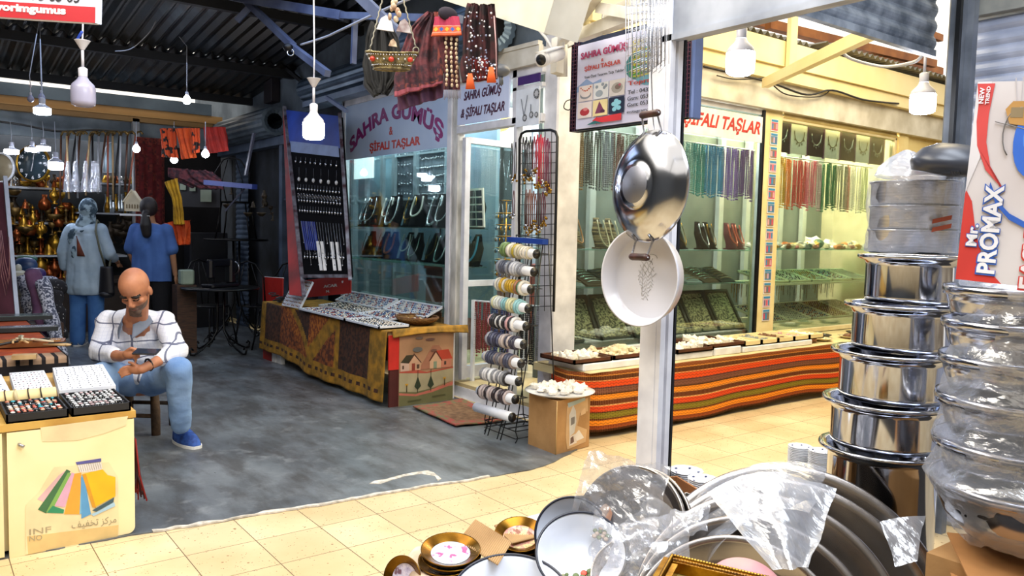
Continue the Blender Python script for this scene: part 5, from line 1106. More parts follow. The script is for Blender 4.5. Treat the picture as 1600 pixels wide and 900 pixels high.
# --- wire skewer grills hanging on the post
for k in range(7):
    x = 990+6.5*k; t = thing('wire_grill', 'galvanised wire fish grill hanging at the top of the white post, %s from the left' % ORD[k], 'wire grill', D(x, 60, 2.3+.03*k), 0, 'wire grills hanging from the beam')
    b = MB(); d = 2.30+.03*k; q = lambda a, c: D(a, c, d)
    b.tube([q(x-12+2*k, -20), q(x-12+2*k, 128-5*k), q(x+16-k, 118-4*k), q(x+18-k, -20)], .0016, 5)
    for i in range(5): b.tube([q(x-8+6*i, -20), q(x-8+6*i, 124-4*k)], .0010, 4)
    for i in range(9): b.tube([q(x-12+2*k, 10+13*i), q(x+17-k, 5+12*i)], .0010, 4)
    build('wire_mesh', b, STEEL2, t)
b = MB(); b.tube([D(1014, -20, 2.44), D(1017, 90, 2.44), D(1020, 180, 2.46), D(1022, 202, 2.46), D(1016, 208, 2.45), D(1012, 199, 2.45)], .002, 5); tag(build('hanging_hook', b, STEEL2), 'long thin wire hook holding the pan from above', 'hook')
# --- platform
PZ = .125
b = MB(); b.box((.75, -.3, PZ-.03), (3.05, 1.95, PZ)); 
for x in (.8, 3.0):
    for y in (-.2, 1.85): b.box((x-.03, y-.03, 0), (x+.03, y+.03, PZ-.03))
pl_ = thing('display_platform', 'low dark platform carrying the metalware in the foreground', 'platform', (1.9, .8, 0))
b2 = MB(); b2.box((.75, -.3, PZ-.03), (3.05, 1.95, PZ)); build('deck', b2, M('dark_deck', '#2c2620', .8, 0, '#1a1612', 6), pl_)
for x in (.8, 3.0):
    for y in (-.2, 1.85): b = MB(); b.box((x-.03, y-.03, 0), (x+.03, y+.03, PZ-.03)); build('leg', b, WOOD, pl_)
# --- tall stack of steel pots
def pot(c, r, h, label, lid=True, grp=None, tilt=0, rz=0):
    t = thing('steel_pot', label, 'pot', c, 0, grp); Mx = TM(c, rz, rx=tilt); b = MB()
    b.lathe([(.001, 0), (r*.90, 0), (r*.96, .006), (r*.97, .02), (r*.965, h-.02), (r*1.0, h-.006), (r*1.13, h), (r*1.145, h+.006), (r*1.13, h+.011), (r*1.0, h+.008), (r*.93, h-.006), (r*.93, .012), (.001, .012)], 72, 0, Mx); build('pot_body', b, M('mirror_pot', '#c3c6cf', .09, 1., '#b7bac4', 2.5), t); return t, Mx
base = D(1392, 812, 2.22); rs = [.147, .151, .148, .145, .141, .132]; 
rim = [(1384, 696), (1386, 622), (1394, 545), (1405, 472), (1414, 397)]
b = MB(); b.bbox((base.x-.2, base.y-.2, PZ+.001), (base.x+.2, base.y+.2, .455), .01); tag(build('crate', b, M('black_crate', '#15130f', .8)), 'black crate standing under the tall stack of pots', 'crate')
zc = base.z-.18; zl = [zc]
for (x, y) in rim: zl.append(D(x, y, 2.22).z-.0)
lab = ['lowest wide pot of the tall stack, resting on the black crate', 'second steel pot from the bottom of the tall stack', 'third steel pot from the bottom of the tall stack', 'fourth steel pot from the bottom of the tall stack, middle of it', 'fifth steel pot from the bottom of the tall stack', 'uppermost open steel pot of the tall stack, under the wrapped pans']
zprev = .457
for i in range(6):
    ztop = (zl[i+1] if i < 5 else D(1414, 395, 2.22).z)
    if i == 0: ztop = zl[1]
    if i == 5: break
    cxy = D([1384, 1387, 1394, 1407, 1419][i], 600, 2.22); pot((cxy.x, cxy.y, zprev), rs[i]*[1.0, .98, .97, .95, .92][i]*1.0, ztop-zprev-.012, lab[i] if i < 4 else lab[5], rz=i); zprev = ztop
# wrapped pans on top of the stack
ctp = D(1424, 395, 2.22); ctp.z = zprev+.002
hh = D(1424, 285, 2.22).z-ctp.z
for k in range(3):
    t = thing('cake_tin', 'steel cake tin inside the milky bag on the tall stack, %s from below' % ORD[k], 'pan', ctp+UZ*(hh/3*k)); b = MB(); r = .112; h = hh/3
    b.lathe([(.001, 0), (r*.97, 0), (r, .006), (r, h-.008), (r*1.04, h-.004), (r*1.04, h-.001), (r*.97, h-.002), (r*.96, .008), (.001, .008)], 56, 0, TM(ctp+UZ*(h*k))); build('tin', b, STEEL2, t)
def film(name, label, fn, nu=70, nv=50, m=None, amp=.012, seed=0, cat='plastic bag', fz=13):
    b = MB()
    def f(u, v):
        p = Vector(fn(u, v)); n_ = noise.noise_vector(p*fz+Vector((seed, 0, 0))); n2 = noise.noise_vector(p*fz*3.1+Vector((0, seed, 0)))
        r1 = 1-abs(noise.noise(p*fz*1.4+Vector((seed, 3, 1))))*2.4; return p+n_*amp+n2*amp*.35+Vector((n_.y, n_.z, n_.x)).normalized()*amp*.25*max(0, r1)
    b.grid(nu, nv, f, 0, 0); return tag(build(name, b, m or FILM), label, cat)
film('plastic_bag', 'milky plastic bag pulled over the cake tins on the tall stack', lambda u, v: (ctp.x+(.119+.006*math.sin(u*25))*math.cos(u*2*math.pi)*(1-.0*v), ctp.y+.119*math.sin(u*2*math.pi), ctp.z+.0+(hh+.01)*v), 80, 30, FILM, .009, 3)
film('plastic_bag', 'knotted white bag top standing above the cake tins', lambda u, v: (ctp.x-.03+(.085*(1-v)**.8+.008)*math.cos(u*2*math.pi)-.02*v, ctp.y+(.085*(1-v)**.8+.008)*math.sin(u*2*math.pi), ctp.z+hh+.012+.075*v), 60, 24, FILM2, .010, 5)
b = MB(); lp = ctp+UZ*hh*.30; Ux = (RT*1).normalized(); 
for k in range(2): b.prism([(0, 0), (.05, .012), (.052, .024), (.002, .012)], lp+TOV*.1225-RT*.012+UZ*(.022*k), RT, UZ, .001)
tag(build('red_label', b, M('red_brown_label', '#9c4428', .6)), 'small reddish printed label on the milky bag over the cake tins', 'label')
# dark helmet shaped lid behind the cardboard carton
c = D(1488, 258, 2.05); t = thing('oval_cover', 'dark grey oval plastic lid poking out behind the red and white carton', 'lid', c); b = MB(); b.lathe([(.001, .055), (.05, .052), (.09, .036), (.115, .012), (.118, .0), (.11, -.022), (.001, -.03)], 48, 0, TM(c, rx=R(8), sc=(1.0, .8, 1.0))); build('shell', b, M('dark_grey_plastic', '#33363f', .35), t)
b = MB()
for k in range(4): b.beam(D(1487+5*k, 268, 1.95), D(1489+5*k, 273, 1.95), .004, .004)
build('vent_slots', b, BLACK, t)
# --- stack of nested deep bowls wrapped in film at the right edge
cb = D(1575, 850, 1.75)
rimy = [(752, .190), (688, .182), (618, .172), (556, .162), (500, .152), (447, .145)]
tb = []
for i, (y, r) in enumerate(rimy):
    rc_ = D(1606-3*i, y, 1.78); h = .15; t = thing('steel_bowl', 'deep steel bowl in the wrapped stack at right edge, %s from the bottom' % ORD[i], 'bowl', (rc_.x, rc_.y, rc_.z-h)); b = MB()
    b.lathe([(.001, 0), (r*.35, 0), (r*.62, .02), (r*.86, .065), (r*.95, .11), (r*.97, h-.024), (r*1.02, h-.022), (r*1.035, h-.012), (r*1.02, h), (r*.98, h-.004), (r*.93, .11), (r*.6, .026), (.001, .006)], 72, 0, TM((rc_.x, rc_.y, rc_.z-h))); build('bowl', b, M('wrapped_bowl_steel', '#c6c8d0', .16, 1., '#aeb1bc', 3), t); tb.append((rc_, r))
cbb = tb[0][0]
def rad(z):
    zz = [(q.z, r) for q, r in tb]
    if z <= zz[0][0]: return zz[0][1]*max(.45, 1-(zz[0][0]-z)*2.6)
    for (a, ra), (c, rc2) in zip(zz[:-1], zz[1:]):
        if a <= z <= c: f = (z-a)/(c-a); return ra+(rc2-ra)*f-.012*math.sin(f*math.pi)
    return zz[-1][1]
z0, z1 = cbb.z-.13, tb[-1][0].z+.02
film('plastic_wrap', 'clear crinkled film wrapped around the stack of deep steel bowls', lambda u, v: (cbb.x+(rad(z0+(z1-z0)*v)*1.04+.008)*math.cos(u*2*math.pi), cbb.y+(rad(z0+(z1-z0)*v)*1.04+.008)*math.sin(u*2*math.pi), z0+(z1-z0)*v), 120, 90, FILM, .010, 9, 'plastic wrap', 16)
# cardboard sheets and carton below them
b = MB(); k0 = D(1530, 905, 1.75); zt_ = tb[0][0].z-.155
t = thing('flattened_carton', 'brown cardboard carton with open flaps under the wrapped bowl stack', 'box', (cbb.x, cbb.y, PZ))
b = MB(); b.box((cbb.x-.13, cbb.y-.15, PZ+.001), (cbb.x+.2, cbb.y+.15, zt_-.03), 0, None); build('carton', b, CARDB, t)
Mf = TM((cbb.x, cbb.y, 0), R(-52)); b = MB(); b.add([Mf @ Vector(p) for p in [(-.15, -.17, zt_-.03), (.2, -.30, zt_-.055), (.24, .1, zt_-.01), (-.14, .06, zt_-.005)]]+[Mf @ Vector(p) for p in [(-.15, -.17, zt_-.026), (.2, -.30, zt_-.051), (.24, .1, zt_-.006), (-.14, .06, zt_-.001)]], [(3, 2, 1, 0), (4, 5, 6, 7), (0, 1, 5, 4), (1, 2, 6, 5), (2, 3, 7, 6), (3, 0, 4, 7)]); build('flap', b, M('flap_cardboard', '#b07c48', .85, 0, '#8f6236', 6), t)
b = MB(); b.add([Mf @ Vector(p) for p in [(-.17, -.17, zt_-.08), (.2, -.30, zt_-.12), (.2, .0, zt_-.06), (-.15, .0, zt_-.055)]]+[Mf @ Vector(p) for p in [(-.17, -.17, zt_-.076), (.2, -.30, zt_-.116), (.2, .0, zt_-.056), (-.15, .0, zt_-.051)]], [(3, 2, 1, 0), (4, 5, 6, 7), (0, 1, 5, 4), (1, 2, 6, 5), (2, 3, 7, 6), (3, 0, 4, 7)]); build('flap', b, M('flap_cardboard', '#b07c48', .85), t)
# --- big printed carton at the right edge
dc = 1.52; p00, p01 = D(1493, 436, dc), D(1528, 128, dc-.02); p10 = D(1690, 458, dc-.12)
t = thing('mop_carton', 'large red and white carton with blue lettering at the right edge', 'box', p00)
U = (p10-p00); V = (p01-p00); U.normalize(); hV = V.length; V.normalize(); N = U.cross(V).normalized()
if N.dot(TOV) < 0: N = -N
wU = .30; wA = .18; dp = .16
def bp_(u, v, d=0): return p00+U*u*wU+V*v*hV-N*d
b = MB(); b.add([bp_(0, 0), bp_(1, 0), bp_(1, 1), bp_(0, 1), bp_(0, 0, dp), bp_(1, 0, dp), bp_(1, 1, dp), bp_(0, 1, dp)], [(0, 1, 2, 3), (7, 6, 5, 4), (0, 4, 5, 1), (1, 5, 6, 2), (2, 6, 7, 3), (3, 7, 4, 0)]); build('carton', b, M('grey_white_board', '#cfc9c8', .6, 0, '#bfb6b4', 5), t)
s_ = lambda pts: [(x*wA, y*hV) for x, y in pts]
REDC, BLUC, WHC = '#c8352c', '#2a5cb8', '#e9e7ea'
sh = [(s_([(0, 0), (.42, 0), (.34, .04), (.22, .13), (.14, .24), (.07, .40), (.0, .46)]), REDC), (s_([(0, .44), (0, 1), (.13, 1), (.09, .8), (.10, .62), (.03, .5)]), '#d9d4d6'), (s_([(0, .99), (.16, .99), (.135, .84), (.14, .70), (.2, .58), (.33, .46), (.36, .455), (.16, .56), (.06, .68), (.03, .80), (.03, .9)]), '#cc4440'),
      (s_([(.22, .50), (.3, .41), (.42, .35), (.62, .30), (.62, .27), (.42, .32), (.29, .39), (.215, .48)]), BLUC), (s_(disc(.55, .70, .17, 20, .17)), '#2f66c8'), (s_(disc(.56, .72, .10, 14, .08)), '#4a82d8'), (s_([(.28, .86), (.34, .90), (.46, .90), (.52, .84), (.46, .78), (.33, .79)]), '#b98a48'), (s_([(.52, .82), (.75, .85), (.75, .89), (.5, .87)]), '#c89a58'), (s_(rect(.33, .82, .44, .87)), '#8d7a58')]
random.seed(2)
for k in range(7): a = -.3+.14*k; sh.insert(3, (s_([(.42, .72), (.42+.45*math.cos(a+1.2), .72+.3*math.sin(a+1.2)), (.42+.45*math.cos(a+1.22), .72+.3*math.sin(a+1.22))]), '#bdb6b8'))
tmp = decal(p00+N*.0004, U, V, sh, 'printed_artwork', t, .0008) if U.cross(V).dot(N) > 0 else None
b = MB(); P_ = lambda u, v, e=.003: p00+U*u*wA+V*v*hV+N*e; mU = -U
# words run up the side of the carton
def vert(txt, u, v, L, h, mi, e, bold=.03): lettering(b, txt, P_(u, v, e), V, mU, L*hV, h*wA, mi, bold=bold, depth=.0006)
vert('Mr.', .165, .17, .12, .11, 1, .0022, .085); vert('Mr.', .16, .175, .11, .10, 0, .0030, .035)
vert('PROMAX', .36, .035, .46, .19, 1, .0022, .085); vert('PROMAX', .352, .045, .44, .17, 0, .0030, .035)
vert('EASY', .73, -.02, .30, .17, 2, .0022, .085); vert('EASY', .722, -.01, .28, .15, 3, .0030, .03)
vert('NEW', .075, .89, .08, .045, 0, .003, .03); vert('TREND', .125, .885, .09, .035, 0, .003, .03)
build('lettering', b, [C(WHC), C('#2c5cb4'), C(REDC), C('#e4dcdc')], t)
b = MB(); a = [P_(.42+.14*math.cos(q), .74+.13*math.sin(q), .003) for q in [k*math.pi/10 for k in range(14)]]; b.tube(a, .0012, 5); b.tube([P_(.2, .80, .003), P_(.5, .76, .003), P_(.9, .70, .003)], .001, 5); build('drawn_outline', b, C('#6e6a68'), t)
# --- shelf under the carton
# --- saucers behind
sauc = M('white_saucer', '#e9eaee', .2, 0, '#dfe1e6', 3)
random.seed(19)
def saucer_stack(px, py, d, n, r, desc_):
    c = D(px, py, d); ph = .0062
    for k in range(n):
        z = c.z-ph*(n-k); b = MB(); 
        last = k == n-1; lb = 'white saucer %s' % desc_ if not last else 'topmost white saucer with blue marks %s' % desc_
        tt = thing('saucer', lb, 'saucer', (c.x, c.y, z), 0, None if last else 'saucers '+desc_); dx, dy = random.uniform(-.001, .001), random.uniform(-.001, .001)
        b.lathe([(.001, 0), (r*.55, 0), (r*.9, .008), (r, .012), (r*.98, .013), (r*.5, .003), (.001, .003)], 28, 0, TM((c.x+dx, c.y+dy, z)), star=lambda q: 1+.03*math.cos(q*math.pi*2/28*14)); build('dish', b, sauc, tt)
        if last:
            b = MB()
            for q in range(5): a = q*1.257+.4; b.ball((c.x+r*.72*math.cos(a), c.y+r*.72*math.sin(a), z+.009), (r*.12, r*.08, .002), 8, 4)
            build('blue_marks', b, M('cobalt', '#28386e', .3), tt)
    b = MB(); b.bbox((c.x-r*1.02, c.y-r*1.02, PZ+.001), (c.x+r*1.02, c.y+r*1.02, c.z-ph*n-.001), .008); tag(build('carton', b, CARDB), 'brown carton carrying saucers ' + desc_, 'box')
saucer_stack(1250, 699, 3.05, 14, .044, 'in the left stack of two behind the big tray'); saucer_stack(1283, 706, 2.95, 20, .045, 'in the right stack of two behind the big tray'); saucer_stack(1308, 700, 3.1, 18, .044, 'in the stack half hidden by the pots')
saucer_stack(1072, 737, 2.72, 7, .058, 'in the stack right of the white post'); saucer_stack(1098, 750, 2.6, 5, .05, 'in the small stack beside the big tray')
# open brown carton and blue vase
c = D(1040, 765, 2.5); t = thing('open_carton', 'open brown carton with torn rim right of the white post foot', 'box', (c.x, c.y, PZ)); b = MB(); Mx = TM((c.x, c.y, 0), R(-20)); hh2 = c.z+.01
for a, e in (((-.11, -.09, PZ+.001), (.09, -.083, hh2)), ((-.11, .083, PZ+.001), (.09, .09, hh2)), ((-.11, -.083, PZ+.001), (-.103, .083, hh2)), ((.083, -.083, PZ+.001), (.09, .083, hh2))): b.box(a, e, 0, Mx)
build('carton', b, M('dark_cardboard', '#8c5a30', .85, 0, '#6e4424', 5), t); b = MB(); b.grid(30, 4, lambda u, v: Mx @ Vector((-.112+.205*u, -.093-.008*v+.003*math.sin(u*20), hh2-.004+.012*v+.004*math.sin(u*33))), 0, .002); build('torn_rim', b, M('torn_paper', '#cfc6b8', .9), t)
c = D(1062, 806, 2.35); t = thing('glass_jar', 'small round blue green jar lying behind the big wrapped tray', 'jar', c); b = MB(); b.ball(c, (.042, .042, .034), 20, 12); build('jar_body', b, M('blue_green_glaze', '#5c7a84', .25, 0, '#48636e', 6), t); b = MB(); b.lathe([(.001, 0), (.028, 0), (.032, .01), (.03, .016), (.001, .016)], 20, 0, TM(c-UZ*.045)); build('red_base', b, M('red_glaze', '#b8402c', .3), t)
# --- big round trays standing on edge in film
def tray_mb(r, Mx, n=96):
    b = MB(); b.lathe([(.001, 0), (r*.78, 0), (r*.80, .004), (r*.90, .012), (r*.93, .020), (r*.985, .026), (r, .022), (r*1.004, .016), (r*.985, .014), (r*.93, .010), (r*.8, -.004), (.001, -.005)], n, 0, Mx); return b
BT = [(1238, 962, 1.98, .375, 'largest rear steel tray of the wrapped group', .34), (1226, 978, 1.93, .355, 'second large steel tray of the wrapped group', .36), (1196, 985, 1.86, .315, 'third large steel tray of the wrapped group', .38), (1172, 1005, 1.80, .28, 'fourth large steel tray of the wrapped group', .40), (1150, 1015, 1.74, .24, 'front steel tray of the wrapped group, partly uncovered', .42)]
for (px, py, d, r, lb, tl) in BT:
    c = D(px, py, d); f = (TOV+UZ*.62-RT*.18).normalized(); Mx = frame_at(c, UZ, f); t = thing('steel_tray', lb, 'tray', (c.x, c.y, max(.2, c.z-r*.9))); build('tray', tray_mb(r, Mx), PEWTER, t)
cc_ = D(1200, 985, 1.90); fN = (TOV+UZ*.62-RT*.18).normalized(); FM = frame_at(cc_, UZ, fN)
film('plastic_wrap', 'crinkled clear film draped over the upper left of the big steel trays', lambda u, v: D(1225+(215-85*v)*math.cos(math.radians(172-100*u)), 940-(218-75*v)*math.sin(math.radians(172-100*u)), 2.13-.30*v+.010*math.sin(u*17)), 120, 60, FILM, .009, 1, 'plastic wrap', 9)
film('plastic_wrap', 'milky torn film hanging over the middle of the big steel trays', lambda u, v: D(1205+(u-.5)*205*(1-.72*v)+30*v, 768+118*v-30*math.sin(u*3.1)*(1-v), 1.93-.20*v+.015*math.sin(u*9)), 90, 90, FILM2, .008, 4, 'plastic wrap', 10)
film('plastic_wrap', 'loose corner of film at the lower right of the big steel trays', lambda u, v: D(1375+70*u*(1-.5*v)+24*v, 815-10*u+70*v, 1.98-.08*v), 50, 50, FILM2, .006, 6, 'plastic wrap', 12)
film('plastic_wrap', 'crumpled film bundle between the oval tray and the big steel trays', lambda u, v: D(985+125*u-18*v, 862-28*u-72*math.sin(v*2.2)+40*v, 1.80+.10*v+.03*math.sin(u*6)), 100, 70, FILM, .016, 8, 'plastic wrap', 14)
film('plastic_wrap', 'crumpled film falling over the corner of the gilt frame', lambda u, v: D(925+150*u, 800+110*v+22*math.sin(u*7), 1.76-.05*v), 100, 70, FILM, .014, 12, 'plastic wrap', 14)
# --- oval wrapped steel tray at centre
c = D(988, 822, 2.08); f = (TOV*1.0+UZ*.55-RT*.75).normalized(); Mx = frame_at(c, UZ, f); t = thing('steel_tray', 'round steel tray leaning in film just left of the white post foot', 'tray', (c.x, c.y, c.z-.15)); build('tray', tray_mb(.155, Mx), PEWTER, t)
c2 = c-f*.03+RT*.004; Mx2 = frame_at(c2, UZ, f); t = thing('steel_tray', 'second round steel tray behind the one left of the post foot', 'tray', (c2.x, c2.y, c2.z-.15)); build('tray', tray_mb(.158, Mx2), PEWTER, t)
film('plastic_wrap', 'clear film stretched over the round tray left of the post foot', lambda u, v: Mx @ Vector((-.165+.25*u, .165-.28*v, .030+.012*math.sin(u*6+v*4))), 80, 80, FILM, .012, 15, 'plastic wrap', 16)
c = D(985, 905, 2.02); f = (TOV*1.0+UZ*.9-RT*.35).normalized(); Mx = frame_at(c, UZ, f); t = thing('steel_tray', 'small steel tray under crumpled film between the enamel bowls and frame', 'tray', (c.x, c.y, c.z-.1)); build('tray', tray_mb(.10, Mx), PEWTER, t)
# --- gilt picture frame at the bottom edge
t0_, t1_, t2_ = D(1050, 880, 1.62), D(1255, 928, 1.50), D(1020, 935, 1.50)
t = thing('gilt_frame', 'gilded beaded picture frame lying at the bottom edge of the picture', 'picture frame', t0_); b = MB(); t3_ = t1_+(t2_-t0_)
for p, q in ((t0_, t1_), (t0_, t2_), (t1_, t3_), (t2_, t3_)): b.beam(p, q, .034, .022)
build('frame', b, GOLD, t); b = MB()
for p, q in ((t0_, t1_), (t0_, t2_)):
    for k in range(44): b.ball(p.lerp(q, k/43)+UZ*.016, .0042, 6, 5)
build('beading', b, BRASS, t)['kind'] = 'stuff'
b = MB(); b.add([t0_-UZ*.01, t1_-UZ*.01, t3_-UZ*.01, t2_-UZ*.01, t0_-UZ*.016, t1_-UZ*.016, t3_-UZ*.016, t2_-UZ*.016], [(0, 1, 2, 3), (7, 6, 5, 4), (0, 4, 5, 1), (1, 5, 6, 2), (2, 6, 7, 3), (3, 7, 4, 0)]); build('backing', b, M('olive_gold_panel', '#8f7a3c', .5, .2), t)
c = D(1165, 930, 1.60); b = MB(); b.lathe([(.001, 0), (.045, 0), (.075, .012), (.078, .015), (.045, .005), (.001, .004)], 40, 0, frame_at(c, UZ, (TOV+UZ*1.6).normalized())); tag(build('pink_plate', b, M('pink_plate', '#c9a08c', .3, 0, '#b8788c', 5)), 'pinkish plate lying in front of the big steel trays', 'plate')
# --- enamel bowls
ENA = M('white_enamel_bowl', '#dfe3ec', .12, 0, '#d6dbe6', 2, coat=.5); NAVY = M('navy_rim', '#14182a', .3)
def enamel(c, r, f, label, flowers, h=.07):
    t = thing('enamel_bowl', label, 'bowl', c); Mx = frame_at(c, UZ, f); b = MB()
    prof = [(.001, -h), (r*.40, -h), (r*.60, -h*.86), (r*.82, -h*.45), (r*.94, -.006), (r*.985, .0)]
    b.lathe(prof+[(r*.985, -.003), (r*.93, -.010), (r*.80, -h*.52), (r*.58, -h*.93), (r*.4, -h-.004), (.001, -h-.004)], 72, 0, Mx); build('bowl', b, ENA, t)
    b = MB(); b.tube([Mx @ Vector((r*.992*math.cos(a), r*.992*math.sin(a), 0)) for a in [k*math.pi/36 for k in range(72)]], .0035, 8, 0, True); build('rim', b, NAVY, t, label='thin navy rim')
    b = MB(); b.lathe([(r*.4, -h-.006), (r*.6, -h*.95-.004), (r*.83, -h*.52-.006), (r*.97, -.010), (r*.97, -.008), (r*.82, -h*.5-.004), (r*.58, -h*.9-.006)], 60, 0, Mx); build('outside', b, NAVY, t, label='navy outside')
    for (fx, fy, col, s2) in flowers:
        b = MB(); rr_ = math.hypot(fx, fy)*r; fr_ = rr_/r; z = -h*(1-max(0, (fr_-.4)/.56)**1.3) if fr_ > .4 else -h
        for k in range(14): a = k*2.4; q = s2*1.7*math.sqrt((k+.5)/14); b.ball((fx*r+q*math.cos(a), fy*r+q*math.sin(a)*.8, z+.004), (s2*.45, s2*.45, .003), 8, 4, k % 2, Mx)
        build('flower_print', b, [C(col), C('#5a6a3c' if col != '#b8a888' else '#9c8a6c')], t)
enamel(D(908, 862, 2.02), .115, (TOV*.75+UZ*.95-RT*.10).normalized(), 'tilted white enamel bowl with navy rim, upper one of the two in front', [(.45, .62, '#b09a86', .015), (.12, -.35, '#d0523c', .020), (-.35, -.45, '#8a8a6a', .012)])
enamel(D(798, 932, 1.92), .145, (TOV*.35+UZ*1.0).normalized(), 'white enamel bowl with navy rim and red flower cut by the bottom edge', [(.42, .30, '#b02c28', .020)], .08)
for i in range(6):
    c = D(893+9*i, 835-2*i, 2.12+.022*i); enamel(c, .098-.002*i, (TOV*.9+UZ*.45-RT*(.15+.08*i)).normalized(), 'navy edged enamel bowl standing with paper behind the tilted bowl, %s from the front' % ORD[i], [], .05)
PAPER = M('printed_paper', '#c9b49c', .9, 0, '#8f6a58', 14, lo=.4, hi=.6)
def sheet(label, pts4, bend, m, nm='packing_paper', amp=.008, seed=1, nu=40):
    a, b_, c, d = pts4; b = MB()
    def f(u, v):
        p = (a*(1-u)+b_*u)*(1-v)+(d*(1-u)+c*u)*v+UZ*bend*math.sin(u*math.pi); return p+noise.noise_vector(p*14+Vector((seed, 0, 0)))*amp
    b.grid(nu, nu, f, 0, .0012); return tag(build(nm, b, m), label, 'paper')
sheet('torn printed paper standing behind the navy edged bowls', [D(855, 850, 2.20), D(942, 832, 2.24), D(925, 790, 2.30), D(880, 783, 2.30)], .012, PAPER, seed=2); sheet('crumpled paper between the standing bowls and the wrapped tray', [D(925, 800, 2.16), D(948, 845, 2.08), D(955, 800, 2.1), D(940, 788, 2.16)], .01, PAPER, seed=5)
CORR = M('corrugated_kraft', '#a8875c', .9, 0, '#8a6a44', 4)
def corr(label, p4):
    a, b_, c, d = p4; b = MB(); n_ = (b_-a).cross(d-a).normalized()
    b.grid(120, 10, lambda u, v: (a*(1-u)+b_*u)*(1-v)+(d*(1-u)+c*u)*v+n_*.0016*math.sin(u*150), 0, .002); return tag(build('corrugated_sheet', b, CORR), label, 'cardboard')
corr('ribbed cardboard sheet lying between the two gold rimmed plate piles', [D(742, 812, 2.25), D(800, 848, 2.12), D(778, 884, 2.0), D(715, 845, 2.15)]); corr('ribbed cardboard sheet behind the right gold rimmed plate', [D(772, 822, 2.28), D(812, 808, 2.36), D(862, 835, 2.24), D(800, 850, 2.18)])
corr('ribbed cardboard scrap standing at the left of the front plate pile', [D(612, 905, 2.1), D(632, 868, 2.14), D(640, 890, 2.08), D(625, 925, 2.05)])
c = D(845, 812, 2.5); b = MB(); b.bbox((c.x-.06, c.y-.05, PZ+.001), (c.x+.05, c.y+.05, c.z), .01); tag(build('white_box', b, STYRO), 'small white box behind the right plate pile', 'box')
# --- gold rimmed plates
def plate(c, r, f, label, scene, grp=None):
    t = thing('decorated_plate', label, 'plate', c, 0, grp); Mx = frame_at(c, UZ, f); b = MB()
    b.lathe([(r*.62, .0), (r*.70, .004), (r*.97, .014), (r, .015), (r*.995, .011), (r*.7, -.002), (r*.5, -.006), (.001, -.006)], 56, 0, Mx); build('gold_rim', b, M('gold_rim', '#8f6418', .22, .9, '#4e3206', 6), t)
    b = MB(); b.lathe([(.001, 0), (r*.5, .0), (r*.62, .0005), (r*.66, .003)], 56, 0, Mx); build('painted_centre', b, scene, t)
def scene_mat(name, cols, sc):
    t = NT(name); n1 = t.noise(sc, 5, rough=.7); n2 = t.noise(sc*1.7, 4)
    t.set(t.b, 'Base Color', t.mix(t.ramp(n2, [(.56, (0, 0, 0)), (.62, (1, 1, 1))]), t.ramp(n1, [(.32, hx(cols[0])), (.45, hx(cols[1])), (.55, hx(cols[2])), (.68, hx(cols[3]))]), hx(cols[4]))); t.b.inputs['Roughness'].default_value = .15; return t.m
SC1 = scene_mat('painted_scene_pastel', ['#7c8a5c', '#c8d4e4', '#a9bfdc', '#e2d8c0', '#b85c88'], 22); SC2 = scene_mat('painted_scene_warm', ['#7a4a3c', '#d8c48c', '#c07a7a', '#e4d8a8', '#8a5a4a'], 26); SC3 = scene_mat('painted_scene_lilac', ['#8f7aa0', '#d8d0e0', '#b0a8c8', '#e8e4ea', '#7a5a68'], 24)
random.seed(23)
for k in range(9):
    c = D(704+random.uniform(-4, 4), 925-7.5*k, 2.08); plate(c, .078, (UZ+TOV*.18+RT*random.uniform(-.05, .05)).normalized(), 'gold rimmed plate in the front left pile' if k < 8 else 'gold rimmed plate with pastel garden scene on top of the front left pile', SC1, 'plates in the front left pile' if k < 8 else None)
for k in range(5):
    c = D(812+random.uniform(-2, 2), 868-7*k, 2.22); plate(c, .072, (UZ+TOV*.35).normalized(), 'gold rimmed plate in the right pile beside the bowls' if k < 4 else 'gold rimmed plate with warm figure scene on top of the right pile', SC2, 'plates in the right pile' if k < 4 else None)
plate(D(633, 905, 2.06), .06, (TOV*.9+UZ*.3-RT*.55).normalized(), 'lilac patterned plate standing at the far left of the plate piles', SC3)
sheet('crumpled wrapping paper around the left side of the front plate pile', [D(632, 880, 2.12), D(668, 858, 2.16), D(682, 900, 2.02), D(650, 925, 2.0)], .02, M('beige_wrap', '#c9b6a0', .85, 0, '#a58e78', 18), seed=9, amp=.016)
b = MB(); cq = D(704, 950, 2.08); b.bbox((cq.x-.1, cq.y-.1, PZ+.001), (cq.x+.1, cq.y+.1, cq.z-.02), .01); tag(build('carton', b, CARDB), 'brown carton under the front left plate pile', 'box'); b = MB(); cq = D(812, 895, 2.22); b.bbox((cq.x-.09, cq.y-.09, PZ+.001), (cq.x+.09, cq.y+.09, cq.z-.02), .01); tag(build('carton', b, CARDB), 'brown carton under the right plate pile', 'box')
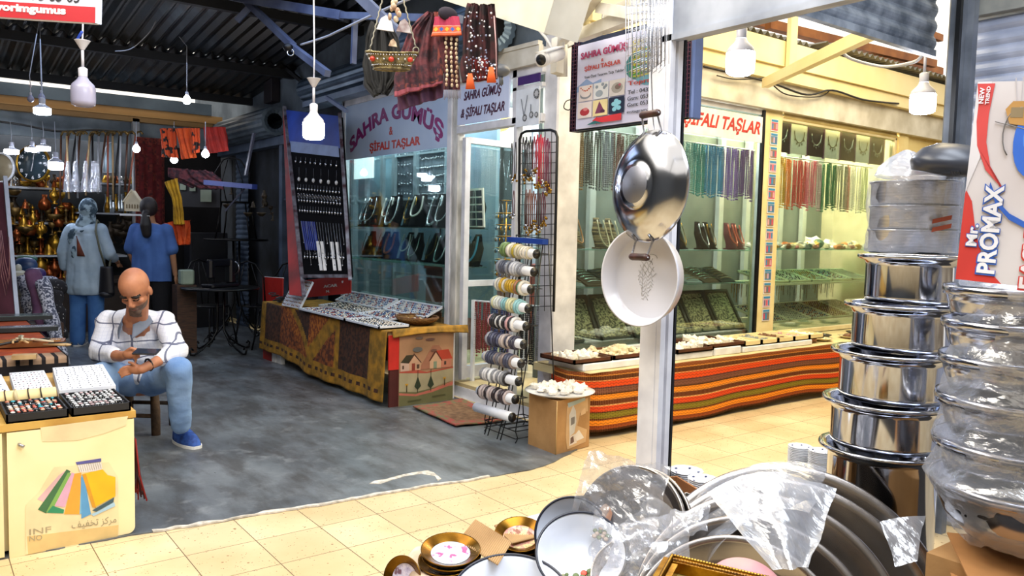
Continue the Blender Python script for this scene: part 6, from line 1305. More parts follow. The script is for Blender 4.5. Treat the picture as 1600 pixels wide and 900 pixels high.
# ================================================================ THINGS HANGING ABOVE THE PASSAGE CORNER
# metal boat-shaped hanging basket
dB = 3.3; c = D(612, 96, dB); t = thing('hanging_basket', 'boat shaped silver basket with red stones hanging on chains', 'hanging basket', c-UZ*.05)
b = MB()
def bs(u, v):   # u around, v bottom->rim
    a = u*2*math.pi; w_ = .075+.034*v; d_ = .035+.02*v; return c+RT*(w_*math.cos(a))+FH*(d_*math.sin(a))+UZ*(-.032+.062*v+.006*math.cos(2*a)*v)
b.grid(56, 8, bs, 0, .003); b.grid(56, 2, lambda u, v: c+RT*(.075*v*math.cos(u*2*math.pi))+FH*(.035*v*math.sin(u*2*math.pi))+UZ*-.032, 0, .002); b.tube([bs(k/40, 1) for k in range(40)], .004, 6, 0, True); b.tube([bs(k/40, 0) for k in range(40)], .004, 6, 0, True)
build('basket_body', b, M('embossed_metal', '#9a8c62', .45, .6, '#4e4430', 60, bump=.6, bscale=120), t)
b = MB(); b2 = MB()
for k in range(9): u = .5+.055+.5*k/9*.92; p = bs(u, .55)+TOV*.003; (b if k % 3 == 1 else b2).ball(p, (.012, .012, .011) if k % 3 == 1 else (.005, .005, .005), 10, 6)
for k in range(26): b2.ball(bs(.5+.5*k/26, .85)+TOV*.002, .0035, 5, 4); b2.ball(bs(.5+.5*k/26, .2)+TOV*.002, .003, 5, 4)
build('red_stones', b, M('carnelian', '#c83a26', .25), t); build('silver_studs', b2, SILVER, t)
b = MB(); apexL, apexR = D(612, -60, dB), D(614, -60, dB)
for s_, ap, e in ((-1, apexL, D(578, 78, dB)), (1, apexR, D(650, 74, dB))):
    pts = [ap.lerp(e, k/26) for k in range(27)]; b.tube([p+RT*.002*(-1)**k for k, p in enumerate(pts)], .0035, 5); b.tube([e+UZ*-.012+RT*.012*math.cos(a)+UZ*.012*math.sin(a) for a in [k*math.pi/7 for k in range(14)]], .003, 5, 0, True)
build('chain', b, M('old_silver_chain', '#8f8a7a', .4, .8), t)
SHELL = M('sea_shells', '#d8c8a8', .5, 0, '#8f6a50', 25); b = MB(); random.seed(30)
for k in range(9): p = D(616+random.uniform(-8, 8), -2+4*k, dB-.01); b.ball(p, (random.uniform(.008, .014), .008, random.uniform(.01, .018)), 8, 5)
tag(build('shell_string', b, SHELL), 'string of pale sea shells hanging above the silver basket', 'shells')
for (x, y, s_, lb, m_) in [(604, 38, .045, 'small white triangular cloth charm left of the shells', WHITEP), (633, 42, .04, 'white cloth charm with dark eye right of the shells', M('charm_cloth', '#c9c4c4', .7, 0, '#7a5a5c', 20)), (615, 68, .022, 'tiny white shell charm inside the basket chains', SHELL)]:
    p = D(x, y, dB+.06); b = MB(); b.prism([(-s_*.9, -s_*.5), (s_*.7, -s_*.7), (s_*.5, s_*.2), (.0, s_*.8), (-s_*.5, s_*.5)], p, RT, UZ, .01); tag(build('cloth_charm', b, m_), lb, 'charm')
# hanging textiles, bags
def hang(name, label, cat, poly, d, th, m, mf=None, fold=.012, parent=None, fr=6, seed=0, nu=50, nv=60):
    """soft hanging cloth between a left and a right outline given top to bottom"""
    L_, R_ = poly
    def at(P, v):
        s_ = v*(len(P)-1); i = min(int(s_), len(P)-2); f = s_-i; return (P[i][0]*(1-f)+P[i+1][0]*f, P[i][1]*(1-f)+P[i+1][1]*f)
    b = MB()
    def f(u, v):
        l, r = at(L_, 1-v), at(R_, 1-v); p = D(l[0]*(1-u)+r[0]*u, l[1]*(1-u)+r[1]*u, d); return p+FH*(fold*math.sin(u*fr*3.1+seed+v)+fold*.5*math.sin(u*fr*7+v*5)-th*.9*math.sin(u*math.pi)*0)+noise.noise_vector(p*9)*.006
    b.grid(nu, nv, f, 0, th, True, mf); o = build(name, b, m, parent)
    return o if parent else tag(o, label, cat)
MAR = M('maroon_kilim', '#5c2a30', .9, 0, '#2c1620', 22, bump=.2, lo=.42, hi=.58); MAR2 = M('red_brown_weave', '#7c3a30', .9, 0, '#3a1c28', 40, lo=.45, hi=.6); PLUM = M('plum_cloth', '#54304a', .9, 0, '#3a2036', 10)
hang('black_jacket', 'black leather bag hanging behind the silver basket', 'bag', ([(585, 35), (572, 60), (565, 100), (570, 130), (588, 148)], [(610, 40), (622, 60), (628, 100), (622, 118), (602, 146)]), 3.75, .02, M('black_leather', '#07080b', .8))
hang('maroon_cloth', 'dark maroon patterned saddle cloth hanging right of the basket', 'textile', ([(668, 20), (640, 45), (620, 90), (617, 120), (619, 150)], [(682, 18), (690, 60), (692, 100), (693, 120), (692, 130)]), 3.6, .012, [MAR, MAR2, M('pink_trim', '#8c4450', .9)], lambda u, v: 2 if v < .06 else 1 if .06 < v < .14 or .88 < u else 0)
hang('plum_cloth', 'plain plum cloth hanging below the patterned saddle cloth', 'textile', ([(640, 120), (619, 150), (622, 172)], [(692, 112), (693, 130), (692, 152)]), 3.64, .008, PLUM)
t = thing('shell_hanging', 'narrow maroon strip sewn with rows of white shells', 'textile', D(705, 140, 3.5)); hang('strip', '', '', ([(682, 55), (690, 90), (694, 120), (696, 140)], [(716, 55), (716, 90), (718, 120), (718, 142)]), 3.5, .008, MAR, None, .004, t)
b = MB()
for j in range(11):
    for k, x in enumerate((697, 705, 713)): p = D(x+random.uniform(-1, 1)+j*.1, 60+7.2*j+k, 3.475); b.ball(p, (.007, .005, .009), 7, 5)
build('shells', b, SHELL, t)['kind'] = 'stuff'
b = MB()
for k in range(14): x = 694+2*k; b.tube([D(x, 140, 3.49), D(x+random.uniform(-1, 1), 154+random.uniform(-3, 3), 3.49)], .0018, 4)
build('fringe', b, M('grey_fringe', '#8a8794', .8), t)['kind'] = 'stuff'
t = thing('embroidered_pouch', 'orange embroidered pouch with tassels above the shell strip', 'pouch', D(698, 55, 3.45)); EMB = [M('orange_embroidery', '#c8542a', .8), M('magenta_embroidery', '#a82c4c', .8), M('pink_band', '#d88a7a', .8), M('blue_diamond', '#3a5aa8', .8), M('yellow_diamond', '#c8a22c', .8)]
def em(u, v):
    if .12 < v < .5:
        if v < .17 or v > .45: return 2
        k = int(u*5); d = abs(u*5-k-.5)+abs((v-.31)/.28); return (3 if k % 2 else 4) if d < .42 else 0
    return 1 if v > .5 else 0
hang('pouch', '', '', ([(680, 26), (677, 40), (676, 56)], [(718, 26), (720, 40), (721, 54)]), 3.45, .015, EMB, em, .002, t); b = MB(); b.ball(D(700, 22, 3.46), (.05, .02, .03), 12, 8); build('knot', b, M('dark_wool', '#2a2430', .95), t)
t = thing('beaded_vest', 'dark red beaded wall hanging with orange tassels', 'textile', D(750, 130, 3.4)); hang('cloth', '', '', ([(736, 5), (724, 45), (722, 90), (728, 128)], [(772, 8), (776, 50), (778, 90), (776, 124)]), 3.4, .02, [M('dark_red_wool', '#3c1418', .95, 0, '#16090c', 20, lo=.42, hi=.58), M('red_wool', '#7c1c18', .95, 0, '#3a0c0c', 30)], lambda u, v: 1 if v < .32 and .25 < u < .75 else 0, .012, t)
b = MB(); random.seed(31)
for k in range(110): x, y = random.uniform(726, 774), random.choice((random.uniform(15, 125), random.uniform(88, 126))); b.ball(D(x, y, 3.365), random.uniform(.0025, .0055), 5, 4, k % 2)
build('beads', b, [WHITEP, M('blue_grey_bead', '#7a7f98', .4)], t)['kind'] = 'stuff'
for (x, y) in ((768, 115), (735, 125)):
    b = MB(); 
    for k in range(9): b.tube([D(x+k*.6-3, y-10, 3.36), D(x+k*1.5-6, y+14, 3.36)], [.003, .005], 5)
    build('tassel', b, M('orange_tassel', '#d0541c', .8), t)
b = MB(); b.tube([D(772, 25, 3.37), D(775, 70, 3.37), D(776, 122, 3.37)], .003, 5); build('cord', b, M('pink_cord', '#b89090', .8), t)
# CCTV camera on its bracket
t = thing('security_camera', 'white bullet security camera with dark lens on the corner column', 'security camera', D(860, 90, 4.05)); a, e = D(847, 93, 3.95), D(874, 84, 4.12); b = MB(); b.tube([a, e], .034, 20); build('body', b, WHITEP, t)
ax = (e-a).normalized(); b = MB(); b.tube([a-ax*.012, a+ax*.02], .0365, 20); b.beam(a-ax*.02+UZ*.036, e+UZ*.036, .06, .006); build('hood', b, WHITEP, t); b = MB(); b.tube([a-ax*.0135, a-ax*.009], .027, 20); build('lens', b, BLACK, t)
b = MB(); b.tube([D(866, 82, 4.1), D(852, 58, 4.1), D(842, 46, 4.08)], .008, 8); b.beam(D(840, 42, 4.08), D(866, 50, 4.12), .05, .02); build('bracket', b, WHITEP, t)
t = thing('dome_camera', 'small dark dome camera under the near roller drum', 'security camera', D(783, 112, 4.4)); b = MB(); b.ball(D(783, 110, 4.4), (.05, .05, .035), 16, 10); b.tube([D(783, 118, 4.4), D(783, 132, 4.4)], .012, 8); build('housing', b, M('grey_housing', '#5a606c', .4), t)
# ================================================================ LEFT: IVORY COUNTER WITH RING TRAYS
CT = .562
t = thing('ivory_counter', 'ivory painted cabinet counter with a peeling skirt poster on its door', 'counter', (.2, 4.4, 0))
b = MB(); b.box((-1.2, 3.83, .02), (.775, 4.95, CT-.03)); build('carcass', b, IVORY, t)
b = MB(); b.box((-1.2, 3.79, CT-.03), (.79, 4.98, CT)); build('worktop', b, M('ochre_edge', '#c8a050', .6, 0, '#a87c34', 6), t)
dx0, dx1 = .302, .782; b = MB(); rr = .03; pts = [(dx0, .0), (dx1-rr, .008)]+[(dx1-rr+rr*math.sin(a), .008+rr-rr*math.cos(a)) for a in [k*math.pi/12 for k in range(1, 7)]]+[(dx1, CT-.035), (dx0, CT-.035)]
b.prism(pts, (0, 3.812, 0), X_, UZ, .022); door = build('door', b, IVORY, t)
b = MB(); b.box((-.4, 3.79, .01), (.285, 3.812, CT-.035)); build('door', b, IVORY, t)
b = MB(); b.tube([(.345, 3.79, .475), (.345, 3.775, .475), (.36, 3.768, .467)], .007, 8); build('knob', b, STEEL2, door)
o0 = Vector((dx0, 3.7895, 0)); w0 = dx1-dx0
def pq(px, py): p = PY(px, py, 3.79); return (p.x-dx0, p.z)
def pp(*a): return [pq(*q) for q in a]
sh = [(pp((63, 668), (200, 650), (196, 665), (160, 678), (120, 688), (66, 690)), '#e6d4a8'), (pp((40, 790), (60, 770), (85, 730), (170, 722), (184, 745), (186, 835), (150, 848), (40, 866)), '#eddcae'), (pp((42, 838), (185, 820), (184, 838), (150, 845), (110, 852), (44, 866)), '#e0c284'),
      (pp((118, 722), (158, 716), (158, 721), (120, 726)), '#5a5aa0'), (pp((120, 727), (158, 722), (160, 735), (126, 738)), '#e8e2e0'),
      (pp((58, 780), (92, 742), (104, 734), (74, 786)), '#dcb4b8'), (pp((59, 796), (104, 733), (110, 736), (72, 802)), '#3f7048'), (pp((72, 800), (106, 738), (112, 740), (80, 801)), '#7fb05a'), (pp((73, 801), (82, 790), (100, 796), (99, 802)), '#2f9068'), (pp((85, 790), (112, 738), (118, 740), (101, 792)), '#d8a8c4'),
      (pp((100, 803), (116, 740), (127, 738), (124, 803)), '#e8a43c'), (pp((124, 803), (127, 742), (132, 744), (136, 800)), '#78b4d8'), (pp((127, 810), (126, 745), (131, 745), (142, 803)), '#5a9cd0'), (pp((130, 740), (160, 733), (168, 742), (180, 745), (180, 775), (146, 793)), '#ecbc1c'), (pp((128, 741), (134, 740), (150, 793), (144, 792)), '#d89a28'), (pp((144, 797), (178, 777), (177, 784), (150, 799)), '#3c5a68'), (pp((142, 803), (152, 799), (178, 784), (180, 790), (146, 806)), '#a8cce4')]
decal((dx0, 3.789, 0), X_, UZ, sh, 'poster_print', door, .0008)
b = MB()
for k in range(11): a = pq(121+3.4*k, 726-.4*k); e = pq(124+3.4*k, 737-.5*k); b.tube([Vector((dx0+a[0], 3.7868, a[1])), Vector((dx0+e[0], 3.7868, e[1]))], .0007, 4)
GREYL = M('faded_print', '#a89c7c', .7); 
def pw2(txt, px, py, wpx, hpx, **k):
    p = PY(px, py, 3.787); q = PY(px+wpx, py-wpx*.14, 3.787); h = PY(px, py-hpx, 3.787).z-p.z; lettering(b, txt, p, q-p, UZ, (q-p).length, h, 0, depth=.0007, **k)
pw2('INF', 46, 836, 34, 9); pw2('NO', 46, 846, 20, 8)
pw2('\ufe92\uFEFF'[0:0] or '\ufed2\ufef4\ufed4\ufea8\ufe97 \ufeb0\ufedb\ufeae\ufee3', 112, 829, 70, 14)
build('printed_words', b, GREYL, door)
for k, (x, lb) in enumerate([(.79, '')]):
    t = thing('red_fringe', 'dark red tasselled fringe hanging down the right end of the ivory counter', 'textile', (.82, 4.1, .1)); b = MB(); random.seed(40)
    b.grid(6, 12, lambda u, v: (.795+.02*math.sin(v*5), 3.86+.5*u, .18+.38*v+.02*math.sin(u*9)), 0, .01); build('cloth_edge', b, M('wine_cloth', '#4a1418', .9, 0, '#200a10', 20), t)
    b = MB()
    for i in range(34): y = 3.85+.42*i/34; b.tube([(.80, y, .42), (.812+.01*random.random(), y+.01, .25), (.815+random.uniform(0, .03), y+random.uniform(-.02, .02), .15+random.uniform(-.04, .03))], .0035, 4, i % 2)
    build('fringe', b, [M('red_yarn', '#8c1c1c', .9), M('dark_yarn', '#3a1016', .9)], t)['kind'] = 'stuff'
# black ring trays filled with rings, every ring its own
def ring_mb(kind):
    b = MB(); b.tube([(0, .0085*math.cos(a), .0085*math.sin(a)+.009) for a in [k*math.pi/5 for k in range(10)]], .0018, 5, 0, True); b.ball((0, 0, .020), ((.0085, .007, .0045), (.006, .008, .004), (.009, .009, .003))[kind], 8, 5, 1); return b
RG = {}
def ring(col, cname, loc, where):
    k = random.randrange(3); q = (cname, k)
    Mx = TM(loc, random.uniform(-.35, .35), sc=1.12)
    if q not in RG: st = random.getstate(); o = build('ring', ring_mb(k), [SILVER, M('gem_'+cname, col, .25)], local=True); put(o, Mx); RG[q] = o; random.setstate(st)
    else: o = dup(RG[q], Mx)
    tag(o, 'silver ring with %s stone standing in the %s' % (cname, where), 'ring', '%s rings in the %s' % (cname, where))
def black_tray(lb, c00, c10, c01, cols, rows, where, gems, seed):
    """c00 front left, c10 front right, c01 back left"""
    c00, c10, c01 = Vector(c00), Vector(c10), Vector(c01); U, V = c10-c00, c01-c00; t = thing('ring_tray', lb, 'jewellery tray', c00); b = MB()
    b.prism(rect(0, 0, 1, 1), c00, U, V, .006)
    for r_ in (rect(0, 0, 1, .03), rect(0, .97, 1, 1), rect(0, 0, .03, 1), rect(.97, 0, 1, 1)): b.prism(r_, c00, U, V, .036)
    build('tray', b, M('black_tray', '#17171a', .6), t); b = MB()
    for j in range(rows): y = .06+.9*(j+.5)/rows; b.tube([c00+U*.05+V*y+UZ*.010, c00+U*.95+V*y+UZ*.010], .0085, 8)
    build('foam_rolls', b, M('black_foam', '#0e0e10', .95), t); random.seed(seed)
    for j in range(rows):
        for i in range(cols):
            if random.random() < .06: continue
            g = random.choice(gems); p = c00+U*(.07+.86*(i+.5)/cols)+V*(.06+.9*(j+.5)/rows)+UZ*.014; ring(g[0], g[1], p, where)
zt = CT+.002
A_, B2, C3 = G(5, 671, zt), G(108, 655, zt), G(0, 632, zt)
black_tray('black tray of coral and mixed stone rings at the left of the ivory counter', (.302, 3.80, zt), (.528, 3.80, zt), (.302, 4.10, zt), 9, 8, 'left black tray of the ivory counter', [('#c87a5c', 'coral'), ('#d8d4d0', 'pearl white'), ('#4a4c54', 'grey'), ('#b85a4c', 'red coral'), ('#3fa0b4', 'turquoise'), ('#d0ac90', 'peach'), ('#d8d4d0', 'pearl white')], 1)
black_tray('black tray of silver rings at the right corner of the ivory counter', (.540, 3.80, zt), (.772, 3.80, zt), (.540, 4.16, zt), 10, 8, 'right black tray of the ivory counter', [('#d0d2d6', 'silver white'), ('#2a2c34', 'black'), ('#d0d2d6', 'silver white'), ('#b8a0a4', 'pale rose'), ('#d0d2d6', 'silver white')], 2)
def white_tray(lb, c00, c10, c01, n1, n2, ms, h=.03, grp=None):
    c00, c10, c01 = Vector(c00), Vector(c10), Vector(c01); U, V = c10-c00, c01-c00; t = thing('white_tray', lb, 'jewellery tray', c00); b = MB(); b.prism(rect(0, 0, 1, 1), c00, U, V, h); build('tray', b, WTRAY, t); b = MB()
    for i in range(n1):
        for j in range(n2):
            p = c00+U*((i+.5+random.uniform(-.2, .2))/n1)*.96+V*((j+.5+random.uniform(-.1, .1))/n2)*.96+UZ*(h+.001); b.ball(p, (.004, .003, .002), 5, 3, (i+j*2) % len(ms))
    build('small_jewellery', b, ms, t)['kind'] = 'stuff'; return t
random.seed(50)
white_tray('white tray of tiny dark studs behind the right black ring tray', (.545, 4.19, zt), (.785, 4.19, zt), (.595, 4.80, zt+.01), 11, 12, [JW[1], SILVER], .045)
white_tray('long white tray of small earrings behind the bracelet roll', (.38, 4.27, zt), (.535, 4.27, zt), (.40, 4.80, zt+.01), 9, 9, [JW[1], JM[1], SILVER], .035)
white_tray('white tray of blue and dark pendants at the left picture edge', (.1, 4.30, zt), (.365, 4.30, zt), (.1, 4.80, zt+.01), 8, 7, [JM[3], JW[1], M('sky_stone', '#6fa8d0', .3)], .03)
t = thing('bracelet_cushion', 'cream cushion roll with leather and stone bracelets behind the left ring tray', 'display roll', (.3, 4.18, zt)); b = MB(); b.tube([(.08, 4.19, zt+.032), (.53, 4.19, zt+.032)], .032, 20); build('cushion', b, M('cream_cushion', '#e6d8a8', .7, 0, '#d4c48c', 4), t)
for k, x in enumerate([.12, .17, .215, .25, .29, .33, .37, .42, .47]):
    b = MB(); hcol = ['#3a2418', '#b85a3c', '#5a6a3a', '#8c2c24', '#2a1c14', '#4a3020', '#c8b890', '#2a1a12', '#1c1410'][k]; b.tube([(x+.003*math.sin(a*2), 4.19+.036*math.cos(a), zt+.032+.036*math.sin(a)) for a in [q*math.pi/8 for q in range(16)]], [.003+(.006 if k in (1, 2, 3, 6) and 5 < q < 14 else 0) for q in range(16)], 6, 0, True)
    tag(build('bracelet', b, M('cord_bracelet_'+hcol.strip('#'), hcol, .6)), 'narrow bracelet on the cream cushion, %s from the left' % ORD[k], 'bracelet', 'bracelets on the cream cushion')
# ---------------------------------------------------------------- second table with orange cloth
T2 = .60; q0, q1 = G(117, 562, T2), G(72, 497, T2)
t = thing('cloth_table', 'low table with an orange and maroon cloth behind the ivory counter', 'table', (.3, 6.3, 0)); tx = q0.x-.02; y0_, y1_ = 5.30, 7.5
b = MB(); b.box((-1.2, y0_+.03, T2-.04), (tx-.03, y1_, T2-.01)); build('tabletop', b, WOOD, t)
for (x, y) in ((tx-.1, y0_+.1), (tx-.1, y1_-.1), (-1.1, y0_+.1)):
    b = MB(); b.box((x-.03, y-.03, 0), (x+.03, y+.03, T2-.04)); build('leg', b, WOOD, t)
CL = [M('orange_kilim', '#b04a18', .9, 0, '#8c3412', 12), M('maroon_cloth', '#3c1020', .9, 0, '#220a14', 10), M('black_band', '#140e12', .9), M('cream_zig', '#a88a70', .9)]
def cf(u, v):
    if v < .45: return 2 if v < .36 else (3 if int(u*60) % 2 else 2)
    return 0 if v < .60 or u > .86 else 1
b = MB(); b.grid(90, 40, lambda u, v: (-1.2+(tx+1.2)*u, y0_-.0+(.0 if v < .4 else (y1_-y0_)*(v-.4)/.6)-.012*math.sin(u*40)*(1-min(1, v/.4)), T2-.30*(1-min(1, v/.4))+.0), 0, .006, True, cf)
b.grid(50, 10, lambda u, v: (tx+.01-.0*v+.012*math.sin(u*26)*(1-v), y0_+(y1_-y0_)*u, T2-.34*(1-v)), 2, .006); build('cloth', b, CL, t)
for k, (px, py, w_, l_, col, lb, rz) in enumerate([(30, 500, .46, .22, '#6a7c7c', 'flat glass topped case at the back of the orange cloth table', .1), (28, 519, .5, .14, '#8d93a0', 'silver trimmed flat case in the middle of the orange cloth table', .15), (36, 542, .46, .16, '#a8763c', 'tray of brown wooden spoons on the orange cloth table', .2)]):
    p = G(px, py, T2); t = thing('flat_case', lb, 'case', (p.x, p.y, T2+.008)); Mx = TM((p.x, p.y, T2+.008), -rz); b = MB(); b.box((-w_/2, -l_/2, 0), (w_/2, l_/2, .03), 0, Mx); build('case_body', b, M('case_'+str(k), '#23282a' if k < 2 else '#7c4a20', .5), t); b = MB(); b.box((-w_/2+.02, -l_/2+.02, .03), (w_/2-.02, l_/2-.02, .034), 0, Mx); build('lid', b, M('lid_'+str(k), col, .2, .3 if k < 2 else 0, None, 14), t)
random.seed(44)
for k in range(9):
    p = G(20+8*k, 537+random.uniform(-6, 6), T2+.05); e = p+Vector((random.uniform(-.12, .12), random.uniform(-.14, .14), random.uniform(0, .02))); b = MB(); b.tube([p, e], [.006, .010], 8); b.ball(e, (.018, .018, .008), 8, 5)
    tag(build('small_spoon', b, [PALEWOOD, M('dark_bone', '#1c1c1a', .4), M('bone', '#cdbfa0', .5)][k % 3]), '%s handled small spoon lying on the orange cloth table' % ['pale wooden', 'black', 'ivory'][k % 3], 'spoon', '%s spoons on the cloth table' % ['pale', 'black', 'ivory'][k % 3])
b = MB(); p = G(40, 565, T2); b.cbox((p.x, p.y+.05, T2+.022), (.12, .07, .025), 0, -.2); tag(build('small_box', b, PALEWOOD), 'small pale wooden box at the front of the orange cloth table', 'box')
# mauve display board at the picture edge
t = thing('mauve_board', 'tall mauve display board with pale edging at the left picture edge', 'display board', PX(10, 490, .55)); a, e, f_, g_ = D(-30, 492, 6.5), D(27, 492, 6.5), D(8, 285, 6.7), D(-50, 285, 6.7)
b = MB(); b.grid(2, 2, lambda u, v: (a*(1-u)+e*u)*(1-v)+(g_*(1-u)+f_*u)*v, 0, .02, False); build('panel', b, M('mauve_felt', '#5c3040', .9, 0, '#4a2432', 6), t); b = MB(); b.beam(e+UZ*-.02, f_+UZ*.05, .03, .03); build('edging', b, M('pale_blue_edge', '#a8b4cc', .5), t)
b = MB()
for k in range(4): p0 = D(-2+3*k, 378, 6.55); b.tube([D(-4+2*k, 360, 6.5), D(2+2*k, 430-8*k, 6.42), D(9+2*k, 462-9*k, 6.4), D(15, 430-9*k, 6.42), D(14, 370, 6.5)], .003, 5)
build('bead_strings', b, M('rose_beads', '#9c6a6a', .4), t)
# fabrics and cushions heaped beyond the second table
FLO = M('white_floral_cloth', '#b8bccc', .9, 0, '#3c4258', 60, lo=.45, hi=.55); DOT = M('black_dotted_cloth', '#17161c', .9, 0, '#c8c4c8', 42, lo=.30, hi=.36); MAU = M('mauve_bolt', '#6e4a6a', .9, 0, '#4a2e4c', 6); TEAL = M('blue_satin', '#33507c', .4, 0, '#1c2c50', 6); PUR = M('purple_satin', '#3a2a6a', .4, 0, '#221848', 6)
def bolt(p0, p1, r, m, lb): b = MB(); n = 12; b.tube([Vector(p0).lerp(Vector(p1), k/n)+noise.noise_vector(Vector(p0)*3+Vector((k*.7, 0, 0)))*.012 for k in range(n+1)], [r*(1+.12*math.sin(k*1.3)) for k in range(n+1)], 16); tag(build('fabric_bolt', b, m), lb, 'fabric')
bolt(D(98, 572, 6.6), D(66, 440, 6.8), .055, FLO, 'leaning roll of white floral fabric beside the orange cloth table'); bolt(D(80, 560, 6.7), D(50, 425, 6.9), .06, MAU, 'leaning mauve roll of fabric left of the floral roll'); bolt(D(92, 530, 7.0), D(84, 455, 7.1), .07, DOT, 'dark dotted fabric roll standing behind the floral roll'); bolt(D(55, 520, 7.0), D(38, 430, 7.1), .06, FLO, 'pale floral roll half hidden behind the mauve roll')
def cushion(px, py, d, rx_, rz_, m, lb): c = D(px, py, d); b = MB(); b.grid(28, 16, lambda u, v: c+RT*(rx_*math.cos(u*6.2832)*math.sin(v*math.pi)**.6)+FH*(rx_*.7*math.sin(u*6.2832)*math.sin(v*math.pi)**.6)+UZ*(-rz_*math.cos(v*math.pi)), 0, 0); tag(build('cushion', b, m), lb, 'cushion')
cushion(76, 450, 7.6, .17, .09, DOT, 'black dotted cushion on the fabric heap'); cushion(70, 436, 7.7, .12, .03, FLO, 'flat pale floral cushion lying on the dotted one'); cushion(40, 415, 7.8, .11, .08, TEAL, 'blue satin cushion on the fabric heap'); cushion(55, 428, 7.7, .10, .06, PUR, 'small purple satin cushion on the fabric heap'); cushion(42, 405, 8.0, .10, .04, M('green_satin', '#2a5c4c', .5), 'green cushion at the top of the fabric heap')
b = MB(); c = D(29, 440, 7.2); b.bbox((c.x-.06, c.y-.05, c.z-.14), (c.x+.06, c.y+.05, c.z+.10), .03); b.ball(c+UZ*.12, (.03, .03, .04), 10, 6); tag(build('plastic_can', b, M('cream_can', '#b4b4a6', .5)), 'cream plastic canister beside the mauve board', 'canister')
b = MB(); b.box((.5, 7.75, 0), (1.05, 8.4, .52)); tag(build('fabric_table', b, WOOD), 'dark wooden chest under the heap of fabrics', 'chest')
# ---------------------------------------------------------------- brass stall at the back
SY = 11.55
def sx(px, py): return PY(px, py, SY)
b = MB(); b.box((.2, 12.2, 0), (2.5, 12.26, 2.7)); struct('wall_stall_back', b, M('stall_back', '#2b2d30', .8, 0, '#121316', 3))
b = MB(); b.box((2.36, 11.3, 0), (2.44, 11.4, 2.74)); struct('trim_29', b, M('white_stall_post', '#b4b8bc', .6, 0, '#83878c', 5))
SH = [(395, 'lowest'), (345, 'second'), (293, 'third')]
shz = [sx(60, 398).z, sx(60, 347).z, sx(60, 293).z]
for k, z in enumerate(shz): b = MB(); b.box((.3, SY-.12, z-.025), (1.72 if k else 2.3, 12.15, z)); tag(build('stall_shelf', b, M('white_shelf', '#a9aeb4', .6)), '%s shelf of brass wares from the bottom in the back stall' % ORD[k], 'shelf')
b = MB(); b.box((1.72, SY-.12, sx(180, 333).z-.02), (2.36, 12.15, sx(180, 333).z)); tag(build('stall_shelf', b, M('white_shelf', '#a9aeb4', .6)), 'short shelf of glass bottles beside the white post', 'shelf'); b = MB(); b.box((1.72, SY-.12, sx(180, 287).z-.02), (2.36, 12.15, sx(180, 287).z)); tag(build('stall_shelf', b, M('white_shelf', '#a9aeb4', .6)), 'short upper shelf below the half round clock', 'shelf')
b = MB(); b.box((.3, 11.2, 0), (2.33, 12.1, .62)); b.box((.3, 11.15, .62), (2.34, 12.1, .66)); tag(build('stall_counter', b, M('stall_counter', '#3a2c22', .7)), 'dark wooden counter of the brass stall', 'counter')
VP = {'vase': [(.001, 0), (.04, 0), (.045, .01), (.02, .03), (.06, .09), (.065, .13), (.03, .18), (.02, .21), (.035, .24), (.03, .24), (.001, .2)],
      'jug': [(.001, 0), (.05, 0), (.07, .05), (.06, .10), (.025, .14), (.03, .18), (.024, .18), (.001, .15)],
      'goblet': [(.001, 0), (.045, .0), (.04, .01), (.01, .03), (.01, .10), (.05, .14), (.055, .20), (.05, .20), (.001, .13)],
      'bowl': [(.001, 0), (.04, 0), (.09, .05), (.1, .09), (.095, .09), (.04, .012), (.001, .012)],
      'candlestick': [(.001, 0), (.05, 0), (.045, .015), (.012, .03), (.022, .06), (.01, .08), (.02, .11), (.01, .15), (.03, .17), (.012, .18), (.001, .2)],
      'bell': [(.06, 0), (.05, .02), (.035, .07), (.03, .10), (.012, .115), (.018, .13), (.001, .14)]}
BM = {'yellow brass': M('yellow_brass', '#c89a34', .35, .85, '#7a5418', 12), 'dull brass': M('dull_brass', '#7c6030', .5, .7, '#3a2c14', 14), 'copper': M('copper', '#a85a2c', .35, .85, '#6a3014', 12), 'silver': SILVER, 'dark bronze': M('dark_bronze', '#3a3024', .5, .6)}
PRO = {}
def ware(kind, met, loc, sc, lb, grp):
    q = (kind, met); rz = random.uniform(0, 6)
    if q not in PRO:
        b = MB(); b.lathe(VP[kind], 18); 
        if kind == 'jug': b.tube([(.055, 0, .13), (.10, 0, .12), (.10, 0, .07), (.065, 0, .05)], .006, 6)
        if kind == 'vase': b.tube([(.03, 0, .2), (.075, 0, .19), (.07, 0, .14)], .005, 6); b.tube([(-.03, 0, .2), (-.075, 0, .19), (-.07, 0, .14)], .005, 6)
        o = build('brass_'+kind, b, BM[met], local=True); put(o, TM(loc, rz, sc=sc)); PRO[q] = o
    else: o = dup(PRO[q], TM(loc, rz, sc=sc))
    tag(o, lb, kind, grp)
random.seed(60); kinds = list(VP); mk = list(BM)
for s_ in range(-1, 3):
    zz = .66 if s_ < 0 else shz[s_]; nm_ = 'stall counter' if s_ < 0 else '%s stall shelf' % ORD[s_]
    for row in range(2):
        for i in range(13 if s_ != 2 else 12):
            k = random.choice(kinds); m = random.choice(mk if s_ > 0 else mk[:3]); x = .82+.073*i+random.uniform(-.015, .015)+row*.035
            ware(k, m, (x, SY-.02+.14*row, zz+.001), random.uniform(.85, 1.35)*(1 if s_ < 2 else .7), '%s %s on the %s of the back stall' % (m, k, nm_), '%s %s %s' % (m, k, nm_))
for i in range(26):   # wares hanging in front
    k = random.choice(kinds); m = random.choice(mk[:3]); p = PY(random.uniform(14, 108), random.uniform(305, 385), SY-.2); b = MB()
    ware(k, m, p, random.uniform(.7, 1.1), '%s %s hung among the brass wares of the back stall' % (m, k), 'hanging %s %s back stall' % (m, k))
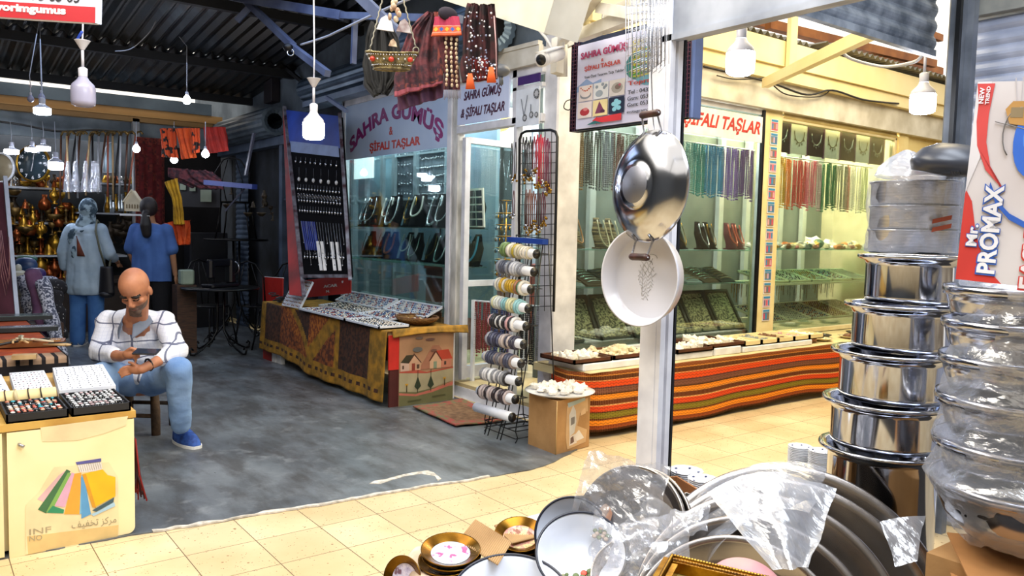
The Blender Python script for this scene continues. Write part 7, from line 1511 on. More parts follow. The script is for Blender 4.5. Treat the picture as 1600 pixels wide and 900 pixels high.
for i in range(16):
    x = PY(168+2.8*(i % 8)*1.6, 330, SY).x; y = SY+.1*(i//8); z = sx(180, 333).z; b = MB(); b.lathe([(.001, 0), (.028, 0), (.03, .06), (.012, .13), (.012, .20), (.018, .22), (.001, .22)], 12, 0, TM((x, y, z+.001), sc=random.uniform(.9, 1.3))); tag(build('glass_bottle', b, [M('silvered_glass', '#b9c4cc', .12, .6), BM['yellow brass']][i % 3 == 0]), ('brass' if i % 3 == 0 else 'silvered')+' long necked bottle on the short shelf beside the white post', 'bottle', ('brass' if i % 3 == 0 else 'silvered')+' bottles on short shelf')
for i in range(6):
    p = PY(165+8*i, 284, SY); b = MB(); b.lathe([(.001, 0), (.04, 0), (.05, .03), (.03, .06), (.02, .1), (.001, .1)], 12, 0, TM((p.x, SY, sx(180, 287).z+.001))); tag(build('small_pot', b, BM[mk[i % 5]]), '%s small pot on the upper short shelf, %s from the left' % (mk[i % 5], ORD[i]), 'pot')
for i in range(14):
    p = PY(random.uniform(170, 208), random.uniform(345, 385), SY-.05); ware(random.choice(kinds), 'dark bronze', p, 1, 'dark bronze ware hanging below the short bottle shelf', 'dark bronze below bottle shelf')
# wall clocks
def clock(px, py, d, r, face, lb, numerals=True):
    c = D(px, py, d); Mx = frame_at(c, UZ, (TOV-RT*.1).normalized()); t = thing('wall_clock', lb, 'clock', c-UZ*r); b = MB(); b.lathe([(r*.88, .02), (r*.93, .03), (r, .015), (r*1.0, 0), (.001, 0)], 56, 0, Mx); build('case_rim', b, BM['yellow brass'] if numerals else WHITEP, t); b = MB(); b.lathe([(.001, .016), (r*.9, .016), (r*.9, .01)], 48, 0, Mx); build('dial', b, face, t)
    if numerals:
        b = MB(); bk = Mx @ Vector((0, 0, 0))
        for k, s_ in enumerate(['12', '1', '2', '3', '4', '5', '6', '7', '8', '9', '10', '11']):
            a = math.pi/2-k*math.pi/6; p = Mx @ Vector((r*.74*math.cos(a)-.02, r*.74*math.sin(a)-.02, .018)); lettering(b, s_, p, RT, UZ, .03 if len(s_) == 1 else .045, .042, 0, bold=.02)
        b.beam(Mx @ Vector((0, 0, .021)), Mx @ Vector((.02, r*.55, .021)), .01, .004); b.beam(Mx @ Vector((0, 0, .021)), Mx @ Vector((-r*.1, -r*.4, .021)), .012, .004); build('numerals_and_hands', b, WHITEP, t)
    return t
clock(53, 256, 9.6, .225, M('dark_dial', '#27343c', .15, 0, '#3c4c54', 3), 'large round brass rimmed clock with dark dial in the back stall'); clock(2, 262, 9.5, .18, M('cream_dial', '#a89c80', .4, 0, '#8c7c60', 4), 'round cream plate left of the large clock', False)
t = thing('half_clock', 'tall half round pale clock hanging among the canes', 'clock', D(172, 270, 9.5)); b = MB(); 
o_ = D(179, 270, 9.5); b.prism([(0, 0), (0, .36), (-.05, .35), (-.09, .29), (-.115, .18), (-.12, .08), (-.125, 0)], o_, RT, UZ, .02); build('dial', b, M('pale_mirror', '#9cb4bc', .2, .2), t); b = MB(); b.tube([o_+RT*x+UZ*z+TOV*.025 for x, z in [(0, 0), (0, .36), (-.05, .35), (-.09, .29), (-.115, .18), (-.12, .08), (-.125, 0)]], .008, 6, 0, True); build('rim', b, WHITEP, t)
# canes and sticks hanging
random.seed(71); cn = ['dark brown', 'reddish', 'pale', 'black', 'grey']; ccol = ['#4a2c1c', '#8c4a34', '#b89a70', '#16161a', '#8a8c90']
for i in range(17):
    x = 92+7*i; k = i % 5; t = thing('walking_stick', '%s walking stick hanging in the back stall, %s group from the left' % (cn[k], ORD[i//5]), 'walking stick', D(x, 290, 9.35), 0, 'sticks back stall %s' % cn[k]); d = 9.3+random.uniform(-.1, .1); top = D(x+random.uniform(-4, 8), 212, d); bt = D(x-random.uniform(-2, 10), 290+random.uniform(0, 30), d)
    b = MB(); b.tube([bt, top], .011, 8); build('shaft', b, M('stick_'+cn[k].replace(' ', '_'), ccol[k], .5), t); b = MB(); b.tube([top, top+UZ*.04+RT*.02, top+UZ*.05+RT*.06, top+UZ*.02+RT*.085], .012, 8); build('handle', b, BM['dull brass'], t)
for i, x in enumerate([118, 134, 146, 152, 106]):
    d = 9.2; film('wrapped_bundle', 'bundle of small goods in clear plastic hanging among the canes, %s from the left' % ORD[i], lambda u, v: D(x, 300-48*v, d)+RT*((.05-.03*v)*math.cos(u*6.2832))+FH*((.05-.03*v)*math.sin(u*6.2832)), 20, 20, FILM, .008, i, 'plastic bag')
# house shaped lantern, rug, textiles right of the post
t = thing('house_lantern', 'white house shaped wooden lantern with small arched cut outs', 'lantern', D(212, 334, 8.9)); o_ = D(200, 330, 8.9); b = MB(); b.prism([(0, 0), (.17, 0), (.17, .11), (.085, .23), (0, .11)], o_, RT, UZ, .08); build('house_body', b, M('cream_wood', '#d8ccb0', .6), t); b = MB(); b.prism([(-.02, .10), (.085, .245), (.19, .10), (.17, .10), (.085, .22), (0, .10)], o_+TOV*.085, RT, UZ, .01); build('roof_edge', b, M('cream_wood', '#d8ccb0', .6), t)
decal(o_+TOV*.082, RT, UZ, [([(x, .03), (x+.014, .03), (x+.014, .07), (x+.007, .08), (x, .07)], '#7c6a4c') for x in (.02, .05, .08, .11, .14)], 'cut_outs', t); b = MB(); q = D(212, 336, 8.9); b.cbox(q, (.26, .2, .02), 0, -YAW); build('base_board', b, WHITEP, t)
def rugmf(u, v): 
    if min(u, 1-u) < .12 or min(v, 1-v) < .05: return 1
    return 1 if (int(u*7)+int(v*16)) % 3 == 0 and .2 < u < .8 else 0
b = MB(); a, e = PY(213, 430, 11.25), PY(256, 225, 11.25); b.grid(36, 90, lambda u, v: (a.x+(e.x-a.x)*u, 11.22+.01*math.sin(u*20), a.z+(2.5-a.z)*v), 0, .012, True, rugmf); tag(build('red_rug', b, [M('dark_red_rug', '#6a1c1c', .95, 0, '#4a1014', 16), M('rug_pattern', '#3a1418', .95, 0, '#7c3024', 30)]), 'dark red patterned rug hanging right of the white stall post', 'rug')
OB = M('orange_fabric', '#d8571a', .8, 0, '#b03c10', 7); OBB = M('orange_black_print', '#c84a1c', .8, 0, '#181010', 13, lo=.44, hi=.47); REDF = M('red_fabric', '#a82418', .8, 0, '#7c140e', 8); YEL = M('yellow_fabric', '#c89a1c', .8, 0, '#9c7412', 8)
hang('printed_scarf', 'orange and black printed scarf hanging under the sunlit board', 'textile', ([(250, 200), (252, 225), (254, 245)], [(275, 200), (276, 225), (280, 247)]), 9.0, .01, OBB)
hang('printed_scarf', 'plain orange scarf hanging between the two printed ones', 'textile', ([(274, 200), (280, 228), (284, 248)], [(300, 200), (302, 222), (308, 246)]), 8.95, .01, OB)
hang('printed_scarf', 'right orange printed scarf beside the small bare bulb', 'textile', ([(298, 200), (300, 225), (302, 240)], [(312, 200), (312, 225), (312, 238)]), 8.9, .01, OBB); hang('red_scarf', 'red scarf hanging right of the small bare bulb', 'textile', ([(318, 198), (320, 225), (322, 240)], [(352, 198), (356, 220), (358, 236)]), 9.1, .01, REDF)
hang('carpet_bag', 'dark red woven textile slung under the orange scarves', 'textile', ([(262, 262), (262, 276), (300, 292)], [(330, 268), (345, 280), (350, 296)]), 9.0, .02, MAR); hang('yellow_cloth', 'tall yellow cloth hanging behind the woman in blue', 'textile', ([(258, 284), (268, 310), (274, 350)], [(276, 278), (283, 310), (287, 350)]), 8.9, .02, YEL)
t = thing('orange_bag', 'orange shopping bag with folded flaps behind the woman in blue', 'bag', D(276, 382, 9)); hang('bag_body', '', '', ([(258, 348), (262, 365), (268, 384)], [(294, 344), (293, 362), (291, 382)]), 8.95, .06, OB, None, .02, t)
t = thing('framed_case', 'small dark wall case with pale labels right of the yellow cloth', 'case', D(300, 305, 9.4)); b = MB(); c = D(312, 300, 9.5); b.cbox(c, (.5, .04, .36), 0, -YAW); build('case_body', b, M('case_dark', '#1c1c20', .6), t); b = MB()
for (x, y) in ((286, 292), (301, 294)): b.cbox(D(x, y, 9.46), (.07, .012, .07), 0, -YAW)
b.cbox(D(322, 306, 9.46), (.13, .012, .14), 0, -YAW); build('labels', b, M('sage_label', '#7f8a78', .6), t)
b = MB(); c = D(291, 430, 8.6); b.bbox((c.x-.07, c.y-.07, c.z-.1), (c.x+.07, c.y+.07, c.z+.06), .02); tag(build('plastic_drum', b, M('pale_green_plastic', '#8fa090', .5)), 'pale green plastic canister with blue film behind the woman in blue', 'canister'); b = MB(); b.box((c.x-.12, c.y-.1, 0), (c.x+.08, c.y+.1, c.z-.101)); tag(build('low_stand', b, WOOD), 'low wooden stand under the pale green canister', 'stand')
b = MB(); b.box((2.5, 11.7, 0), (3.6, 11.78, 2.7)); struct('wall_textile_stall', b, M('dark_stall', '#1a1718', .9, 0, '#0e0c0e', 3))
# blue metal awning bar, boxes
b = MB(); b.beam(D(322, 285, 8.6), D(398, 292, 8.0), .06, .05); tag(build('awning_bar', b, M('blue_metal', '#2c3f8c', .4, .3)), 'blue metal bar of a folded awning above the dark tables', 'bar')
b = MB(); b.beam(D(384, 274, 8.2), D(397, 208, 8.2), .05, .02); b.beam(D(386, 290, 8.2), D(352, 330, 8.2), .015, .015); tag(build('awning_strut', b, M('rust_metal', '#3c4258', .5, .3)), 'thin folding arm rising from the blue awning bar', 'bar')
# wrought iron tables stacked with chairs
IRON = M('black_iron', '#0d0e12', .4, .4)
def iron_table(c, r, h, label, scroll=True):
    t = thing('iron_table', label, 'table', c); b = MB(); b.lathe([(.001, h), (r, h), (r*1.01, h+.012), (r, h+.022), (.001, h+.022)], 40, 0, TM(c)); build('tabletop', b, IRON, t)
    for k in range(4):
        a = .4+k*math.pi/2; u = Vector((math.cos(a), math.sin(a), 0)); pts = [(.05, h), (.045, h*.6), (.05, h*.36), (.12, h*.22), (.24, h*.10), (.34, h*.03), (.385, h*.04), (.40, .075), (.375, .095), (.355, .075)]
        b = MB(); b.tube([Vector(c)+u*x+UZ*(z if i < 9 else z) for i, (x, z) in enumerate(pts)], .011, 8); b.tube([Vector(c)+u*(.17+.05*math.cos(q))+UZ*(h*.16+.0+.05*math.sin(q)+.03) for q in [j*.6 for j in range(9)]], .006, 6); build('leg', b, IRON, t)
c1 = G(345, 552, 0); iron_table(c1, .40, .70, 'round black wrought iron cafe table with scrolled feet left of the cloth table')
c2 = c1+L3(-.28, 1.30, 0); iron_table(c2, .38, 1.20, 'tall black iron table in the dark behind the cafe table')
c3 = G(300, 535, 0); b = None
def iron_chair(c, rz, z, label):
    t = thing('iron_chair', label, 'chair', Vector(c)+UZ*z, rz); Mx = TM(Vector(c)+UZ*z, rz)
    def w3(*p): return [Mx @ Vector(q) for q in p]
    b = MB(); b.lathe([(.001, .44), (.19, .44), (.2, .45), (.19, .46), (.001, .46)], 28, 0, Mx); build('seat', b, IRON, t)
    for sx_ in (-1, 1):
        for sy in (-1, 1): b = MB(); b.tube(w3((sx_*.14, sy*.14, .44), (sx_*.17, sy*.17, .2), (sx_*.2, sy*.2, 0)), .010, 8); build('leg', b, IRON, t)
    b = MB(); b.tube(w3((-.18, .14, .44), (-.2, .2, .8), (-.1, .22, .95), (0, .225, .98), (.1, .22, .95), (.2, .2, .8), (.18, .14, .44)), .010, 8)
    for x in (-.08, 0, .08): b.tube(w3((x, .16, .46), (x*1.5, .2, .7), (x*.6, .22, .95)), .006, 6)
    build('backrest', b, IRON, t)
iron_chair(c1+L3(-.34, .64, 0), .4, 0, 'black iron chair left behind the round cafe table'); iron_chair(c1+L3(.52, .34, 0), -1.0, 0, 'black iron chair between the cafe table and the red board'); iron_chair(c1+L3(.16, .80, 0), 2.2, 0, 'black iron chair pushed behind the cafe table on its right'); iron_chair((c2.x, c2.y, 0), 2.6, 1.222, 'black iron chair stacked on the tall iron table')
t = thing('sewing_machine', 'black old sewing machine shape on the round cafe table', 'sewing machine', c1+UZ*.722); b = MB(); q = c1+UZ*.722; Mx = TM(q, .5)
for a, e in (((-.2, -.09, 0), (.2, .09, .04)), ((.1, -.05, .04), (.18, .05, .3)), ((-.16, -.035, .22), (.18, .035, .3)), ((-.18, -.04, .1), (-.1, .04, .3))): b.bbox(a, e, .02, 0, Mx)
build('machine_body', b, M('machine_black', '#101118', .3), t); b = MB(); b.tube([Mx @ Vector((.2, .07*math.cos(a), .2+.07*math.sin(a))) for a in [k*math.pi/10 for k in range(20)]], .008, 6, 0, True); build('hand_wheel', b, STEEL2, t)
b = MB(); c = G(330, 510); b.bbox((c.x-.3, c.y-.1, 0), (c.x+.2, c.y+.2, 1.28), .02); b.box((c.x-.26, c.y-.105, .2), (c.x-.06, c.y-.1, 1.2)); tag(build('dark_cabinet', b, M('navy_black_wood', '#141620', .5, 0, '#0a0b10', 4)), 'black wooden cabinet in the dark corner behind the iron chairs', 'cabinet')
random.seed(77)
for i in range(10):
    p = D(random.uniform(345, 430), random.uniform(300, 345), 8.6+random.uniform(0, .5)); ware(random.choice(kinds), 'dark bronze', p, .5, 'small metal ware glinting in the dark shop behind the iron tables', 'dark shop wares')
b = MB(); b.box((3.67, 8.3, .03), (3.72, 9.3, 2.3)); tag(build('dark_glass_panel', b, M('dark_glass', '#1a222c', .1)), 'dark glass panel of the closed shop beside the jewellery board', 'glass panel')
b = MB(); c = PX(430, 140, 3.70); b.bbox((3.60, c.y-.13, c.z-.17), (3.71, c.y+.13, c.z+.17), .01); tag(build('wall_hatch', b, M('hatch_dark', '#201c24', .7)), 'small dark hatch high on the blue grey wall', 'hatch'); b = MB(); b.beam(PX(445, 105, 3.6), PX(472, 128, 3.70), .04, .04); tag(build('wall_strut', b, M('dark_purlin', '#1d1f24', .7)), 'dark iron strut below the bay roof beside the hatch', 'bar')
t = thing('small_loudspeaker', 'small dark round device hanging from the white brace', 'loudspeaker', D(452, 78, 6.2)); b = MB(); b.ball(D(450, 74, 6.2), (.04, .04, .03), 12, 8); build('housing', b, BLACK, t); b = MB(); b.tube([D(454, 82, 6.2)+RT*.025*math.cos(a)+UZ*.025*math.sin(a) for a in [k*math.pi/8 for k in range(16)]], .006, 6, 0, True); build('ring', b, SILVER, t)
# ================================================================ LAMPS, CABLES, BOARD
def emis(nm, col, s): 
    t = NT(nm); t.b.inputs['Base Color'].default_value = hx('#ffffff'); t.b.inputs['Emission Color'].default_value = hx(col); t.b.inputs['Emission Strength'].default_value = s; return t.m
CORD = M('white_cord', '#b8bcc8', .5); SOCK = M('lamp_socket', '#c9cad6', .4); OFFB = M('unlit_bulb', '#9c9cb8', .35, 0, None, 3, coat=.3)
def bulb(px, py, d, r, lit, label, top, kind='t', col='#dbe8ff', canopy=True, h=None):
    c = D(px, py, d); t = thing('hanging_bulb' if kind == 't' else 'small_bulb', label, 'light bulb', c-UZ*r); L = h or 2.3*r
    prof = [(.001, -L*.5), (r*.7, -L*.49), (r*.95, -L*.42), (r, -L*.3), (r, L*.18), (r*.9, L*.32), (r*.5, L*.5), (r*.34, L*.62)] if kind == 't' else [(.001, -r), (r*.6, -r*.8), (r*.95, -r*.3), (r, .1*r), (r*.8, r*.6), (r*.45, r*1.1), (r*.35, r*1.3)]
    b = MB(); b.lathe(prof, 20, [0, 0, 0, 0, 1, 1, 1] if kind == 't' and lit else 0, TM(c)); build('bulb', b, [lit, SOCK] if lit else OFFB, t); zt_ = prof[-1][1]
    b = MB(); b.lathe([(r*.36, zt_), (r*.38, zt_+r*.7), (r*.22, zt_+r*.8), (.001, zt_+r*.8)], 14, 0, TM(c)); build('socket', b, SOCK, t)
    p = c+UZ*(zt_+r*.8)
    if canopy: b = MB(); q = p+UZ*(r*1.5); b.tube([p, q], r*.12, 8); b.lathe([(r*.15, 0), (r*.6, r*.75), (r*.65, r*.8), (r*.001, r*.8)], 20, 0, TM(q)); build('canopy', b, SOCK, t); p = q+UZ*(r*.8)
    b = MB(); pts = [p]+[D(*x) for x in top]; b.tube(pts, .004, 6); build('cord', b, CORD, t); return t
BR = emis('lit_bulb_bright', '#e4ecff', 50); BM_ = emis('lit_bulb_mid', '#dfe9ff', 34); BS = emis('lit_bulb_small', '#eef3ff', 40); BWc = emis('lit_bulb_corridor', '#e8f0ff', 60)
bulb(490, 199, 3.9, .052, BR, 'large lit bulb on a white cord in front of the bay window sign', [(491, 88, 3.9), (491, 82, 3.92), (490, -20, 3.9)])
bulb(130, 146, 3.75, .054, None, 'large unlit bulb hanging below the red and white board', [(128, 65, 3.75), (129, 58, 3.75), (130, 20, 3.75)])
bulb(1157, 92, 3.3, .058, BWc, 'brightest bulb hanging at the right in front of the cream fascia', [(1157, 28, 3.3), (1156, -10, 3.3)], canopy=False)
bulb(1442, 156, 4.3, .065, BWc, 'lit bulb beside the dark guide rail at the far right', [(1448, 62, 4.3), (1447, 40, 4.3)])
bulb(292, 157, 8.2, .042, BS, 'small lit round bulb hanging under the middle of the bay roof', [(292, 72, 8.2), (270, 45, 8.2), (248, 30, 8.2)], 's', canopy=False)
bulb(66, 172, 7.2, .072, BM_, 'wide lit lamp in front of the sunlit board at upper left', [(66, 150, 7.2), (62, 35, 7.3)], 't', h=.085, canopy=False)
bulb(48, 155, 7.0, .028, None, 'small unlit bulb left of the wide lamp', [(46, 118, 7.0), (61, 34, 7.1)], 's'); bulb(65, 152, 7.3, .030, None, 'small unlit bulb right above the wide lamp', [(64, 122, 7.3), (62, 36, 7.3)], 's')
for (x, y, d, r, lb, sh_) in [(18, 236, 9.0, .075, 'wide lit lamp left of the large stall clock', .07), (50, 233, 8.8, .065, 'lit lamp in front of the upper edge of the stall clock', .06), (68, 231, 8.9, .07, 'lit lamp above the right of the stall clock', .07), (87, 257, 8.6, .075, 'lit bulb right of the stall clock', .12)]: bulb(x, y, d, r, BM_, lb, [(x, y-24, d), (x-2, 190, d)], 't', h=sh_, canopy=False)
for (x, y, d, lb) in [(213, 233, 9.0, 'small lit bulb in front of the white stall post'), (272, 250, 9.2, 'small lit bulb left below the orange scarves'), (321, 241, 8.7, 'small lit bulb hanging beside the red scarf')]: bulb(x, y, d, .040, BS, lb, [(x, y-28, d), (x, 190, d)], 's', canopy=False)
# hanging lamps of the goods shop, out of the picture above the viewer
# red and white board at the top left
a, e, f_ = D(-110, 22, 2.9), D(155, 39, 2.9), D(157, -60, 2.9); Ub = (e-a); Wb = Ub.length; Ub.normalize(); Vb = (f_-e); Hb = Vb.length; Vb.normalize()
t = thing('hanging_board', 'white and red hanging board with a phone number cut by the top edge', 'sign', a); b = MB(); b.prism(rect(0, 0, Wb, Hb), a, Ub, Vb, .02); build('board', b, M('board_white', '#d8dcf0', .4, 0, '#ccd2ea', 3), t)
n_ = Ub.cross(Vb).normalized(); sg = 1 if n_.dot(TOV) > 0 else -1
b = MB(); b.prism(rect(0, 0, Wb-.004, .057), a+n_*.0205, Ub, Vb, .001); build('red_band', b, M('board_red', '#b01c28', .4, 0, '#a81824', 3), t); b = MB(); b.beam(e+n_*.01, f_+n_*.01, .006, .024); build('edge', b, STEEL2, t)
b = MB(); o_ = a+n_*.022; lettering(b, 'vorimgumus', o_+Ub*(Wb-.365)+Vb*.014, Ub, Vb, .255, .036, 0, bold=.045, depth=.001); b2 = MB(); lettering(b2, '75 65 03', o_+Ub*(Wb-.235)+Vb*.068, Ub, Vb, .175, .040, 0, bold=.01, shear=.15, depth=.001)
build('lettering', b, WHITEP, t, label='white words'); build('phone_number', b2, M('board_black', '#16161c', .5), t, label='black figures')
b = MB(); b.tube([D(128, 50, 3.7), D(124, 56, 3.72), D(121, 60, 3.72), D(128, 66, 3.74)], .007, 6); tag(build('blue_tie', b, M('blue_tie', '#2046b4', .5)), 'blue plastic tie on the cord of the unlit bulb', 'cable tie')
# cables
def cable(label, pts, r=.006, m=None, nm='cable'):
    out = [];  P = [Vector(p) for p in pts]
    for i in range(len(P)-1):
        for k in range(6):
            f = k/6; p0, p1, p2, p3 = P[max(i-1, 0)], P[i], P[i+1], P[min(i+2, len(P)-1)]
            out.append(.5*((2*p1)+(p2-p0)*f+(2*p0-5*p1+4*p2-p3)*f*f+(3*p1-p0-3*p2+p3)*f*f*f))
    out.append(P[-1]); b = MB(); b.tube(out, r, 6); tag(build(nm, b, m or BLACK), label, 'cable')
cable('black cable sagging along the wall above the passage windows', [PY(1100, 104, 4.33), PY(1200, 128, 4.33), PY(1260, 148, 4.33), PY(1300, 141, 4.33), PY(1350, 156, 4.33), PY(1404, 162, 4.33)], .010)
cable('second thin black cable drooping below the cream fascia', [PY(1205, 130, 4.36), PY(1230, 148, 4.36), PY(1280, 151, 4.36), PY(1300, 138, 4.36)], .006); cable('thin black cable loop above the pillar', [PY(1120, 118, 4.36), PY(1150, 124, 4.36), PY(1190, 122, 4.36), PY(1204, 118, 4.36)], .005)
cable('white cable looping below the roof at upper right', [D(1312, 76, 5.2), D(1330, 92, 5.2), D(1380, 104, 5.2), D(1425, 98, 4.6), D(1440, 88, 4.4)], .010, CORD); cable('thick white cable along the lowered shutter edge', [D(1355, 55, 4.4), D(1372, 50, 4.4), D(1390, 58, 4.4), D(1430, 58, 4.4)], .012, CORD)
cable('black cable along the grey soffit of the back stall', [PY(0, 190, 11.2), PY(40, 196, 11.2), PY(90, 205, 11.2), PY(150, 203, 11.2), PY(210, 208, 11.2)], .014); cable('long white rope tied along the dark wall above the bay window', [D(470, 70, 6.0), D(508, 58, 5.8), D(530, 48, 5.6), D(585, 22, 5.0), D(640, -2, 4.4)], .008, CORD)
cable('thin wire loop tied to the corner column', [D(896, 155, 4.1), D(885, 158, 4.1), D(881, 168, 4.1), D(888, 172, 4.1), D(894, 168, 4.1)], .003)
cable('thin white cord swinging under the bay roof', [D(180, 80, 7.5), D(205, 76, 7.5), D(232, 52, 7.5), D(244, 32, 7.5)], .004, CORD)
# ================================================================ PEOPLE
SKIN = M('skin_tan', '#b57a5a', .5, 0, '#9c6448', 8); STUB = M('stubble', '#6e5a50', .7, 0, '#5a483f', 40); BROW = M('dark_brow', '#1c1410', .8); SKIN2 = M('skin_shade', '#a87858', .55)
def finish(mb, fn):
    for k, f in enumerate(mb.f):
        c = Vector((0, 0, 0))
        for i in f: c += mb.v[i]
        mb.mi[k] = fn(c/len(f))
    return mb
# ---- seated man
pr = MB(); hd = 4.66; HC = D(211, 452, hd)
Fd = (TOV*.80-UZ*.60+RT*.03).normalized(); Up = (UZ*.80+TOV*.60).normalized(); Rh = Fd.cross(Up).normalized()   # face, crown, side
if Rh.dot(RT) < 0: Rh = -Rh
def h3(r, f, u): return HC+Rh*r+Fd*f+Up*u
ell(pr, h3(0, -.008, .030), Rh*.081, Fd*.100, Up*.100, 24, 16)           # skull
ell(pr, h3(0, .022, -.045), Rh*.064, Fd*.072, Up*.085, 20, 14)            # face and jaw
ell(pr, h3(0, .066, -.108), Rh*.030, Fd*.024, Up*.022, 14, 10)            # chin
for s_ in (-1, 1):
    ell(pr, h3(s_*.080, -.008, -.018), Rh*.011, Fd*.022, Up*.032, 12, 8)   # ears
    ell(pr, h3(s_*.034, .078, .010), Rh*.026, Fd*.014, Up*.010)            # brow ridge
    ell(pr, h3(s_*.040, .062, -.032), Rh*.024, Fd*.022, Up*.020)           # cheeks
    ell(pr, h3(s_*.030, .080, -.010), Rh*.014, Fd*.011, Up*.009)           # lids
pr.tube([h3(0, .085, .005), h3(0, .100, -.025), h3(0, .108, -.042)], [.009, .012, .015], 12); ell(pr, h3(0, .100, -.046), Rh*.021, Fd*.013, Up*.010)
ell(pr, h3(0, .088, -.076), Rh*.026, Fd*.008, Up*.006); ell(pr, h3(0, .086, -.087), Rh*.021, Fd*.008, Up*.006)
NB_ = D(213, 503, 4.86); cap(pr, NB_, h3(0, -.035, -.04), .066, .058, 16)
J = dict(chest=D(214, 528, 4.98), belly=D(216, 566, 5.05), pelv=D(220, 590, 5.12), shL=D(169, 502, 4.97), shR=D(256, 502, 4.97), elL=D(157, 550, 4.84), elR=D(275, 548, 4.82), wrL=D(188, 557, 4.64), wrR=D(243, 566, 4.66),
         hpL=D(206, 594, 5.1), hpR=D(236, 594, 5.1), knL=D(163, 584, 4.74), knR=D(279, 578, 4.74), anL=G(165, 692, .10), anR=D(282, 668, 4.90))
cap(pr, J['elL'], J['wrL'], .047, .031); cap(pr, J['elR'], J['wrR'], .047, .031)
cap(pr, J['shL'], J['elL'], .045, .042); cap(pr, J['shR'], J['elR'], .045, .042); cap(pr, NB_, J['chest'], .08, .11); cap(pr, J['chest'], J['belly'], .12, .12); cap(pr, J['belly'], J['pelv'], .12, .12)
cap(pr, J['chest'], J['shL'], .07, .045); cap(pr, J['chest'], J['shR'], .07, .045)
for s_ in 'LR': cap(pr, J['hp'+s_], J['kn'+s_], .065, .048); cap(pr, J['kn'+s_], J['an'+s_], .045, .034)
# hands: palm, four unequal fingers, thumb
def finger(a, m_, e, r): chain(pr, [a, m_, e], [r, r*.95, r*.78], 8)
pL = D(203, 553, 4.575); ell(pr, pL, RT*.042+UZ*.004, FH*.022, UZ*.030-RT*.004)         # upper hand
cap(pr, J['wrL'], D(196, 555, 4.60), .031, .027)
for k in range(4):
    a = pL+RT*.030+UZ*(.022-.015*k)+FH*(-.012); m_ = a+RT*(.026-.002*k)+TOV*(.016)-UZ*.004; e = m_+RT*(.004+.004*(k % 2))+FH*.012-UZ*.016-RT*.018*(k > 1); finger(a, m_, e, .0088-.0006*k)
finger(pL+UZ*.022-RT*.008+TOV*.01, pL+UZ*.036+RT*.016+TOV*.018, pL+UZ*.030+RT*.042+TOV*.014, .0105)
pR = D(213, 577, 4.56); ell(pr, pR, RT*.046-UZ*.006, FH*.022, UZ*.030+RT*.006); cap(pr, J['wrR'], pR+RT*.030, .031, .026)
for k in range(4):
    a = pR-RT*.034+UZ*(.018-.015*k); m_ = a-RT*(.034-.004*abs(k-1))+TOV*.012-UZ*.006; e = m_-RT*(.026-.004*abs(k-1))-UZ*.014+TOV*.002; finger(a, m_, e, .0092-.0006*k)
finger(pR+UZ*.020+TOV*.008, pR+UZ*.036-RT*.012+TOV*.018, pR+UZ*.042-RT*.036+TOV*.012, .0105)
body = remesh(pr, .0048, 3, .5)
def skin_of(c):
    q = c-HC; r, f, u = q.dot(Rh), q.dot(Fd), q.dot(Up)
    if q.length < .2 and f > .02:
        if .002 < u < .021 and .012 < abs(r) < .056 and f > .055: return 2
        if -.016 < u < -.006 and .014 < abs(r) < .046 and f > .07: return 2
        if -.084 < u < -.078 and abs(r) < .026 and f > .07: return 3
        if u < -.056 and abs(r) < .075 and not (abs(r) < .018 and u > -.066): return 1
    return 0
finish(body, skin_of)
man = build('person', body, [SKIN, STUB, BROW, M('lip', '#8c5448', .5)], origin=G(250, 690)); tag(man, 'bald man in a white checked shirt and jeans, sitting bent over his phone', 'person')
# plaid shirt
sp_ = MB(); grow = .022
cap(sp_, D(213, 514, 4.92), J['chest'], .105, .150); ell(sp_, D(213, 545, 5.0), RT*.185, FH*.13, UZ*.15); ell(sp_, D(216, 580, 5.06), RT*.175, FH*.135, UZ*.095); ell(sp_, D(213, 500, 4.95), RT*.19, FH*.10, UZ*.075)
for s_, sg in (('L', -1), ('R', 1)):
    cap(sp_, J['sh'+s_], J['el'+s_], .072, .062, 16); w_ = J['el'+s_].lerp(J['wr'+s_], .72); cap(sp_, J['el'+s_], w_, .068, .046, 16); ell(sp_, J['el'+s_], RT*.072, FH*.07, UZ*.07); cap(sp_, J['chest']+RT*sg*.05+UZ*.07, J['sh'+s_], .10, .070)
sh_ = remesh(sp_, .009, 7, .5)
cc0 = D(213, 506, 4.80)
for i, p in enumerate(sh_.v):     # folds
    n_ = noise.noise(Vector((p.x*9, p.y*9, p.z*22)))*.010+noise.noise(p*34)*.003; d_ = (p-J['chest']); d_.z *= .3; sh_.v[i] = p+d_.normalized()*n_
st = NT('plaid_shirt'); co = st.coord(); 
rot = st.n('ShaderNodeMapping', {'Vector': co, 'Rotation': (0, 0, YAW)}); sx_ = st.n('ShaderNodeSeparateXYZ', {0: rot}); dn = st.noise(5, 2)
def stripe(sock, per, wd, off, jit): 
    f = st.math('FRACT', st.math('MULTIPLY', st.math('ADD', st.math('ADD', sock, off), st.math('MULTIPLY', dn, jit)), 1/per)); return st.math('LESS_THAN', f, wd)
v1 = stripe(sx_.outputs[0], .135, .085, 10.03, .06); h1 = stripe(sx_.outputs[2], .105, .075, 10.0, .07); v2 = stripe(sx_.outputs[0], .0225, .14, 10, .06); h2 = stripe(sx_.outputs[2], .021, .14, 10, .07)
cl = st.mix(st.math('MULTIPLY', st.math('MAXIMUM', v2, h2), .22), hx('#dadce6'), hx('#8f9cc0')); cl = st.mix(st.math('MULTIPLY', st.math('MAXIMUM', v1, h1), .85), cl, hx('#333b60')); st.set(st.b, 'Base Color', cl); st.b.inputs['Roughness'].default_value = .85; st.bump(st.noise(30, 3), .25, .01)
build('shirt', sh_, st.m, man)
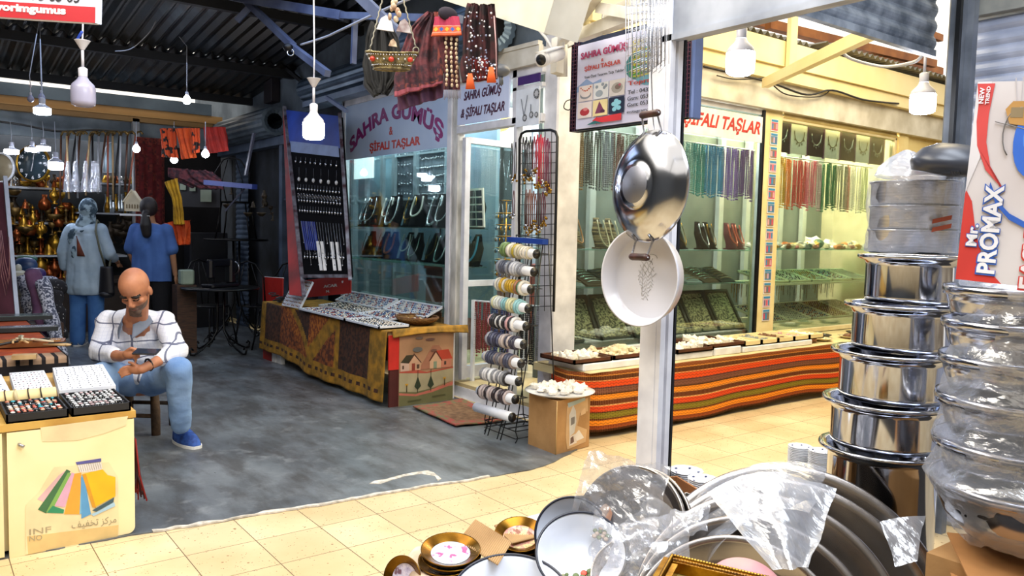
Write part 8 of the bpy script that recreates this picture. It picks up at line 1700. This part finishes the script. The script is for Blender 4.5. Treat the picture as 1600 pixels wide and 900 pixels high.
b = MB(); CG = M('blue_grey_collar', '#6a7488', .8)   # open collar round the neck
def colf(u, v):
    a = (u-.5)*2*2.62; fr = max(0, abs(a)-1.5)/1.12; r = .074+.022*v+.012*fr
    return NB_+RT*(r*math.sin(a)*(1-.25*fr))+FH*(r*math.cos(a)-.035*fr*(1+v*.4))+UZ*(.040-.040*v-.075*fr*(.55+.6*v))
b.grid(40, 6, colf, 0, .004); build('collar', b, CG, man)
b = MB(); 
for k in range(4): b.ball(D(213, 535+8*k, 4.845), .004, 6, 4)
build('buttons', b, WHITEP, man)
# jeans
jp = MB()
for s_ in 'LR': chain(jp, [J['hp'+s_], J['hp'+s_].lerp(J['kn'+s_], .5), J['kn'+s_]], [.105, .092, .078], 16); chain(jp, [J['kn'+s_]+UZ*.0, J['kn'+s_].lerp(J['an'+s_], .5), J['an'+s_]+UZ*.015], [.078, .070, .060], 16)
ell(jp, J['pelv'], RT*.17, FH*.14, UZ*.10)
jm = remesh(jp, .010, 6, .5)
for i, p in enumerate(jm.v): jm.v[i] = p+noise.noise_vector(Vector((p.x*11, p.y*11, p.z*9)))*.009+noise.noise_vector(p*30)*.002
DEN = M('light_denim', '#8aa8d0', .85, 0, '#5c80b4', 4, bump=.2, bscale=80, lo=.3, hi=.7); build('jeans', jm, DEN, man)
def shoe(foot, dirv, L, mats_, par, lb=None):
    dirv = Vector(dirv).normalized(); sd = UZ.cross(dirv); 
    b = MB()
    def sec(u, v):  # u round, v along
        a = u*2*math.pi; wd = .048*(math.sin(min(1, max(.0, v*.93+.05))*math.pi)**.35)*(1+.15*math.sin(v*3.1-.4)); top = .085*(1-v)**.8*(1 if v > .12 else (.6+.4*v/.12))+.042*min(1, (1-v)*6)**.5
        z = .018+max(0, math.sin(a))*top+min(0, math.sin(a))*.0; return Vector(foot)+dirv*(L*(v-.25))+sd*(wd*math.cos(a))+UZ*z
    b.grid(24, 18, sec); u_ = build('shoe_upper', b, mats_[0], par); b = MB()
    pts = []; 
    for k in range(28):
        a = k*2*math.pi/28; v = .5+.5*math.cos(a); wd = .052*abs(math.sin(a))**.6*(1+.12*math.sin(v*3-.4)); pts.append((L*(v*1.03-.265), wd*(1 if math.sin(a) > 0 else -1)))
    b.prism(pts, Vector(foot), dirv, sd, .022); build('sole', b, mats_[1], par)
    b = MB()
    for k in range(4): c = Vector(foot)+dirv*(L*(.22+.09*k))+UZ*(.094-.011*k); b.tube([c-sd*.022-UZ*.004, c+UZ*.004, c+sd*.022-UZ*.004], .0028, 5)
    build('laces', b, mats_[0] if len(mats_) < 3 else mats_[2], par)
BLS = M('blue_knit_shoe', '#2f58a8', .8, 0, '#1c3878', 30); SOL = M('white_sole', '#d8d8d6', .6)
fR = G(283, 692, .002); shoe(fR, (TOV*.62+RT*.70), .29, [BLS, SOL], man); fL = G(165, 700, .002); shoe(fL, (TOV*.9-RT*.2), .28, [BLS, SOL], man)
b = MB(); c = D(229, 571, 4.645); ax = (J['wrR']-pR).normalized(); u_ = ax.cross(UZ).normalized(); v_ = u_.cross(ax); c = J['wrR'].lerp(pR, .35); b.tube([c+(u_*math.cos(a)+v_*math.sin(a))*.034 for a in [k*math.pi/10 for k in range(20)]], .006, 6, 0, True); wt = build('wrist_watch', b, BLACK, man); b = MB(); b.ball(c+TOV*.034+UZ*.004, (.014, .014, .014), 10, 6); build('watch_face', b, SILVER, wt)
t = thing('mobile_phone', 'black mobile phone held by the seated man', 'phone', D(230, 549, 4.55)); c = D(229, 549.5, 4.535); Mx = frame_at(c, (FH+UZ*.3).normalized(), (UZ+TOV*.30).normalized()); b = MB(); b.bbox((-.070, -.036, -.004), (.070, .036, .004), .006, 0, Mx); build('phone_body', b, BLACK, t); b = MB(); b.box((-.064, -.031, .004), (.064, .031, .0048), 0, Mx); build('screen', b, M('phone_screen', '#2c3444', .1), t)
# stool
sc_ = G(222, 672); sc_.z = 0; sz = D(222, 600, 5.15).z-.03
t = thing('wooden_stool', 'rustic wooden stool with a woven seat under the seated man', 'stool', (sc_.x, sc_.y, 0), -YAW)
b = MB(); b.bbox((-.17, -.15, sz-.05), (.17, .15, sz-.004), .03); 
build('seat', b, M('rush_weave', '#6a5c34', .9, 0, '#2a2412', 60, bump=.6), t, True)
for sx2 in (-1, 1):
    for sy in (-1, 1): b = MB(); b.tube([(sx2*.14, sy*.12, sz-.04), (sx2*.15, sy*.13, sz*.5), (sx2*.155, sy*.135, 0)], [.026, .03, .028], 12); build('leg', b, M('bark_wood', '#5c4632', .8, 0, '#2c2016', 14, bump=.4), t, True)
b = MB(); b.tube([(-.15, -.13, .13), (.15, -.13, .13)], .014, 8); b.tube([(-.15, .13, .16), (.15, .13, .16)], .014, 8); build('rung', b, M('bark_wood', '#5c4632', .8), t, True)
# ---- standing women, seen from behind
def woman(base, hgt, spec, label):
    s_ = hgt/1.65; P = lambda r, d, u: base+L3(r*s_, d*s_, u*s_); pr = MB()
    ell(pr, P(spec['hx'], .0, 1.54), RT*.075*s_, FH*.09*s_, UZ*.105*s_); cap(pr, P(0, .01, 1.34), P(spec['hx'], 0, 1.47), .055*s_, .05*s_); ell(pr, P(spec['hx'], .09, 1.52), RT*.012, FH*.02, UZ*.02)
    ell(pr, P(0, .0, 1.24), RT*.17*s_, FH*.10*s_, UZ*.16*s_); ell(pr, P(0, .0, 1.0), RT*.14*s_, FH*.10*s_, UZ*.16*s_); ell(pr, P(0, 0, .86), RT*.17*s_, FH*.12*s_, UZ*.13*s_)
    for k in (-1, 1):
        sh0 = P(k*.17, 0, 1.31); el = P(*spec['el'][k]); wr = P(*spec['wr'][k]); cap(pr, sh0, el, .045*s_, .038*s_); cap(pr, el, wr, .036*s_, .025*s_)
        hv = (wr-el).normalized(); pm = wr+hv*.05; ell(pr, pm, RT*.018, FH*.032, UZ*.045)
        for q in range(4): a = pm+hv*.035+FH*(.024-.016*q); finger_(pr, a, a+hv*.035+FH*.004, a+hv*.055+FH*.012, .0085)
        finger_(pr, pm+FH*.03, pm+FH*.046+hv*.02, pm+FH*.048+hv*.042, .0095)
        cap(pr, P(k*.09, 0, .86), P(k*.095, .01, .47), .078*s_, .052*s_); cap(pr, P(k*.095, .01, .47), P(k*.095, -.01, .09), .050*s_, .034*s_); cap(pr, P(k*.095, -.02, .04), P(k*.10, .12, .03), .032, .026)
    bm = remesh(pr, .0075, 3, .5); o = build('person', bm, SKIN2, origin=base); tag(o, label, 'person'); return o, P, s_
def finger_(mb, a, m_, e, r): chain(mb, [a, m_, e], [r, r*.95, r*.8], 6)
bw = G(137, 541); 
wo, P, s_ = woman(bw, 1.64, dict(hx=.03, el={-1: (-.245, -.02, 1.05), 1: (.25, .02, 1.05)}, wr={-1: (-.25, .04, .82), 1: (.24, .20, .95)}), 'woman in a patterned headscarf, long white top and jeans, seen from behind')
WT = M('white_cotton', '#a9bccb', .85, 0, '#93a8ba', 5, bump=.15); tp = MB()
ell(tp, P(0, 0, 1.28), RT*.195, FH*.115, UZ*.12); 
chain(tp, [P(-.06, 0, 1.2), P(-.07, 0, .95), P(-.09, .0, .66)], [.125, .130, .13], 16); chain(tp, [P(.06, 0, 1.2), P(.07, 0, .95), P(.09, .0, .66)], [.125, .130, .13], 16); cap(tp, P(0, 0, 1.1), P(0, -.01, .66), .13, .15)
for k, sp2 in ((-1, ((-.245, -.02, 1.05), (-.25, .02, .90))), (1, ((.25, .02, 1.05), (.245, .12, 1.0)))): cap(tp, P(k*.165, 0, 1.31), P(*sp2[0]), .075, .068, 14); cap(tp, P(*sp2[0]), P(*sp2[1]), .066, .056, 14)
tm = remesh(tp, .010, 6, .5)
for i, p in enumerate(tm.v):
    q = p-bw; zc_ = .585
    if q.z < zc_: p.z = bw.z+zc_+(q.z-zc_)*.05
    tm.v[i] = p+noise.noise_vector(Vector((p.x*8, p.y*8, p.z*5)))*.012+noise.noise_vector(p*22)*.003
build('white_top', tm, WT, wo)
jm = MB()
for k in (-1, 1): chain(jm, [P(k*.085, 0, .80), P(k*.10, .0, .45), P(k*.105, -.015, .07)], [.11, .085, .080], 14)
build('jeans', remesh(jm, .012, 5, .5), M('mid_denim', '#4878b4', .85, 0, '#34609c', 5), wo)
for k in (-1, 1): shoe(P(k*.10, -.02, .001)+UZ*.0, FH+RT*k*.15, .25, [M('grey_white_sneaker', '#aab4bc', .7), SOL], wo)
hs = MB(); ell(hs, P(.03, .0, 1.55), RT*.092, FH*.105, UZ*.118); cap(hs, P(.02, 0, 1.45), P(0, -.0, 1.36), .085, .105); ell(hs, P(0, -.03, 1.30), RT*.13, FH*.09, UZ*.06); ell(hs, P(-.10, -.09, 1.22), RT*.06, FH*.03, UZ*.10); ell(hs, P(-.075, -.11, 1.05), RT*.035, FH*.025, UZ*.10)
hm = remesh(hs, .009, 4, .5)
for i, p in enumerate(hm.v): hm.v[i] = p+noise.noise_vector(p*16)*.008
build('headscarf', hm, M('headscarf_print', '#8fa4b0', .8, 0, '#2e4250', 13, lo=.46, hi=.54), wo)
b = MB(); b.grid(8, 8, lambda u, v: P(-.03+.09*u*(1-v)+.0*v, -.135-.01*math.sin(u*3), 1.02+.22*v), 0, .006); build('scarf_end', b, M('russet_scarf', '#7c3c24', .8, 0, '#5a2818', 12), wo)
t = thing('shoulder_bag', 'dark brown shoulder bag hanging at the hip of the woman in white', 'bag', P(.25, -.1, .65)); Pw = P; P = lambda r, d, u: Pw(r+.05, d-.03, u); b = MB(); b.grid(20, 14, lambda u, v: P(.225, -.07, .83)+RT*((.085-.02*v)*math.cos(u*6.2832))+FH*(.045*math.sin(u*6.2832))+UZ*(-.22+.30*v), 0, .004); b.ball(P(.225, -.07, .60), (.08, .06, .04), 14, 8); build('bag_body', b, M('dark_bag', '#16141a', .5), t)
b = MB(); b.tube([P(.215, -.07, .90), P(.19, -.14, 1.1), P(.14, -.125, 1.3), P(.10, -.02, 1.42), P(.13, .1, 1.3), P(.2, .08, 1.0), P(.23, -.03, .88)], .012, 6); build('strap', b, M('olive_strap', '#5a5a4a', .7), t); P = Pw
bb_ = G(238, 543); 
wb, P, s_ = woman(bb_, 1.66, dict(hx=-.02, el={-1: (-.225, .0, 1.04), 1: (.235, .0, 1.04)}, wr={-1: (-.20, .08, .84), 1: (.25, .03, .82)}), 'dark haired woman in a blue T-shirt and black trousers, seen from behind')
tp = MB(); ell(tp, P(0, 0, 1.28), RT*.20, FH*.115, UZ*.11)
chain(tp, [P(-.07, 0, 1.22), P(-.085, 0, 1.0), P(-.095, .0, .74)], [.125, .12, .125], 16); chain(tp, [P(.07, 0, 1.22), P(.085, 0, 1.0), P(.095, .0, .74)], [.125, .12, .125], 16); cap(tp, P(0, -.0, 1.1), P(0, -.0, .74), .13, .14)
for k in (-1, 1): cap(tp, P(k*.165, 0, 1.31), P(k*.225, 0, 1.10), .078, .076, 14)
tm = remesh(tp, .010, 6, .5)
for i, p in enumerate(tm.v):
    if p.z < .755: p.z = .755+(p.z-.755)*.05
    tm.v[i] = p+noise.noise_vector(Vector((p.x*9, p.y*9, p.z*6)))*.010
build('blue_t_shirt', tm, M('blue_cotton', '#4468a8', .85, 0, '#385894', 5), wb)
jm = MB(); ell(jm, P(0, 0, .83), RT*.15, FH*.10, UZ*.09)
for k in (-1, 1): chain(jm, [P(k*.09, 0, .82), P(k*.10, .0, .45), P(k*.10, -.015, .06)], [.11, .085, .075], 14)
build('black_trousers', remesh(jm, .012, 5, .5), M('black_cloth', '#0c0c12', .9), wb)
for k in (-1, 1): shoe(P(k*.10, -.02, .001), FH, .25, [BLACK, SOL], wb)
hs = MB(); ell(hs, P(-.02, -.012, 1.56), RT*.092, FH*.105, UZ*.115); ell(hs, P(-.01, -.10, 1.48), RT*.045, FH*.04, UZ*.04); chain(hs, [P(-.01, -.12, 1.47), P(.0, -.13, 1.36), P(.005, -.12, 1.27)], [.04, .062, .05])
build('hair', remesh(hs, .009, 3, .5), M('dark_hair', '#120f12', .6, 0, '#241c1c', 30, stretch=(1, 1, .1)), wb); b = MB(); b.tube([P(-.01, -.115, 1.46)+RT*.04*math.cos(a)+FH*.04*math.sin(a) for a in [k*.7 for k in range(9)]], .008, 6, 0, True); build('hair_tie', b, WHITEP, wb)
